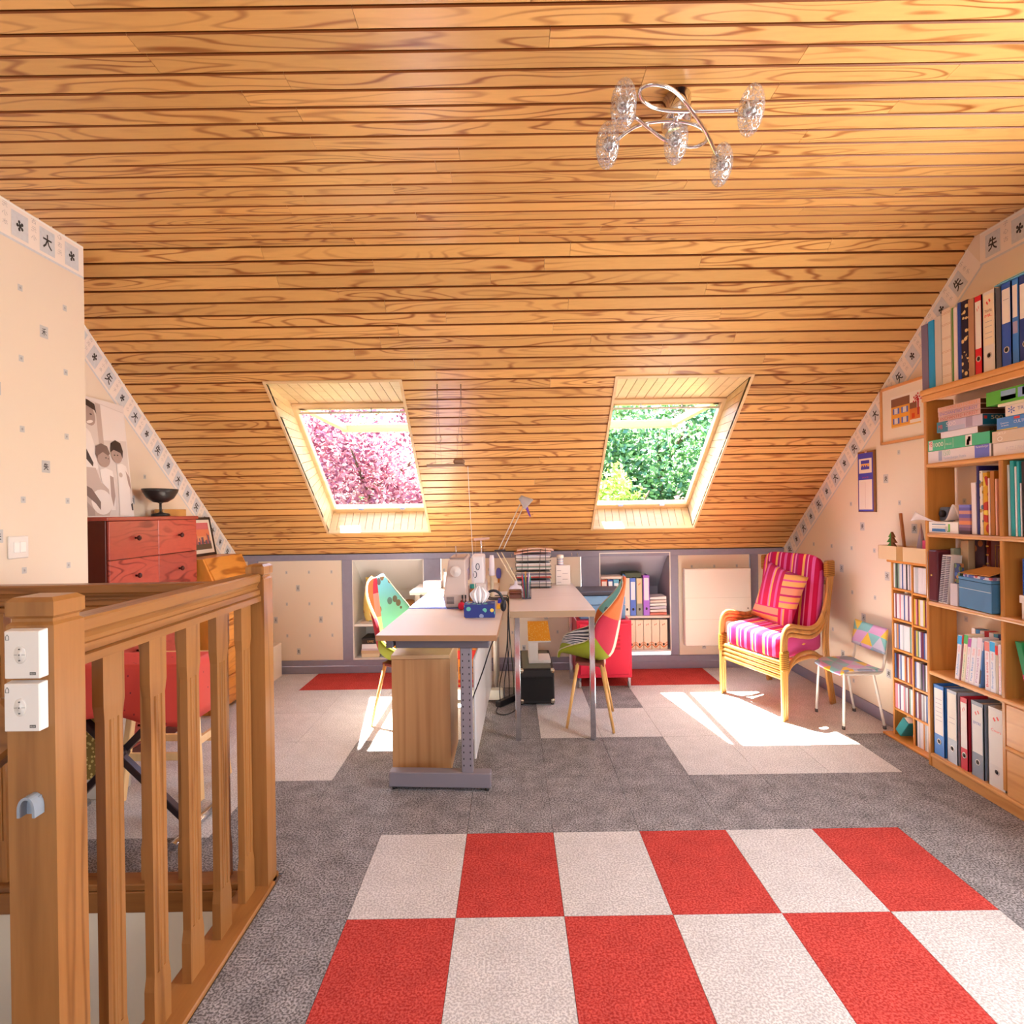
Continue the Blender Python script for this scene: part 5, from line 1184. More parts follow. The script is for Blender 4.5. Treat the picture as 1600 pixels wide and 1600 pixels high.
# ---- fifth shelf: travel guides
z5 = ZS[1] + .0005
guides = [(1484.5, 1491, 'f2ecf0', '38b0ea', 'Andalousie', '7ab0e0'), (1491.2, 1493.6, '8a4a5a', 'c83a1c', '', '8a4a5a'), (1494, 1500, 'efe4cc', '5ac06a', 'Catalogne', '7ac07a'), (1500.3, 1505.5, 'f2ecf0', 'c060b0', 'Florence', 'c070b0'), (1505.8, 1514, 'f2ecf0', 'e8eef4', 'Pays Basque', '6aa8dc'), (1514.3, 1521.5, 'f2ecf4', 'f0e0ec', 'Portugal', 'b07ab0'), (1521.8, 1524.2, '5f8ac0', 'e8e0e4', '', '3a2a3a'), (1531.5, 1539.5, 'f2ecf0', 'e88a80', 'Bons amis', 'e04a40'), (1539.8, 1548, 'eef0f6', '3fb8f0', 'Bretagne Sud', '8ab0e0'), (1548.3, 1552.5, 'c9b8a0', 'd83028', '', '4a3a30'), (1552.8, 1557, 'f2ecf0', 'f0e0e8', 'Provence', 'e08ab0'), (1557.3, 1559.8, 'eef2ea', '5a8ad8', 'Sicile', '7ab06a')]
for i, (x0, x1, body, head, title, tc) in enumerate(guides):
    yf, yn = Yx(x0), Yx(x1) + .0006; h = .212 + .006 * ((i * 7) % 3); lean = -.12 if i < 7 else 0
    xf = lambda p, lean=lean: Vector((p.x, p.y + (p.z - z5) * lean, p.z))
    g = thing('travel_guide', ('white travel guide lettered %s on fifth shelf' % title) if title else ['', 'thin maroon guidebook between Andalousie and Catalogne guides', '', '', '', '', 'guidebook with blue city picture on spine beside Portugal guide', '', '', 'thin tan guidebook with red head beside Bretagne Sud guide', '', ''][i], 'book', (FX + .06, (yf + yn) / 2, z5), 'travel guides on fifth shelf')
    MB(xf).box(FX + .010, FX + .085, yn, yf, z5, z5 + h).build('cover', plain(body, .4), g, bevel=.001)
    pr = MB(xf); x = FX + .0093; pr.poly([(x, yf, z5 + h * .80), (x, yf, z5 + h * .985), (x, yn, z5 + h * .985), (x, yn, z5 + h * .80)], 0)
    if title:
        w = yf - yn; vs, fs, tx0, tx1, ty0, ty1 = text_geo(title); k1 = h * .5 / (tx1 - tx0); k2 = w * .45 / (ty1 - ty0)
        pr.add([(x - .0004, yf - w * .72 + (v.y - ty0) * k2, z5 + h * .08 + (v.x - tx0) * k1) for v in vs], [tuple(reversed(f)) for f in fs], 1)
        vs, fs, tx0, tx1, ty0, ty1 = text_geo('Guide'); k1 = h * .14 / (tx1 - tx0); k2 = w * .4 / (ty1 - ty0)
        pr.add([(x - .0004, yf - w * .7 + (v.y - ty0) * k2, z5 + h * .63 + (v.x - tx0) * k1) for v in vs], [tuple(reversed(f)) for f in fs], 2)
    elif i == 6: pr.poly([(x, yf, z5 + h * .08), (x, yf, z5 + h * .4), (x, yn, z5 + h * .36), (x, yn, z5 + h * .08)], 1)
    pr.build('print', [plain(head, .4), plain(tc, .5), plain('f0968c', .5)], g)
for i in range(11):
    yf = 2.83 - i * .026
    tag(MB().box(FX + .095, FX + .14, yf - .024, yf, z5, z5 + .238 - .002 * (i % 3)).build('paperback', plain(['e4d4d0', '2a6a9a', 'd8ccd0', 'c83038', 'e8dcd8', '5ab0d0', '3a3a6a', 'c8b8c0', '8a3a6a', '4a9a8a', '3a5ac0'][i], .5)), ['rose white', 'petrol blue', 'pale pink', 'red', 'cream', 'light blue', 'dark navy', 'grey pink', 'purple', 'sea green', 'royal blue'][i] + ' guidebook in the back row behind the travel guides', 'book', 'back row guidebooks on fifth shelf')
gbk = thing('green_book', 'green hardback dictionary leaning right of divider on fifth shelf', 'book', (FX + .05, Yx(1592), z5))
xf = lambda p: Vector((p.x, p.y - (p.z - z5) * -.28, p.z)); gy = Yx(1601)
MB(xf).box(FX + .01, FX + .10, gy - .03, gy, z5, z5 + .25).build('cover', plain('128a50', .4), gbk, bevel=.002)
pr = MB(xf); pr.box(FX + .0092, FX + .01, gy - .0295, gy - .0005, z5 + .05, z5 + .12, 0); text(pr, 'VOX', (FX + .02, gy - .0308, z5 + .19), (1, 0, 0), (0, 0, 1), .05, .03, 1); pr.build('print', [plain('d0206a', .4), plain('e0e8b0', .5)], gbk)

# ================================================================== CD rack
RX = 2.15; Yr = lambda x: RX * F / (x - 798); cdz = [.012, .166, .335, .503, .672, .842, 1.0]
rk = thing('cd_rack', 'narrow pine CD rack with two columns beside bookcase', 'rack', (2.19, 3.2, 0))
orp = wood('orange_pine', 'e39a4c', 'b86a24', 'Z', bands=3, rough=.35, along=1, across=12, mix=.4, fine=.3, varia=.05)
orpy = wood('orange_pine_along', 'e39a4c', 'b86a24', 'Y', bands=3, rough=.35, along=1, across=12, mix=.4, fine=.3, varia=.05)
RYA, RYB, RYM = 3.385, 3.025, Yr(1421.5)
for y in (RYA, RYM, RYB + .012): MB().box(RX, XR - .014, y - .012, y, .012, .985).build('upright', orp, rk, bevel=.002)
MB().box(RX - .012, XR - .013, RYB - .01 + .012, RYA + .022, .985, 1.0).build('top', orpy, rk, bevel=.003)
MB().box(RX - .035, XR - .013, RYB + .002, RYA + .04, .0, .014).build('base', orpy, rk, bevel=.003)
for z in cdz[1:-1]:
    MB().box(RX + .001, XR - .015, RYM, RYA - .012, z - .012, z).build('shelf', orpy, rk, bevel=.002)
    MB().box(RX + .001, XR - .015, RYB + .012, RYM - .012, z - (.012 if z < .2 else .020), z - (0 if z < .2 else .008)).build('shelf', orpy, rk, bevel=.002)
cdcol = {'white': 'e9e4ea', 'black': '2a262c', 'grey': '9a969e', 'maroon': '7a2a3a', 'blue': '4a6aa8', 'green': '7a9a86', 'orange': 'd08a4a', 'pink': 'd88a9a', 'yellow': 'd8c450', 'silver': 'c4c8d0', 'purple': '6a4a78'}
cdw = 0.0112; first = None; rg = random.Random(11)
for ci, (ya, yb) in enumerate(((RYA - .013, RYM + .001), (RYM - .013, RYB + .014))):
    for ri in range(6):
        if ci == 0 and ri == 0: continue
        z0 = cdz[ri] + (.001 if ri else .0035) - (.008 if ci and ri > 1 else 0); y = ya
        n_ = int((ya - yb) / (cdw + .0006)); 
        for k in range(n_):
            cn_ = rg.choice(list(cdcol)) if not (ci == 1 and ri == 5) else rg.choice(['white', 'silver'])
            if rg.random() < .35: cn_ = 'white'
            w = cdw; h = .136 + rg.uniform(0, .004); yc = ya - (k + .5) * (cdw + .0006)
            lab = 'CD case with %s spine, %s rack shelf from floor, column next to %s' % (cn_, ['lowest', 'second', 'third', 'fourth', 'fifth', 'sixth'][ri], ['child chair', 'bookcase'][ci]); mt = plain(cdcol[cn_], .3)
            if first is None:
                first = MB().box(RX + .006, XR - .02, yc - w / 2, yc + w / 2, z0, z0 + .138).build('cd_case', mt, None, bevel=.0008); o = first
            else:
                o = copy_obj(first, ((RX + .006 + XR - .02) / 2, yc, z0), None, mt)
            tag(o, lab, 'CD case', 'CD cases with %s spines on %s shelf, %s column' % (cn_, ['lowest', 'second', 'third', 'fourth', 'fifth', 'sixth'][ri], ['outer', 'inner'][ci]))
bd = MB(lambda p: Vector((p.x, p.y - (p.z - .02) * .75, p.z + (p.y - 3.33) * .55)))
o = thing('teal_binder', 'small teal ring binder tipped over at foot of CD rack', 'binder', (RX + .03, 3.33, .015))
bd.box(RX - .012, RX + .055, 3.315, 3.36, .035, .125).build('cover', plain('2a8f94', .4), o, bevel=.002)
MB(bd.xf).box(RX - .008, RX + .05, 3.32, 3.355, .126, .127).build('pages', paper, o)
# cardboard tray with small ornaments on the rack
ty0, ty1, tx0, tx1, tz = RYB + .02, 3.45, RX - .03, XR - .02, 1.0005
tr = thing('cardboard_tray', 'shallow beige cardboard tray with tape on top of CD rack', 'box', ((tx0 + tx1) / 2, (ty0 + ty1) / 2, tz))
kr = plain('ddbf98', .8)
MB().box(tx0, tx1, ty0, ty1, tz, tz + .003).build('bottom', kr, tr)
for q in ((tx0, tx0 + .003, ty0, ty1), (tx1 - .003, tx1, ty0, ty1), (tx0, tx1, ty0, ty0 + .003), (tx0, tx1, ty1 - .003, ty1)): MB().box(*q, tz + .003, tz + .078).build('side', kr, tr)
MB().box(tx0 - .0006, tx0, 3.235, 3.29, tz, tz + .078).build('tape', plain('b98f58', .35), tr)
tree = thing('tree_ornament', 'small green and brown wooden fir tree ornament in cardboard tray', 'ornament', (2.15, 3.38, tz + .003))
for i, (w, z0, z1) in enumerate(((.052, .06, .105), (.040, .095, .135), (.026, .125, .155))):
    MB().prism([(-w, z0), (0, z0), (0, z1)], (2.15, 3.38, tz), (0, -1, 0), (0, 0, 1), (.012, 0, 0)).build('green_half', plain('4a8a2c', .6), tree, fix=True)
    MB().prism([(0, z0), (w, z0), (0, z1)], (2.15, 3.38, tz), (0, -1, 0), (0, 0, 1), (.012, 0, 0)).build('brown_half', plain('7a4414', .6), tree, fix=True)
MB().box(2.15, 2.162, 3.374, 3.386, tz + .0035, tz + .065).build('stem', plain('7a4414', .6), tree)
tag(MB().bar((2.17, 3.285, tz + .0035), (2.17, 3.325, tz + .26), .012, .013, (0, 1, 0)).build('wooden_stick', plain('a0602c', .5)), 'thin brown wooden stick standing up in cardboard tray', 'stick')
cnn = thing('paper_cone', 'grey silver paper cone ornament beside wooden stick in tray', 'ornament', (2.17, 3.16, tz + .003))
MB().lathe([(.042, .0), (.001, .205)], (2.17, 3.16, tz + .0035), 10, sx=KX).build('cone', plain('a89aa8', .35, .3), cnn)
tag(MB().box(2.14, 2.165, 3.075, 3.11, tz + .0035, tz + .12).build('pink_carton', plain('d8487a', .5), bevel=.002), 'small pink carton standing in cardboard tray next to bookcase', 'carton')

# ================================================================== pictures on the right wall
ya, yb = PXX(1440, 577, XR - .01).y - .06, PXX(1371, 602, XR - .01).y - .03; za, zb2 = PXX(1373.5, 688, XR - .01).z - .034, PXX(1371, 602, XR - .01).z - .034
fp = thing('framed_house_picture', 'wood framed print of a yellow house with blue shutters on right wall', 'picture', (XR, (ya + yb) / 2, za))
frw = wood('frame_pine', 'e0a468', 'b87a3c', 'Y', bands=3, rough=.4, along=1, across=14, mix=.3, fine=.3, varia=.05)
for q in ((ya, yb, za, za + .016), (ya, yb, zb2 - .016, zb2), (ya, ya + .016, za, zb2), (yb - .016, yb, za, zb2)): MB().box(XR - .018, XR - .001, *q).build('frame', frw, fp, bevel=.002)
MB().box(XR - .010, XR - .002, ya, yb, za, zb2).build('mount', plain('f2e6d4', .6), fp)
art = MB(); W_, H_ = yb - ya, zb2 - za
def ap(u0, u1, v0, v1, mi, k=0): art.poly([(XR - .0106 - k * .0005, yb - W_ * u0, za + H_ * v0), (XR - .0106 - k * .0005, yb - W_ * u0, za + H_ * v1), (XR - .0106 - k * .0005, yb - W_ * u1, za + H_ * v1), (XR - .0106 - k * .0005, yb - W_ * u1, za + H_ * v0)], mi)
ap(.22, .84, .26, .80, 0); ap(.235, .62, .28, .62, 1, 1); ap(.235, .62, .62, .76, 2, 1); ap(.62, .82, .34, .52, 3, 1); ap(.62, .76, .52, .62, 2, 1)
for u in (.27, .45):
    for v in (.32, .49):
        ap(u, u + .14, v, v + .10, 4, 2); ap(u + .035, u + .105, v + .005, v + .10, 5, 3)
ap(.77, .80, .4, .66, 6, 2); ap(.66, .72, .36, .44, 7, 2)
for i in range(14):
    a_ = i * 2.4; rr = .012 + .006 * i; cu_, cv_ = .765 + rr * math.cos(a_) * .9, .67 + rr * math.sin(a_); ap(cu_ - .012, cu_ + .012, cv_ - .014, cv_ + .014, 6, 3)
ap(.24, .84, .26, .285, 8, 2)
art.build('picture', [plain(c, .6) for c in ('f6efe4', 'eaa63c', '8a5a44', 'e0803c', '6a7ac8', 'e8e0dc', 'c03040', 'd84a20', 'f0c070')], fp)
ya, yb = PXX(1366.5, 701, XR - .01).y, PXX(1340, 707, XR - .01).y; zb2, za = PXX(1340.5, 707, XR - .01).z, PXX(1339, 800, XR - .01).z
cal = thing('wall_calendar', 'tall blue wall calendar hanging under framed house picture', 'calendar', (XR, (ya + yb) / 2, za))
MB().box(XR - .010, XR - .002, ya, yb, za, zb2).build('board', plain('8a5a30', .6), cal)
art = MB(); W_, H_ = yb - ya, zb2 - za
ap(.02, .90, .01, .97, 0); ap(.08, .83, .64, .88, 1, 1); ap(.20, .70, .70, .85, 2, 2); ap(.20, .70, .745, .795, 3, 3); ap(.06, .84, .04, .53, 1, 1); ap(.44, .455, .06, .5, 4, 2)
for i in range(3): ap(.26 + i * .13, .33 + i * .13, .745, .768, 2, 4)
text(art, 'SANTÉ', (XR - .0125, yb - W_ * .28, za + H_ * .56), (0, -1, 0), (0, 0, 1), W_ * .36, H_ * .022, 5)
art.build('print', [plain(c, .6) for c in ('4a48b8', 'f2e4dc', '4a48b8', 'f0b85a', 'd8b8b4', 'd8305a')], cal)
MB().lathe([(.009, 0), (.009, .004), (0, .006)], (XR - .010, (ya + yb) / 2, zb2 - .004), 10, axis=(-1, 0, 0)).build('pin', plain('d8a89a', .4), cal)
# ================================================================== things on the left desk
Dp = lambda x, y: PZ(x, y, TZ)
sq = XF(0, 0, 0)
q0, q1, q2, q3 = Dp(638, 951), Dp(722, 952), Dp(715, 933), Dp(662, 932)
tag(MB().hexa([(v.x, v.y, TZ + .0004) for v in (q0, q1, q2, q3)], [(v.x, v.y, TZ + .0028) for v in (q0, q1, q2, q3)]).build('cutting_mat', plain('6f80c8', .5)), 'blue cutting mat lying on left desk under sewing machine', 'mat')
# sewing machine seen from its handwheel end
a = Dp(714, 948); my0, my1 = a.y - .07, a.y + .40; mx0, mx1 = a.x - .072, a.x + .062; z0 = TZ + .003
beige = plain('c9b4ac', .4); beige2 = plain('ddd0cc', .4)
sm = thing('sewing_machine', 'beige sewing machine with round handwheel standing on blue cutting mat', 'sewing machine', (a.x, (my0 + my1) / 2, z0))
MB().hexa([(mx0, my0, z0 + .07), (mx1, my0, z0 + .07), (mx1, my0 + .16, z0 + .07), (mx0, my0 + .16, z0 + .07)], [(mx0 + .032, my0 + .01, z0 + .285), (mx1 - .004, my0 + .01, z0 + .285), (mx1 - .004, my0 + .16, z0 + .285), (mx0 + .032, my0 + .16, z0 + .285)]).build('column', beige, sm, bevel=.008, seg=2)
MB().hexa([(mx0 + .01, my0 + .01, z0 + .0005), (mx1, my0 + .01, z0 + .0005), (mx1, my1, z0 + .0005), (mx0 + .01, my1, z0 + .0005)], [(mx0 - .004, my0, z0 + .075), (mx1, my0, z0 + .075), (mx1, my1, z0 + .075), (mx0 - .004, my1, z0 + .075)]).build('bed', beige, sm, bevel=.006)
MB().box(mx0 + .03, mx1 - .006, my0 + .15, my1, z0 + .20, z0 + .285).build('arm', beige, sm, bevel=.01, seg=2)
MB().box(mx0 + .03, mx1 - .006, my1 - .09, my1, z0 + .12, z0 + .21).build('needle_head', beige, sm, bevel=.006)
MB(lambda p: Vector((mx0 + .075 + p.x, my0 - .002 + p.y, z0 + .215 + p.z))).lathe([(.032, 0), (.032, .016), (.027, .022), (.012, .02), (.010, .026), (0, .026)], n=24, axis=(0, -1, 0)).build('handwheel', beige2, sm)
vt = MB()
for i in range(6): vt.box(mx0 + .018, mx0 + .062, my0 - .001 + (.0006 * i if False else 0), my0 + .004, z0 + .024 + i * .0075, z0 + .028 + i * .0075)
vt.build('vent', plain('6a5a58', .6), sm)
MB().box(mx0 + .036, mx1 - .008, my0 + .015, my0 + .3, z0 + .285, z0 + .295).build('lid', plain('8f7a78', .4), sm, bevel=.003)
MB().tube([(mx0 + .07, my0 + .08, z0 + .29), (mx0 + .07, my0 + .08, z0 + .36)], .002, 6).build('spool_pin', chrome, sm)
# overlock machine with thread stand beside it
b0 = Dp(748, 940); ox0, ox1, oy0, oy1 = b0.x - .046, b0.x + .045, b0.y + .02, b0.y + .3
ov = thing('overlock_machine', 'white overlock machine with thread stand behind tissue box', 'sewing machine', (b0.x, b0.y + .15, TZ))
MB().box(ox0, ox1, oy0, oy1, TZ + .001, TZ + .11).build('base', beige2, ov, bevel=.008)
MB().box(ox0, ox1 - .01, oy0 + .03, oy1 - .04, TZ + .105, TZ + .285).build('body', plain('e4dcdc', .4), ov, bevel=.012, seg=2)
pole_top = P(756, 843, b0.y + .2).z
MB().tube([(ox1 - .035, oy1 - .06, TZ + .27), (ox1 - .035, oy1 - .06, pole_top)], .004, 8).build('thread_pole', chrome, ov)
MB().bar((ox0 + .005, oy1 - .06, pole_top), (ox1 + .02, oy1 - .06, pole_top + .006), .018, .016).build('thread_guide', plain('d8b0a4', .5), ov, bevel=.002)
for x in (ox0 + .02, ox0 + .05, ox0 + .08): MB().tube([(x, oy1 - .06, pole_top), (x + .004, oy0 + .06, TZ + .285)], .0006, 4).build('thread', plain('f0d0c0', .7), ov)
for i, (dx, dz) in enumerate(((.040, .215), (.022, .165))):
    ring = [(ox0 + dx + .016 * KX * math.cos(t * .3927), oy0 + .028, TZ + dz + .020 * math.sin(t * .3927)) for t in range(16)]
    MB().tube(ring, .0022, 6, closed=True).build('dial_ring', plain('3a3a4a', .4), ov)
sp = thing('thread_cone', 'tall white thread cone with red foot beside overlock machine', 'thread', (ox1 + .03, b0.y + .16, TZ))
MB(lambda p: Vector((ox1 + .034 + p.x * KX, b0.y + .2 + p.y, TZ + p.z))).lathe([(.026, .001), (.026, .012), (.02, .016), (.02, .13), (.024, .133), (.024, .142)], n=14).build('stand', plain('cdb89a', .4), sp)
MB(lambda p: Vector((ox1 + .034 + p.x * KX, b0.y + .2 + p.y, TZ + p.z))).lathe([(.030, .143), (.024, .26), (.02, .265), (.02, .275)], n=16).build('cone', plain('efe4ea', .7), sp)
# tissue box
t0, t1 = Dp(725, 966), Dp(773, 967); tz0, th = TZ + .0005, .07
tb_ = thing('tissue_box', 'navy patterned tissue box with white tissue on left desk', 'tissue box', ((t0.x + t1.x) / 2, t0.y + .06, TZ))
MB().box(t0.x, t1.x, t0.y, t0.y + .125, tz0, tz0 + th).build('box', speckle('tissue_print', '22307a', ['5fb0a0', 'e0c050', '8a93b8', '22307a', '22307a'], scale=34, thr=.4), tb_, bevel=.002)
def tis(u, v):
    s = (u - .5) * 2; w = .025 + .028 * math.sin(min(v, .62) / .62 * 1.571) - .034 * max(0, v - .62) / .38
    return ((t0.x + t1.x) / 2 + s * w, t0.y + .06 + .014 * math.sin(u * 22) * (1 - .3 * v), tz0 + th + .095 * v - .01 * abs(s) * v)
MB().grid(tis, 26, 12, thick=.0012).build('tissue', plain('f4eef0', .8), tb_)
# pincushion, bottles, jar, headphones
c = Vector((P(721, 951, my0 - .06).x, my0 - .085, TZ)); pc_ = thing('pincushion', 'small red pincushion in front of sewing machine', 'pincushion', (c.x, c.y + .02, TZ))
MB().ell((c.x, c.y + .025, TZ + .0242), .020, .028, .0225, e=.9).build('pad', plain('c81a3c', .8), pc_)
MB().lathe([(.006, 0), (.004, .012), (0, .014)], (c.x, c.y + .025, TZ + .045), 8).build('stalk', plain('7a1a24', .6), pc_)
for x, lb_ in ((721, 'dark brown small bottle left of jar behind pincushion'), (726, 'dark brown small bottle next to tissue box behind pincushion')):
    c = Vector((P(x + 2, 944, my0).x, my0 - .046, TZ + .0026)); bt = thing('small_bottle', lb_, 'bottle', (c.x, c.y + .02, TZ), 'small bottles on left desk')
    MB().lathe([(.011, .0005), (.011, .04), (.005, .05), (.005, .058)], (c.x, c.y + .03, TZ + .0026), 12, sx=KX).build('body', plain('5a3a2a', .3), bt)
    MB().lathe([(.007, .058), (.007, .078), (0, .079)], (c.x, c.y + .03, TZ + .0026), 12, sx=KX).build('cap', plain('1c1a1e', .5), bt)
c = Dp(737, 943) + Vector((.006, 0, 0)); jr = thing('glass_jar', 'amber jar with teal lid behind tissue box', 'jar', (c.x, c.y, TZ))
MB().lathe([(.030, .001), (.032, .01), (.032, .085), (.026, .092)], (c.x, c.y + .03, TZ), 16, sx=KX).build('jar', plain('a8683c', .2), jr)
MB().lathe([(.029, .092), (.029, .115), (0, .116)], (c.x, c.y + .03, TZ), 16, sx=KX).build('lid', plain('2a8a80', .4), jr)
hp = thing('headphones', 'black headphones behind tissue box on left desk', 'headphones', (t1.x + .012, t0.y + .15, TZ))
hx, hy = t1.x - .012, t0.y + .19
MB().tube([(hx - .055 * math.cos(t * .2618), hy, TZ + .045 + .075 * math.sin(t * .2618)) for t in range(13)], .008, 8).build('headband', plain('23242c', .5), hp)
for s in (-1, 1): MB().ell((hx + s * .055, hy, TZ + .034), .018, .034, .033).build('ear_cup', plain('1c1d26', .5), hp)
tag(MB().box(t1.x + .006, t1.x + .036, t0.y + .42, t0.y + .52, TZ + .001, TZ + .03).build('stapler_box', plain('2a2ab0', .4), bevel=.004), 'small bright blue carton at right edge of left desk behind headphones', 'carton')
tag(MB().box(t1.x + .002, t1.x + .034, t0.y + .28, t0.y + .37, TZ + .001, TZ + .02).build('notepad', plain('d8a020', .5), bevel=.002), 'yellow notepad at right edge of left desk', 'notepad')
c = Dp(695, 925); jw = thing('white_jar', 'clear white plastic jar on rear white table', 'jar', (c.x, 4.5, TZ - .006))
MB().lathe([(.032, .001), (.034, .02), (.034, .085), (.03, .095), (.03, .12), (0, .122)], (-.49, 4.5, TZ - .006), 16, sx=KX).build('jar', plain('efe6e2', .3), jw)
tag(MB().box(-.66, -.53, 4.46, 4.6, TZ - .0055, TZ + .045).build('floral_carton', speckle('carton_print', 'f4e8e0', ['d08a90', '9a9ac0', 'f4e8e0'], scale=60, thr=.35), bevel=.002), 'low pale printed carton on rear white table', 'carton')

# ================================================================== things on the right table
# letter trays
lx0, lx1, ly0, ly1 = .03, .29, 4.36, 4.62
lt = thing('letter_trays', 'stacked wire letter trays crammed with papers on right table', 'letter tray', ((lx0 + lx1) / 2, 4.5, TZ))
wire = plain('55504e', .3, .7)
for k in range(4):
    z = TZ + .008 + k * .063
    MB().box(lx0, lx1, ly0, ly1, z, z + .004).build('tray', wire, lt)
    rim = [(lx0, ly0, z + .025), (lx1, ly0, z + .025), (lx1, ly1, z + .025), (lx0, ly1, z + .025)]
    MB().tube(rim, .0022, 5, closed=True, smooth=False).build('rim_wire', wire, lt)
for x in (lx0 + .04, lx1 - .09):
    MB().tube([(x, ly0 - .004, TZ + .002), (x + .012, ly0 - .004, TZ + .285), (x + .05, ly0 - .004, TZ + .292), (x + .05, ly0 - .004, TZ + .002)], .0022, 5, smooth=False).build('support_wire', wire, lt)
rg = random.Random(2); pcs = ['e8d4c8', 'd8c0b8', 'efe6e4', 'b8b0c0', 'c84a40', 'e8dcd0', '8a7a88', 'd0b8a8', 'efe2da', '9ab0a0', 'e0c8c0', 'f2ecea']
for k in range(4):
    for j in range(4):
        z = TZ + .0125 + k * .063 + j * .011
        dx = rg.uniform(-.001, .003); c = pcs[(k * 4 + j) % 12]
        tag(MB().box(lx0 + .005 + dx, lx1 - .007 + dx, ly0 + .004 + rg.uniform(0, .008), ly1 - .01, z, z + .0095).build('paper_pile', plain(c, .7)), '%s sheaf of papers in %s wire letter tray' % (['cream', 'rose beige', 'white', 'lilac grey', 'red', 'ivory', 'mauve grey', 'tan', 'off white', 'sage green', 'pale pink', 'bright white'][(k * 4 + j) % 12], ['lowest', 'second', 'third', 'topmost'][k]), 'papers', 'papers in the letter trays')
for i, (dx, dz, c, lb_) in enumerate(((0, .2535, 'e2b0a0', 'pink card folder lying on top of letter trays'), (.02, .272, 'e8c4b4', 'bent peach folder topmost on letter trays'))):
    tag(MB().grid(lambda u, v: (lx0 - .01 + dx + .27 * u, ly0 + .0 + .24 * v, TZ + dz + .022 * math.sin(u * 2.4 + .4 * i) * (1 - .3 * v)), 10, 4, thick=.008).build('card_folder', plain(c, .7)), lb_, 'folder')
# jar and slip box behind
sb = thing('card_box', 'white card index box with printed lines at back of right table', 'box', (.385, 4.57, TZ))
MB().box(.335, .445, 4.53, 4.60, TZ + .001, TZ + .15).build('box', plain('e8dcd4', .5), sb, bevel=.002)
pl_ = MB()
for i in range(5): pl_.box(.345 + (i % 2) * .04, .375 + (i % 2) * .05, 4.5292, 4.5298, TZ + .02 + i * .022, TZ + .024 + i * .022)
pl_.build('print', plain('a89a9a', .6), sb)
jl = thing('lidded_jar', 'striped white jar with pale lid standing on card index box', 'jar', (.36, 4.565, TZ + .151))
MB().lathe([(.036, 0), (.038, .01), (.036, .03), (.036, .055)], (.372, 4.565, TZ + .1515), 16, sx=KX).build('jar', stripes('jar_stripes', 'Z', .018, [(0, 'b8c4d0'), (.4, 'efe6da'), (.7, 'c8a0b8')], off=.2), jl)
MB().lathe([(.040, .055), (.040, .075), (0, .078)], (.372, 4.565, TZ + .1515), 16, sx=KX).build('lid', plain('f4ece0', .4), jl)
# pencil cup
c = Dp(823, 936); pcx, pcy = c.x, c.y + .03
cup = thing('pencil_cup', 'black wire mesh pencil cup on right table', 'cup', (pcx, pcy, TZ))
for q in ((-1, -1, 1, -1), (1, -1, 1, 1), (1, 1, -1, 1), (-1, 1, -1, -1)):
    w = .028; g = MB()
    a_, b_ = Vector((pcx + q[0] * w, pcy + q[1] * w * 1.2, 0)), Vector((pcx + q[2] * w, pcy + q[3] * w * 1.2, 0))
    for i in range(8): p = a_.lerp(b_, i / 7); g.bar((p.x, p.y, TZ + .002), (p.x, p.y, TZ + .105), .0016, .0016)
    for i in range(11): g.bar(a_ + Vector((0, 0, TZ + .004 + i * .01)), b_ + Vector((0, 0, TZ + .004 + i * .01)), .0014, .0014)
    g.build('mesh_side', plain('55505a', .4, .5), cup)
MB().box(pcx - .028, pcx + .028, pcy - .034, pcy + .034, TZ + .0005, TZ + .003).build('base', plain('55505a', .4, .5), cup)
rg = random.Random(9)
for i, (c, nmc) in enumerate((('d83a30', 'red'), ('2a6ab8', 'blue'), ('2f9a5a', 'green'), ('e0a030', 'yellow'), ('2a2a35', 'black'), ('8a4aa0', 'purple'), ('f0ece8', 'white'), ('1f9a9a', 'teal'))):
    gx_, gy_ = -.0145 + .00414 * i, (-.021, .007, -.007, .021)[i % 4]; p0 = Vector((pcx + gx_, pcy + gy_, TZ + .0045)); p1 = Vector((pcx + gx_ * 1.9, pcy + gy_ * 1.35, TZ + rg.uniform(.14, .175)))
    pn = thing('pen', '%s pen standing in mesh pencil cup' % nmc, 'pen', p0, 'pens in the pencil cup')
    MB().tube([p0, p0.lerp(p1, .8)], .0035, 6).build('barrel', plain(c, .4), pn); MB().tube([p0.lerp(p1, .8), p1], [.004, .0025], 6).build('cap', plain(c, .3), pn)
c0, c1 = Dp(789, 936), Dp(816, 937)
wbx = thing('wooden_casket', 'dark red brown wooden casket on right table beside pencil cup', 'box', ((c0.x + c1.x) / 2, c0.y + .05, TZ))
dkw = wood('casket_wood', '7a3c22', '47190c', 'X', bands=4, rough=.35, along=1.5, across=12, mix=.6, fine=.3, varia=0)
MB().box(c0.x + .028, c1.x - .003, c0.y + .01, c0.y + .12, TZ + .0005, TZ + .030).build('base', dkw, wbx, bevel=.003)
MB().box(c0.x + .026, c1.x - .001, c0.y + .008, c0.y + .122, TZ + .031, TZ + .048).build('lid', dkw, wbx, bevel=.005, seg=2)
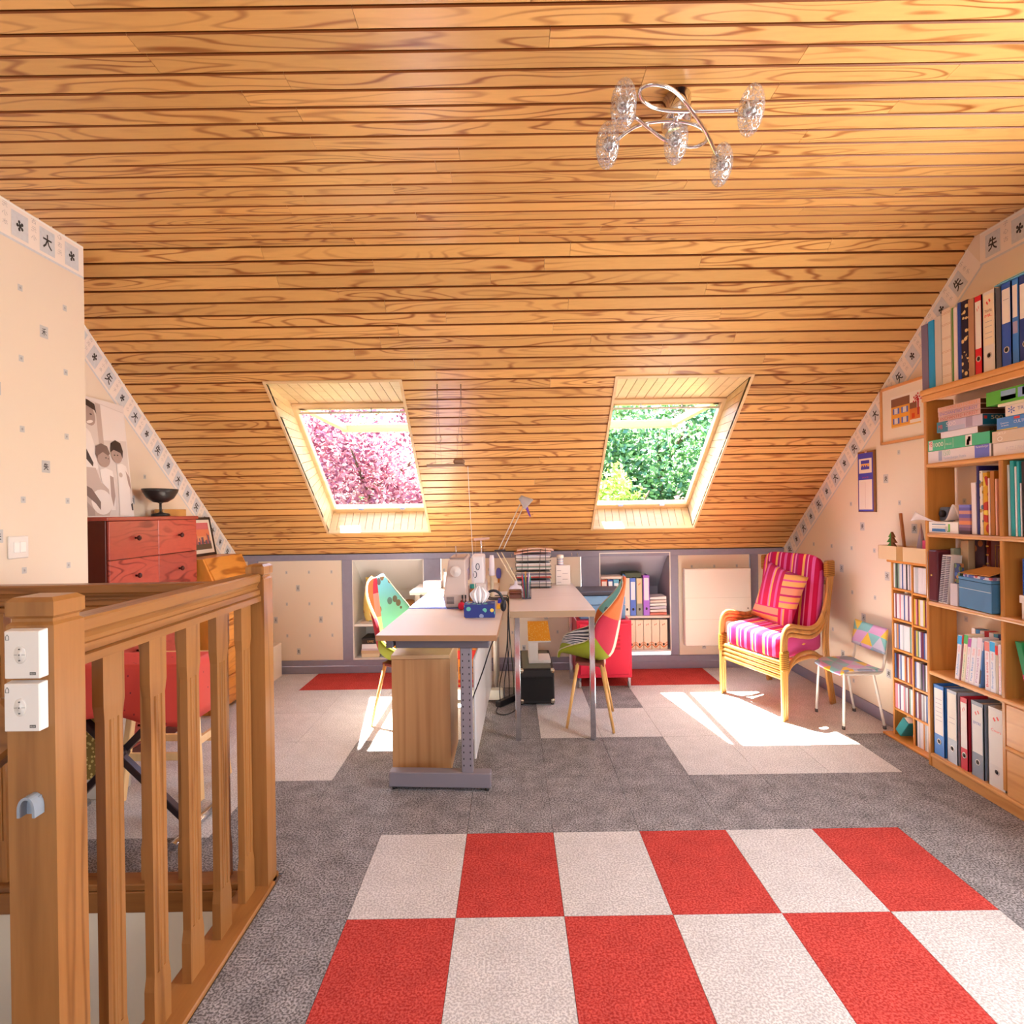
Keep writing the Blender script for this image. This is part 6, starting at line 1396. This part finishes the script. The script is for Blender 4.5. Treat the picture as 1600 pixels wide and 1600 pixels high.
# architect lamp with cords
ly = 4.25
bs = P(806, 906, ly); jt = P(779, 861, ly); hd = P(817, 781, ly)
dl = thing('desk_lamp', 'spring arm desk lamp with pale grey shade on right table', 'lamp', (bs.x, ly, TZ))
MB(lambda p: Vector((bs.x + p.x * KX, ly + p.y, TZ + p.z))).lathe([(.075, .0005), (.078, .012), (.06, .03), (.02, .042), (.012, .07)], n=24).build('base', plain('e4e0ec', .4), dl)
for d in (-.016, .016):
    MB().tube([(bs.x + d * .7, ly, TZ + .06), (jt.x + d, ly, jt.z)], .0038, 6).build('lower_arm', plain('e8d8b8', .4), dl)
    MB().tube([(jt.x + d + .012, ly, jt.z), (hd.x + d - .004, ly, hd.z - .03)], .0035, 6).build('upper_arm', plain('d8d4d0', .3, .5), dl)
MB().bar((jt.x - .03, ly, jt.z), (jt.x + .05, ly, jt.z + .002), .02, .018).build('joint', plain('3a2a2a', .4), dl, bevel=.003)
MB().lathe([(.018, 0), (.024, .02), (.045, .07), (.048, .085), (.042, .085), (.02, .03)], (hd.x - .02, ly, hd.z + .02), 18, axis=(.75, 0, -.66), sx=1).build('shade', plain('b8b4b8', .4), dl)
rb = thing('purple_ribbon', 'purple ribbon tied to shade of desk lamp', 'ribbon', (hd.x + .03, ly, hd.z - .12))
for i, (dx, dz, w) in enumerate(((.02, -.05, .02), (.038, -.10, .018))):
    MB().grid(lambda u, v: (hd.x + .012 + dx * v + (u - .5) * w * (1.2 - v * .6), ly - .02 + .006 * math.sin(u * 6 + v * 5), hd.z - .02 + dz * v), 6, 8, thick=.002).build('tail', plain('7a4ab8', .6), rb)
# hanging bar light
hy = 3.47
b0_, b1_ = P(667, 727, hy), P(726, 725, hy)
hl = thing('hanging_bar_light', 'thin grey bar light hung on four wires below sloping ceiling', 'lamp', ((b0_.x + b1_.x) / 2, hy, b0_.z))
MB().box(b0_.x, b1_.x, hy - .02, hy + .02, b0_.z - .009, b0_.z + .004).build('bar', plain('9a7a64', .4, .3), hl, bevel=.002)
MB().box(b0_.x + .155, b1_.x, hy - .022, hy + .022, b0_.z + .004, b0_.z + .032).build('driver', plain('8f6a50', .4), hl, bevel=.008)
for x0_, xa_, xb_ in ((683, 680, 690), (720, 713, 723)):
    hk_ = PS(x0_, 600); hp_ = slope(hk_[0], hk_[1], -.002)
    MB().tube([hp_, hp_ + Vector((0, -.004, -.03)), hp_ + Vector((0, 0, -.06))], .003, 6).build('ceiling_hook', plain('8a6a4a', .4), hl)
    for xx in (xa_, xb_):
        e = P(xx, 722, hy); MB().tube([hp_ + Vector((0, 0, -.055)), (e.x, hy, b0_.z + .002)], .0009, 4).build('wire', plain('8a7058', .4), hl)
    e = P((xa_ + xb_) / 2, 685, hp_.y); MB().tube([(e.x + .016 * math.cos(t * .9) * (1 + .3 * math.sin(t * 2.3)), hp_.y - .004 + .002 * t, e.z + .024 * math.sin(t * .9)) for t in range(16)], .0008, 4).build('wire_coil', plain('8a7058', .4), hl)
cd = [P(731, 729, hy), P(733, 770, hy + .02), P(736, 820, hy + .04), P(739, 875, hy + .06), Dp(742, 952) + Vector((0, .1, .004))]
MB().tube(smooth_path(cd, 4), .002, 5).build('cable', plain('e4dcd4', .5), hl)

# ================================================================== ceiling lamp
cl = PZ(1056, 158, ZC)
cl.z = ZC
lamp = thing('ceiling_lamp', 'chrome ceiling lamp with curling arms and five crackled glass shades', 'lamp', cl)
MB(lambda p: Vector((cl.x + p.x * KX, cl.y + p.y, ZC + p.z))).lathe([(.066, -.001), (.066, -.07), (.058, -.075), (0, -.075)], n=28).build('ceiling_rose', plain('e2e2e8', .08, 1.0), lamp)
m, n, l, b = _new('crackle_glass'); o_ = n['Material Output']; n.remove(b)
tr_ = n.new('ShaderNodeBsdfTransparent'); df = n.new('ShaderNodeBsdfDiffuse'); df.inputs[0].default_value = (.5, .5, .55, 1); gl_ = n.new('ShaderNodeBsdfGlossy'); gl_.inputs['Roughness'].default_value = .12
g_ = n.new('ShaderNodeNewGeometry'); vo = n.new('ShaderNodeTexVoronoi'); vo.feature = 'DISTANCE_TO_EDGE'; vo.inputs['Scale'].default_value = 95; l.new(g_.outputs['Position'], vo.inputs['Vector'])
mr_ = n.new('ShaderNodeMapRange'); mr_.inputs[1].default_value = .02; mr_.inputs[2].default_value = .16; mr_.inputs[3].default_value = .7; mr_.inputs[4].default_value = .1; l.new(vo.outputs['Distance'], mr_.inputs[0])
bp = n.new('ShaderNodeBump'); bp.inputs['Strength'].default_value = .8; bp.inputs['Distance'].default_value = .004; l.new(vo.outputs['Distance'], bp.inputs['Height']); l.new(bp.outputs[0], gl_.inputs['Normal'])
s1 = n.new('ShaderNodeMixShader'); s1.inputs[0].default_value = .5; l.new(df.outputs[0], s1.inputs[1]); l.new(gl_.outputs[0], s1.inputs[2])
s2 = n.new('ShaderNodeMixShader'); l.new(mr_.outputs[0], s2.inputs[0]); l.new(tr_.outputs[0], s2.inputs[1]); l.new(s1.outputs[0], s2.inputs[2]); l.new(s2.outputs[0], o_.inputs[0])
crackle = m
Zp = lambda zx, zy, z: PZ(900 + zx / 4.706, 60 + zy / 4.706, z)
A = [(305, 745, 2.46), (370, 690, 2.465), (470, 635, 2.47), (600, 610, 2.475), (740, 607, 2.475), (880, 635, 2.47), (960, 700, 2.465), (955, 755, 2.465), (890, 792, 2.465), (790, 790, 2.465), (650, 745, 2.46), (540, 665, 2.46), (425, 570, 2.46)]
B = [(1190, 527, 2.46), (1020, 531, 2.465), (850, 533, 2.47), (690, 530, 2.47), (570, 507, 2.47), (490, 455, 2.47), (466, 400, 2.47), (500, 352, 2.47), (590, 338, 2.47), (700, 372, 2.47), (800, 465, 2.465), (890, 590, 2.465), (960, 700, 2.46), (1040, 870, 2.455)]
for path in (A, B): MB().tube(smooth_path([Zp(*p) for p in path], 4), .0062, 8).build('arm', plain('e2e2e8', .1, 1.0), lamp)
MB().tube([cl + Vector((0, 0, -.07)), Zp(735, 570, 2.47)], .008, 8).build('stem', plain('e2e2e8', .1, 1.0), lamp)
MB().tube([Zp(735, 560, 2.47), Zp(735, 640, 2.455)], .007, 8).build('stem', plain('e2e2e8', .1, 1.0), lamp)
for i, (zx, zy) in enumerate(((350, 495), (232, 790), (735, 755), (1288, 530), (1068, 930))):
    c = Zp(zx, zy, 2.44); fv = Vector((0, c.y, c.z - H)).normalized()
    tilt = Matrix.Rotation(math.radians(30), 3, 'X')
    sh = MB().ell(c, .037, .03, .066, 20, 12, rot=tilt).build('shade', crackle, lamp)
    hc = c + Vector((.008 if i in (1, 4) else 0, .012, .012))
    MB().lathe([(.018, -.012), (.020, .012), (.012, .02), (0, .021)], hc, 14, axis=(0, -.5, -.8), sx=1).build('socket', plain('cfcfd6', .12, 1.0), sh)

# ================================================================== contents of the knee wall niches
n1 = NI[0]; zf, zs1 = n1[2] + .0005, n1[4] + .0005
ya = YB + .02
bg = thing('fabric_bag', 'yellow fabric drawstring bag with flower print in left niche', 'bag', (kx(572), YB + .12, zs1))
yb_m = speckle('bag_print', 'f2d678', ['d85040', 'e8a030', '8fb0a0', 'f6e8b0', 'f6f0d8', 'e0903a'], scale=26, thr=.38)
def bagf(u, v):
    t = u * 6.2832; w = [.062, .076, .08, .078, .074, .066, .05, .058][min(7, int(v * 7.99))]
    k = v * 7; i0 = min(6, int(k)); f = k - i0; ws = [.060, .074, .080, .079, .075, .066, .046, .058]; w = ws[i0] * (1 - f) + ws[i0 + 1] * f
    ear = .03 * max(0, v - .9) / .1 * abs(math.cos(t))
    return (kx(572) + .02 + w * math.cos(t), YB + .13 + w * 1.1 * math.sin(t), zs1 + .012 + .33 * v + ear)
MB().grid(bagf, 20, 14, thick=-.004).build('bag', yb_m, bg)
MB().box(kx(558), kx(588), YB + .05, YB + .22, zs1, zs1 + .012).build('base', plain('d8c4b8', .7), bg)
bb_ = MB().ell((kx(630), YB + .22, zs1 + .085), .07, .06, .085, 16, 10, e=.8); tag(bb_.build('brown_bag', plain('a8794c', .7)), 'small soft brown bag at right end of left niche shelf', 'bag')
stack = [('e8d2b0', .032, .10, 'cream paperback at bottom of stack in left niche'), ('d8b890', .026, .105, 'tan paperback second in stack in left niche'), ('d8c8d0', .014, .10, 'thin lilac book in stack in left niche'), ('eef0f4', .038, .095, 'thick white book under black book in left niche'), ('2c2826', .05, .095, 'thick black book on top of stack in left niche')]
zc_ = zf
for c, h, w, lb_ in stack:
    bk = thing('book', lb_, 'book', (kx(573), YB + .14, zc_), 'books stacked in left niche')
    x0_, x1_ = kx(574) - w * .75, kx(574) + w * .75
    MB().box(x0_, x1_, YB + .03 + rg.uniform(0, .012), YB + .24, zc_, zc_ + h * .98).build('cover', plain(c, .5), bk, bevel=.002); zc_ += h
    if c == '2c2826':
        e = MB(); text(e, 'LIVRE', (x0_ + .05, YB + .027, zc_ - h * .7), (1, 0, 0), (0, 0, 1), .05, .018, 0); e.build('print', plain('d8b070', .5), bk)
for x0_, x1_, h, c, lb_ in ((592, 597, .20, '2fa0c8', 'thin turquoise book standing beside stack in left niche'), (598, 606, .17, 'c8b4c4', 'pale lilac book standing in left niche'), (607, 612, .18, 'b89a80', 'tan book standing in left niche')):
    tag(MB().box(kx(x0_), kx(x1_), YB + .06, YB + .22, zf, zf + h).build('book', plain(c, .5), bevel=.002), lb_, 'book', 'books standing in left niche')
# right niche
n2 = NI[1]; zf2, zs2 = n2[2] + .0005, n2[4] + .0005
def nbinder(label, xa_, xb_, z, h, colour, fieldc=None, f0=.35, f1=.92, hole=True, dep=.17, zig=False, logo=None, nm='lever_arch_binder', grp='binders on shelf of right niche', cat='binder'):
    x0_, x1_ = kx(xa_) + .001, kx(xb_) - .001; r = thing(nm, label, cat, ((x0_ + x1_) / 2, ya + dep / 2, z), grp); w = x1_ - x0_; xc = (x0_ + x1_) / 2
    s = MB(); s.box(x0_, x1_, ya, ya + .004, z, z + h); s.box(x0_, x0_ + .003, ya + .004, ya + dep, z, z + h); s.box(x1_ - .003, x1_, ya + .004, ya + dep, z, z + h); s.build('cover', plain(colour, .45), r)
    MB().box(x0_ + .005, x1_ - .005, ya + .006, ya + dep - .004, z + .005, z + h - .012).build('pages', paper, r)
    if fieldc or zig or logo:
        lb = MB(); y = ya - .0007
        if fieldc: lb.box(x0_ + w * .12, x1_ - w * .12, y, ya, z + h * f0, z + h * f1, 0)
        if zig:
            for dz, mi in ((0, 1), (.075, 2)):
                k = 6
                for i in range(k):
                    xa2, xb2 = x0_ + w * i / k, x0_ + w * (i + 1) / k; za_ = z + h * (.1 + dz) + h * .045 * math.cos(i / k * 6.283); zb__ = z + h * (.1 + dz) + h * .045 * math.cos((i + 1) / k * 6.283)
                    lb.poly([(xa2, y, za_), (xb2, y, zb__), (xb2, y, zb__ + h * .05), (xa2, y, za_ + h * .05)], mi)
        if logo:
            for s_ in (-1, 1): lb.poly([(xc + (p[0] + s_ * .10) * w, y - .0006, z + h * .84 + (p[1]) * h * .6 + s_ * .01 * h) for p in [(-.10, -.05), (.02, -.035), (.10, .05), (-.02, .035)]], 3)
        lb.build('spine_print', [plain(fieldc or 'f0e8e0', .6), plain('d87a3a', .6), plain('e8a878', .6), plain('c8704a', .6)], r)
    if hole:
        rr = .009; q = MB(lambda p: Vector((xc + (p.x) * .75, p.y, p.z))).lathe([(rr * 1.25, 0), (rr, .0015), (0, .0016)], (0, ya, z + h * .17), 14, axis=(0, -1, 0)); q.build('finger_hole', black, r)
nbinder('orange red binder with white spine label at left of right niche', 938, 948, zs2, .30, 'd8502c', 'f0e4dc', .1, .95, False)
nbinder('dark blue binder with white spine label in right niche', 948.5, 957, zs2, .30, '2a4a9a', 'eef0f4', .1, .95, False)
nbinder('light blue binder behind patchwork chair in right niche', 957.5, 966, zs2, .30, '6ab8d8', 'eef4f6', .2, .9, False)
nbinder('black binder behind patchwork chair in right niche', 966.5, 973, zs2, .28, '2c2830', 'e8e8ec', .5, .95, False)
nbinder('plain cream binder in right niche', 974, 983, zs2, .31, 'efe0d0', None)
nbinder('blue binder with white label in right niche', 983.5, 992.5, zs2, .31, '5a7ad8', 'e8ecf8', .42, .9)
nbinder('grey green binder with tan label in right niche', 993, 1003, zs2, .31, '8f9484', 'e8c8a0', .32, .98, True, logo='c')
nbinder('bright violet binder with white label in right niche', 1004, 1014, zs2 + .0, .33, 'a868d8', 'f0e4f4', .38, .94)
tag(MB().box(kx(976), kx(1002), YB + .03, YB + .2, zs2 + .3115, zs2 + .352).build('green_ring_binder', plain('4a5340', .5), bevel=.003), 'dark green ring binder lying flat on top of standing binders in right niche', 'binder')
tag(MB().box(kx(938), kx(973), YB + .03, YB + .19, zs2 + .302, zs2 + .325).build('flat_carton', plain('e8d4c8', .6), bevel=.003), 'flat beige carton lying on binders at left of right niche', 'carton')
for i in range(6):
    tag(MB().hexa([(kx(1015), YB + .03, zs2 + i * .026), (kx(1041), YB + .03 + .004 * (i % 3), zs2 + i * .026), (kx(1041), YB + .2, zs2 + i * .026), (kx(1015), YB + .2, zs2 + i * .026)], [(kx(1015), YB + .03, zs2 + i * .026 + .016), (kx(1041), YB + .03 + .004 * (i % 3), zs2 + i * .026 + .023), (kx(1041), YB + .2, zs2 + i * .026 + .023), (kx(1015), YB + .2, zs2 + i * .026 + .016)]).build('magazine_pile', plain(['d87a68', 'e8dcd4', 'cfc4d0', 'f0e8e2', 'e0ccc4', 'f2ece8'][i], .6)), ['salmon bundle of magazines at bottom of pile in right niche', 'cream bundle of magazines second in pile in right niche', 'lilac grey bundle of magazines in pile in right niche', 'off white bundle of magazines fourth in pile in right niche', 'rose beige bundle of magazines fifth in pile in right niche', 'white bundle of magazines topmost in right niche'][i], 'magazines', 'magazines piled in right niche')
for i in range(6):
    xa_ = 966 + i * 12.6
    nbinder(['cream archive box with orange wave print behind red cabinet in right niche', 'cream archive box with orange waves, second along from red cabinet', 'cream archive box with orange waves, third along from red cabinet', 'cream archive box with orange waves and black ring, fourth along from red cabinet', 'cream archive box with orange waves, fifth along from red cabinet', 'cream archive box with orange waves at end nearest radiator'][i], xa_, xa_ + 12.2, zf2, .245, 'efdcc0', None, hole=True, zig=True, logo='o', nm='archive_box', grp='archive boxes in right niche', cat='file box')

# ================================================================== red metal cabinet and printer
c0 = PZ(903, 1078); cx0, cx1, cy0, cy1 = .47, .872, 4.36, 4.78
redm = plain('d82440', .35, .1)
rc = thing('metal_cabinet', 'low red metal locker on castors below right niche', 'cabinet', ((cx0 + cx1) / 2, 4.57, 0))
MB().box(cx0, cx1, cy0 + .014, cy1, .075, .495).build('body', redm, rc, bevel=.004)
dr = MB().box(cx0 + .02, cx1 - .02, cy0, cy0 + .014, .10, .47).build('door', redm, rc, bevel=.004)
for i in range(4): MB().hexa([(cx0 + .255, cy0 - .006, .285 + i * .03), (cx0 + .315, cy0 - .006, .285 + i * .03), (cx0 + .315, cy0, .285 + i * .03), (cx0 + .255, cy0, .285 + i * .03)], [(cx0 + .255, cy0 - .001, .297 + i * .03), (cx0 + .315, cy0 - .001, .297 + i * .03), (cx0 + .315, cy0, .30 + i * .03), (cx0 + .255, cy0, .30 + i * .03)]).build('louvre', plain('b81430', .4), dr, fix=True)
lg = MB(lambda p: Vector((cx0 + .175 + p.x * KX, cy0 - .0008 + p.y, .20 + p.z))); lg.lathe([(.05, 0), (0, .0004)], n=20, axis=(0, -1, 0)); lg.build('sticker', plain('f0e0e0', .5), dr)
rm_ = MB(); rm_.poly([(cx0 + .15, cy0 - .002, .22), (cx0 + .175, cy0 - .002, .205), (cx0 + .2, cy0 - .002, .235), (cx0 + .17, cy0 - .002, .232)], 0); rm_.build('sticker_mark', plain('c81a30', .5), dr)
for x in (cx0 + .02, cx1 - .02):
    for y in (cy0 + .03, cy1 - .03):
        cs = MB().box(x - .010, x + .010, y - .012, y + .012, .04, .075).build('castor', chrome, rc, bevel=.002)
        MB().lathe([(.022, -.008), (.024, -.004), (.024, .004), (.022, .008)], (x, y, .0252), 14, axis=(1, 0, 0)).build('wheel', plain('b8b4b0', .5), cs)
pr = thing('printer', 'grey and blue inkjet printer standing on red metal locker', 'printer', (.68, 4.6, .4955))
MB().box(.50, .84, 4.42, 4.76, .4965, .60).build('body', plain('6a90b8', .4), pr, bevel=.008, seg=2)
MB().box(.50, .84, 4.42, 4.76, .601, .665).build('scanner', plain('7aa0c4', .4), pr, bevel=.01, seg=2)
MB().box(.505, .835, 4.44, 4.75, .666, .70).build('lid', plain('4a4650', .4), pr, bevel=.006)
rs = thing('rice_cooker', 'rounded black and silver appliance beside printer behind patchwork chair', 'appliance', (.80, 4.40, .4955))
# ================================================================== guitar amplifier, white stand, small floor things
a0, a1 = PZ(813, 1103), PZ(867, 1103); zt_ = .245
ap_ = thing('guitar_amplifier', 'small black guitar amplifier with metal corners under right table', 'amplifier', ((a0.x + a1.x) / 2, a0.y + .3, 0))
MB().box(a0.x, a1.x, a0.y, a0.y + .55, .012, zt_).build('cabinet', plain('241e1c', .55, bump=.3, bscale=300, name='amp_vinyl'), ap_, bevel=.006)
MB().box(a0.x + .012, a1.x - .012, a0.y - .003, a0.y, .03, zt_ - .055).build('grille', plain('191514', .8, bump=.4, bscale=500, name='amp_cloth'), ap_)
MB().box(a0.x + .012, a1.x - .012, a0.y - .002, a0.y, zt_ - .045, zt_ - .012).build('panel', plain('2c2624', .5), ap_)
for x in (a0.x + .012, a1.x - .012):
    for z in (.03, zt_ - .012):
        MB().ell((x, a0.y + .004, z), .015, .012, .018, 10, 6, e=.8).build('corner', plain('b8a890', .25, .9), ap_)
        MB().lathe([(.012, 0), (.010, .012)], (x, a0.y + .03, .0), 8).build('foot', black, ap_)
MB().box(a0.x + .02, a1.x - .02, a0.y + .02, a0.y + .52, zt_, zt_ + .002).build('top_plate', plain('6a6a58', .5), ap_)
w0 = P(826, 1030, a0.y + .18); sx0_, sx1_ = w0.x, P(860, 1030, a0.y + .18).x; sy_ = a0.y + .14; zz0 = zt_ + .0025
stn = thing('white_display_box', 'white open box with orange patterned lid standing on guitar amplifier', 'box', ((sx0_ + sx1_) / 2, sy_ + .1, zz0))
MB().box(sx0_, sx1_, sy_, sy_ + .2, zz0, zz0 + .022).build('floor_board', plain('f0ebe4', .5), stn, bevel=.002)
MB().box(sx0_, sx0_ + .065, sy_, sy_ + .2, zz0 + .022, zz0 + .145).build('upright', plain('f0ebe4', .5), stn, bevel=.002)
MB().box(sx0_ - .003, sx1_ + .002, sy_ - .002, sy_ + .2, zz0 + .145, zz0 + .155).build('deck', plain('f0ebe4', .5), stn, bevel=.002)
o4 = [(sx0_ - .003, sy_, zz0 + .156), (sx1_ + .002, sy_, zz0 + .156), (sx1_ - .012, sy_ + .09, zz0 + .275), (sx0_ - .003, sy_ + .09, zz0 + .275)]
MB().hexa(o4, [Vector(v) + Vector((0, .012, 0)) for v in o4]).build('lid', speckle('orange_weave', 'f0a020', ['f8d070', 'f0b848'], scale=110, thr=.3), stn, fix=True)
c = PZ(750, 1127); cyl = thing('floor_speaker', 'small black cylinder standing on carpet under left desk', 'speaker', (c.x, c.y, 0))
MB().lathe([(.034, .001), (.034, .07), (.030, .084)], (c.x, c.y + .03, 0), 18, sx=KX).build('body', plain('1f1c1e', .3), cyl)
MB().lathe([(.030, .084), (.026, .087), (0, .086)], (c.x, c.y + .03, 0), 18, sx=KX).build('cap', plain('5a5658', .35), cyl)
pb = [PZ(778, 1106), PZ(803, 1100)]
ps = thing('power_strip', 'black power strip with coiled leads on carpet between the desks', 'power strip', (pb[0].x + .03, pb[0].y, 0))
MB().bar(pb[0] + Vector((0, 0, .022)), pb[1] + Vector((.02, .1, .022)), .045, .04).build('strip', plain('1b1a1c', .4), ps, bevel=.006)
MB().tube(smooth_path([pb[0] + Vector((0, -.02, .012)), PZ(776, 1115) + Vector((0, 0, .006)), PZ(790, 1118) + Vector((0, 0, .006)), PZ(806, 1110) + Vector((0, 0, .006)), PZ(812, 1092) + Vector((0, 0, .006))], 5), .004, 6).build('lead', plain('1b1a1c', .5), ps)
for i, yc in enumerate((3.78, 3.83, 3.88, 3.985)):       # from the overlock, over the desk edge and down the gap to the strip
    e1 = D1(Vector((.42, yc - 2.735, 0))); gx = (e1.x + dxa) / 2; f_ = (.12, .36, .60, .84)[i]
    en = (pb[0] + Vector((0, 0, .040))).lerp(pb[1] + Vector((.02, .1, .040)), f_)
    pth = smooth_path([(ox1 - .003, yc, TZ + .03), (ox1 + .03, yc, TZ + .006), (e1.x - .02, yc, TZ + .005), (gx, yc, TZ - .008), (gx, yc, TZ - .10), (gx + (-.012, .004, -.006, .010)[i], yc + .02, .42), (en.x, en.y - .01, .16), (en.x, en.y, en.z)], 5)
    tag(MB().tube(pth, .0030, 6).build('cable', plain(['1c1a1c', '2a3440', '1c1a1c', '3a4a3a'][i], .5)), ['black', 'slate grey', 'second black', 'dark green'][i] + ' cable hanging down between the two desks to power strip', 'cable', 'cables between the desks')
pth = smooth_path([D1(Vector(p)) for p in ((.40, .10, TZ - .0285), (.365, .105, .66), (.315, .112, .56), (.27, .1165, .48), (.235, .1175, .42), (.20, .12, .33), (.17, .13, .15), (.16, .15, .02), (.14, .25, .004), (.10, .5, .004))], 5)
tag(MB().tube(pth, .003, 6).build('cable', plain('1c1a1c', .5)), 'thin black cable running diagonally under front edge of left desk', 'cable', 'cables between the desks')
# cardboard carton under the rear table
k0 = PZ(716, 1081); crt = thing('cardboard_carton', 'orange and red printed cardboard carton on floor under rear table', 'carton', (-.30, k0.y + .1, 0))
MB().box(-.40, -.205, 4.34, 4.60, .0005, .30).build('box', plain('d88a38', .7), crt, bevel=.003)
st_ = MB()
for z0__, z1__ in ((.03, .05), (.065, .085), (.235, .298)): st_.box(-.4005, -.2045, 4.3392, 4.34, z0__, z1__, 0)
text(st_, 'FRAGILE', (-.39, 4.3385, .13), (1, 0, 0), (0, 0, 1), .17, .05, 1)
st_.build('print', [plain('c8281c', .6), plain('4a2410', .6)], crt)
# clips on the knee wall rail above the table
for i, x in enumerate((799, 816, 852, 860, 893, 902)):
    p = P(x, 867, YB - .01)
    tag(MB().tube(smooth_path([(p.x, YB - .0062, .955), (p.x + .002, YB - .016, .95), (p.x + .003, YB - .014, .938), (p.x, YB - .007, .936)], 3), .0028, 6).build('cup_hook', plain('d8ccc4', .3, .6)), 'small metal cup hook screwed into grey knee wall rail', 'hook', 'cup hooks on the knee wall rail')
vn = thing('wall_brush', 'orange handled brush with blue pad hanging on papered panel behind desks', 'brush', (-.0, YB, .6))
hxp = P(779, 890, YB)
MB().ell((hxp.x, YB - .012, .80), .022, .014, .045, 12, 8, e=.8).build('pad', plain('6a6ac8', .5), vn)
MB().tube([(hxp.x + .002, YB - .012, .77), (hxp.x - .006, YB - .012, .60)], .007, 6).build('handle', plain('e08a3a', .4), vn)
bpy.data.objects.remove(rs)

# ================================================================== garden outside the roof windows
def leafmat(name, cols):
    m, n, l, b = _new(name); o_ = n['Material Output']
    oi = n.new('ShaderNodeNewGeometry'); r = n.new('ShaderNodeValToRGB'); r.color_ramp.interpolation = 'CONSTANT'; e = r.color_ramp.elements
    e[0].color = lin(cols[0]); e[1].position = 1 / len(cols); e[1].color = lin(cols[1])
    for i, c in enumerate(cols[2:]): e.new((i + 2) / len(cols)).color = lin(c)
    l.new(oi.outputs['Random Per Island'], r.inputs[0]); b.inputs['Roughness'].default_value = .5
    l.new(r.outputs[0], b.inputs['Base Color'])
    t = n.new('ShaderNodeBsdfTranslucent'); l.new(r.outputs[0], t.inputs[0]); x = n.new('ShaderNodeMixShader'); x.inputs[0].default_value = .4
    l.new(b.outputs[0], x.inputs[1]); l.new(t.outputs[0], x.inputs[2]); l.new(x.outputs[0], o_.inputs[0])
    return m
bark = plain('5a4636', .9)
ZG = -2.8
struct(MB().box(-14, 14, YB + 1.2, 22, ZG - .1, ZG).build('ground', plain('6f8a4a', .9, var=.2, bscale=3, name='lawn')))
def leaf_tree(name, label, c, rad, mat, nl, size, seed):
    rg = random.Random(seed); c = Vector(c)
    r = thing(name, label, 'tree', (c.x, c.y, ZG))
    tr = MB(); top = c.z + rad[2] * .4
    tr.tube([(c.x, c.y, ZG), (c.x + .05, c.y, (ZG + c.z) / 2), (c.x - .03, c.y + .05, top)], [.13, .1, .03], 8)
    tr.build('trunk', bark, r)
    for i in range(6):
        a = i * 1.05 + rg.random(); z = c.z - rad[2] * .4 + rad[2] * .14 * i
        MB().tube([(c.x, c.y, z - .3), (c.x + math.cos(a) * rad[0] * .4, c.y + math.sin(a) * rad[1] * .4, z + .1), (c.x + math.cos(a) * rad[0] * .8, c.y + math.sin(a) * rad[1] * .8, z + .5)], [.05, .03, .01], 6).build('branch', bark, r)
    fo = MB(); clumps = []
    for i in range(70):
        while True:
            p = Vector((rg.uniform(-1, 1), rg.uniform(-1, 1), rg.uniform(-1, 1)))
            if .35 < p.length < 1: break
        clumps.append((p, rg.uniform(.22, .38)))
    for i in range(nl):
        p, s = rg.choice(clumps)
        d = Vector((rg.gauss(0, 1), rg.gauss(0, 1), rg.gauss(0, 1))).normalized() * s * rg.random() ** .4
        q = p + d; o = c + Vector((q.x * rad[0], q.y * rad[1], q.z * rad[2]))
        u = Vector((rg.gauss(0, 1), rg.gauss(0, 1), rg.gauss(0, .7))).normalized(); w = u.orthogonal().normalized(); w = (w * math.cos(i) + u.cross(w) * math.sin(i)) * .5
        sz = size * rg.uniform(.6, 1.3)
        fo.v += [o - u * sz, o + w * sz, o + u * sz, o - w * sz]; fo.l += [o] * 4; k = len(fo.v); fo.f.append([k - 4, k - 3, k - 2, k - 1]); fo.m.append(0); fo.s.append(False)
    f = fo.build('foliage', mat, r); f['kind'] = 'stuff'
    return r
plum = leafmat('plum_leaves', ['b06878', 'd09aa0', '7c4056', 'bc7c8a', 'e4c4c6', '925064']); green = leafmat('green_leaves', ['5f8a50', '78a064', '40683c', '8ab07c', '547e6a']); lime = leafmat('lime_leaves', ['a8b85c', '88a844', 'b8c878', '7c9c3c'])
leaf_tree('plum_tree', 'pink leaved plum tree filling view of roof window above fabric bag niche', (-2.15, 9.4, 1.35), (2.0, 1.5, 2.1), plum, 44000, .046, 1)
leaf_tree('green_tree', 'green tree behind pink plum tree outside', (-4.6, 14.2, 2.2), (2.2, 1.5, 2.8), green, 6000, .08, 2)
leaf_tree('green_tree', 'large dark green tree filling view of roof window above radiator side niche', (2.9, 11.5, 1.9), (2.4, 1.5, 2.5), green, 40000, .062, 3)
leaf_tree('lime_tree', 'yellow green young tree in front of dark green tree outside', (1.42, 8.0, .75), (.6, .5, 1.0), lime, 9000, .045, 4)
leaf_tree('plum_shrub', 'small pink leaved shrub branch beside yellow green tree outside', (2.42, 8.2, .95), (.24, .24, .55), plum, 900, .05, 5)
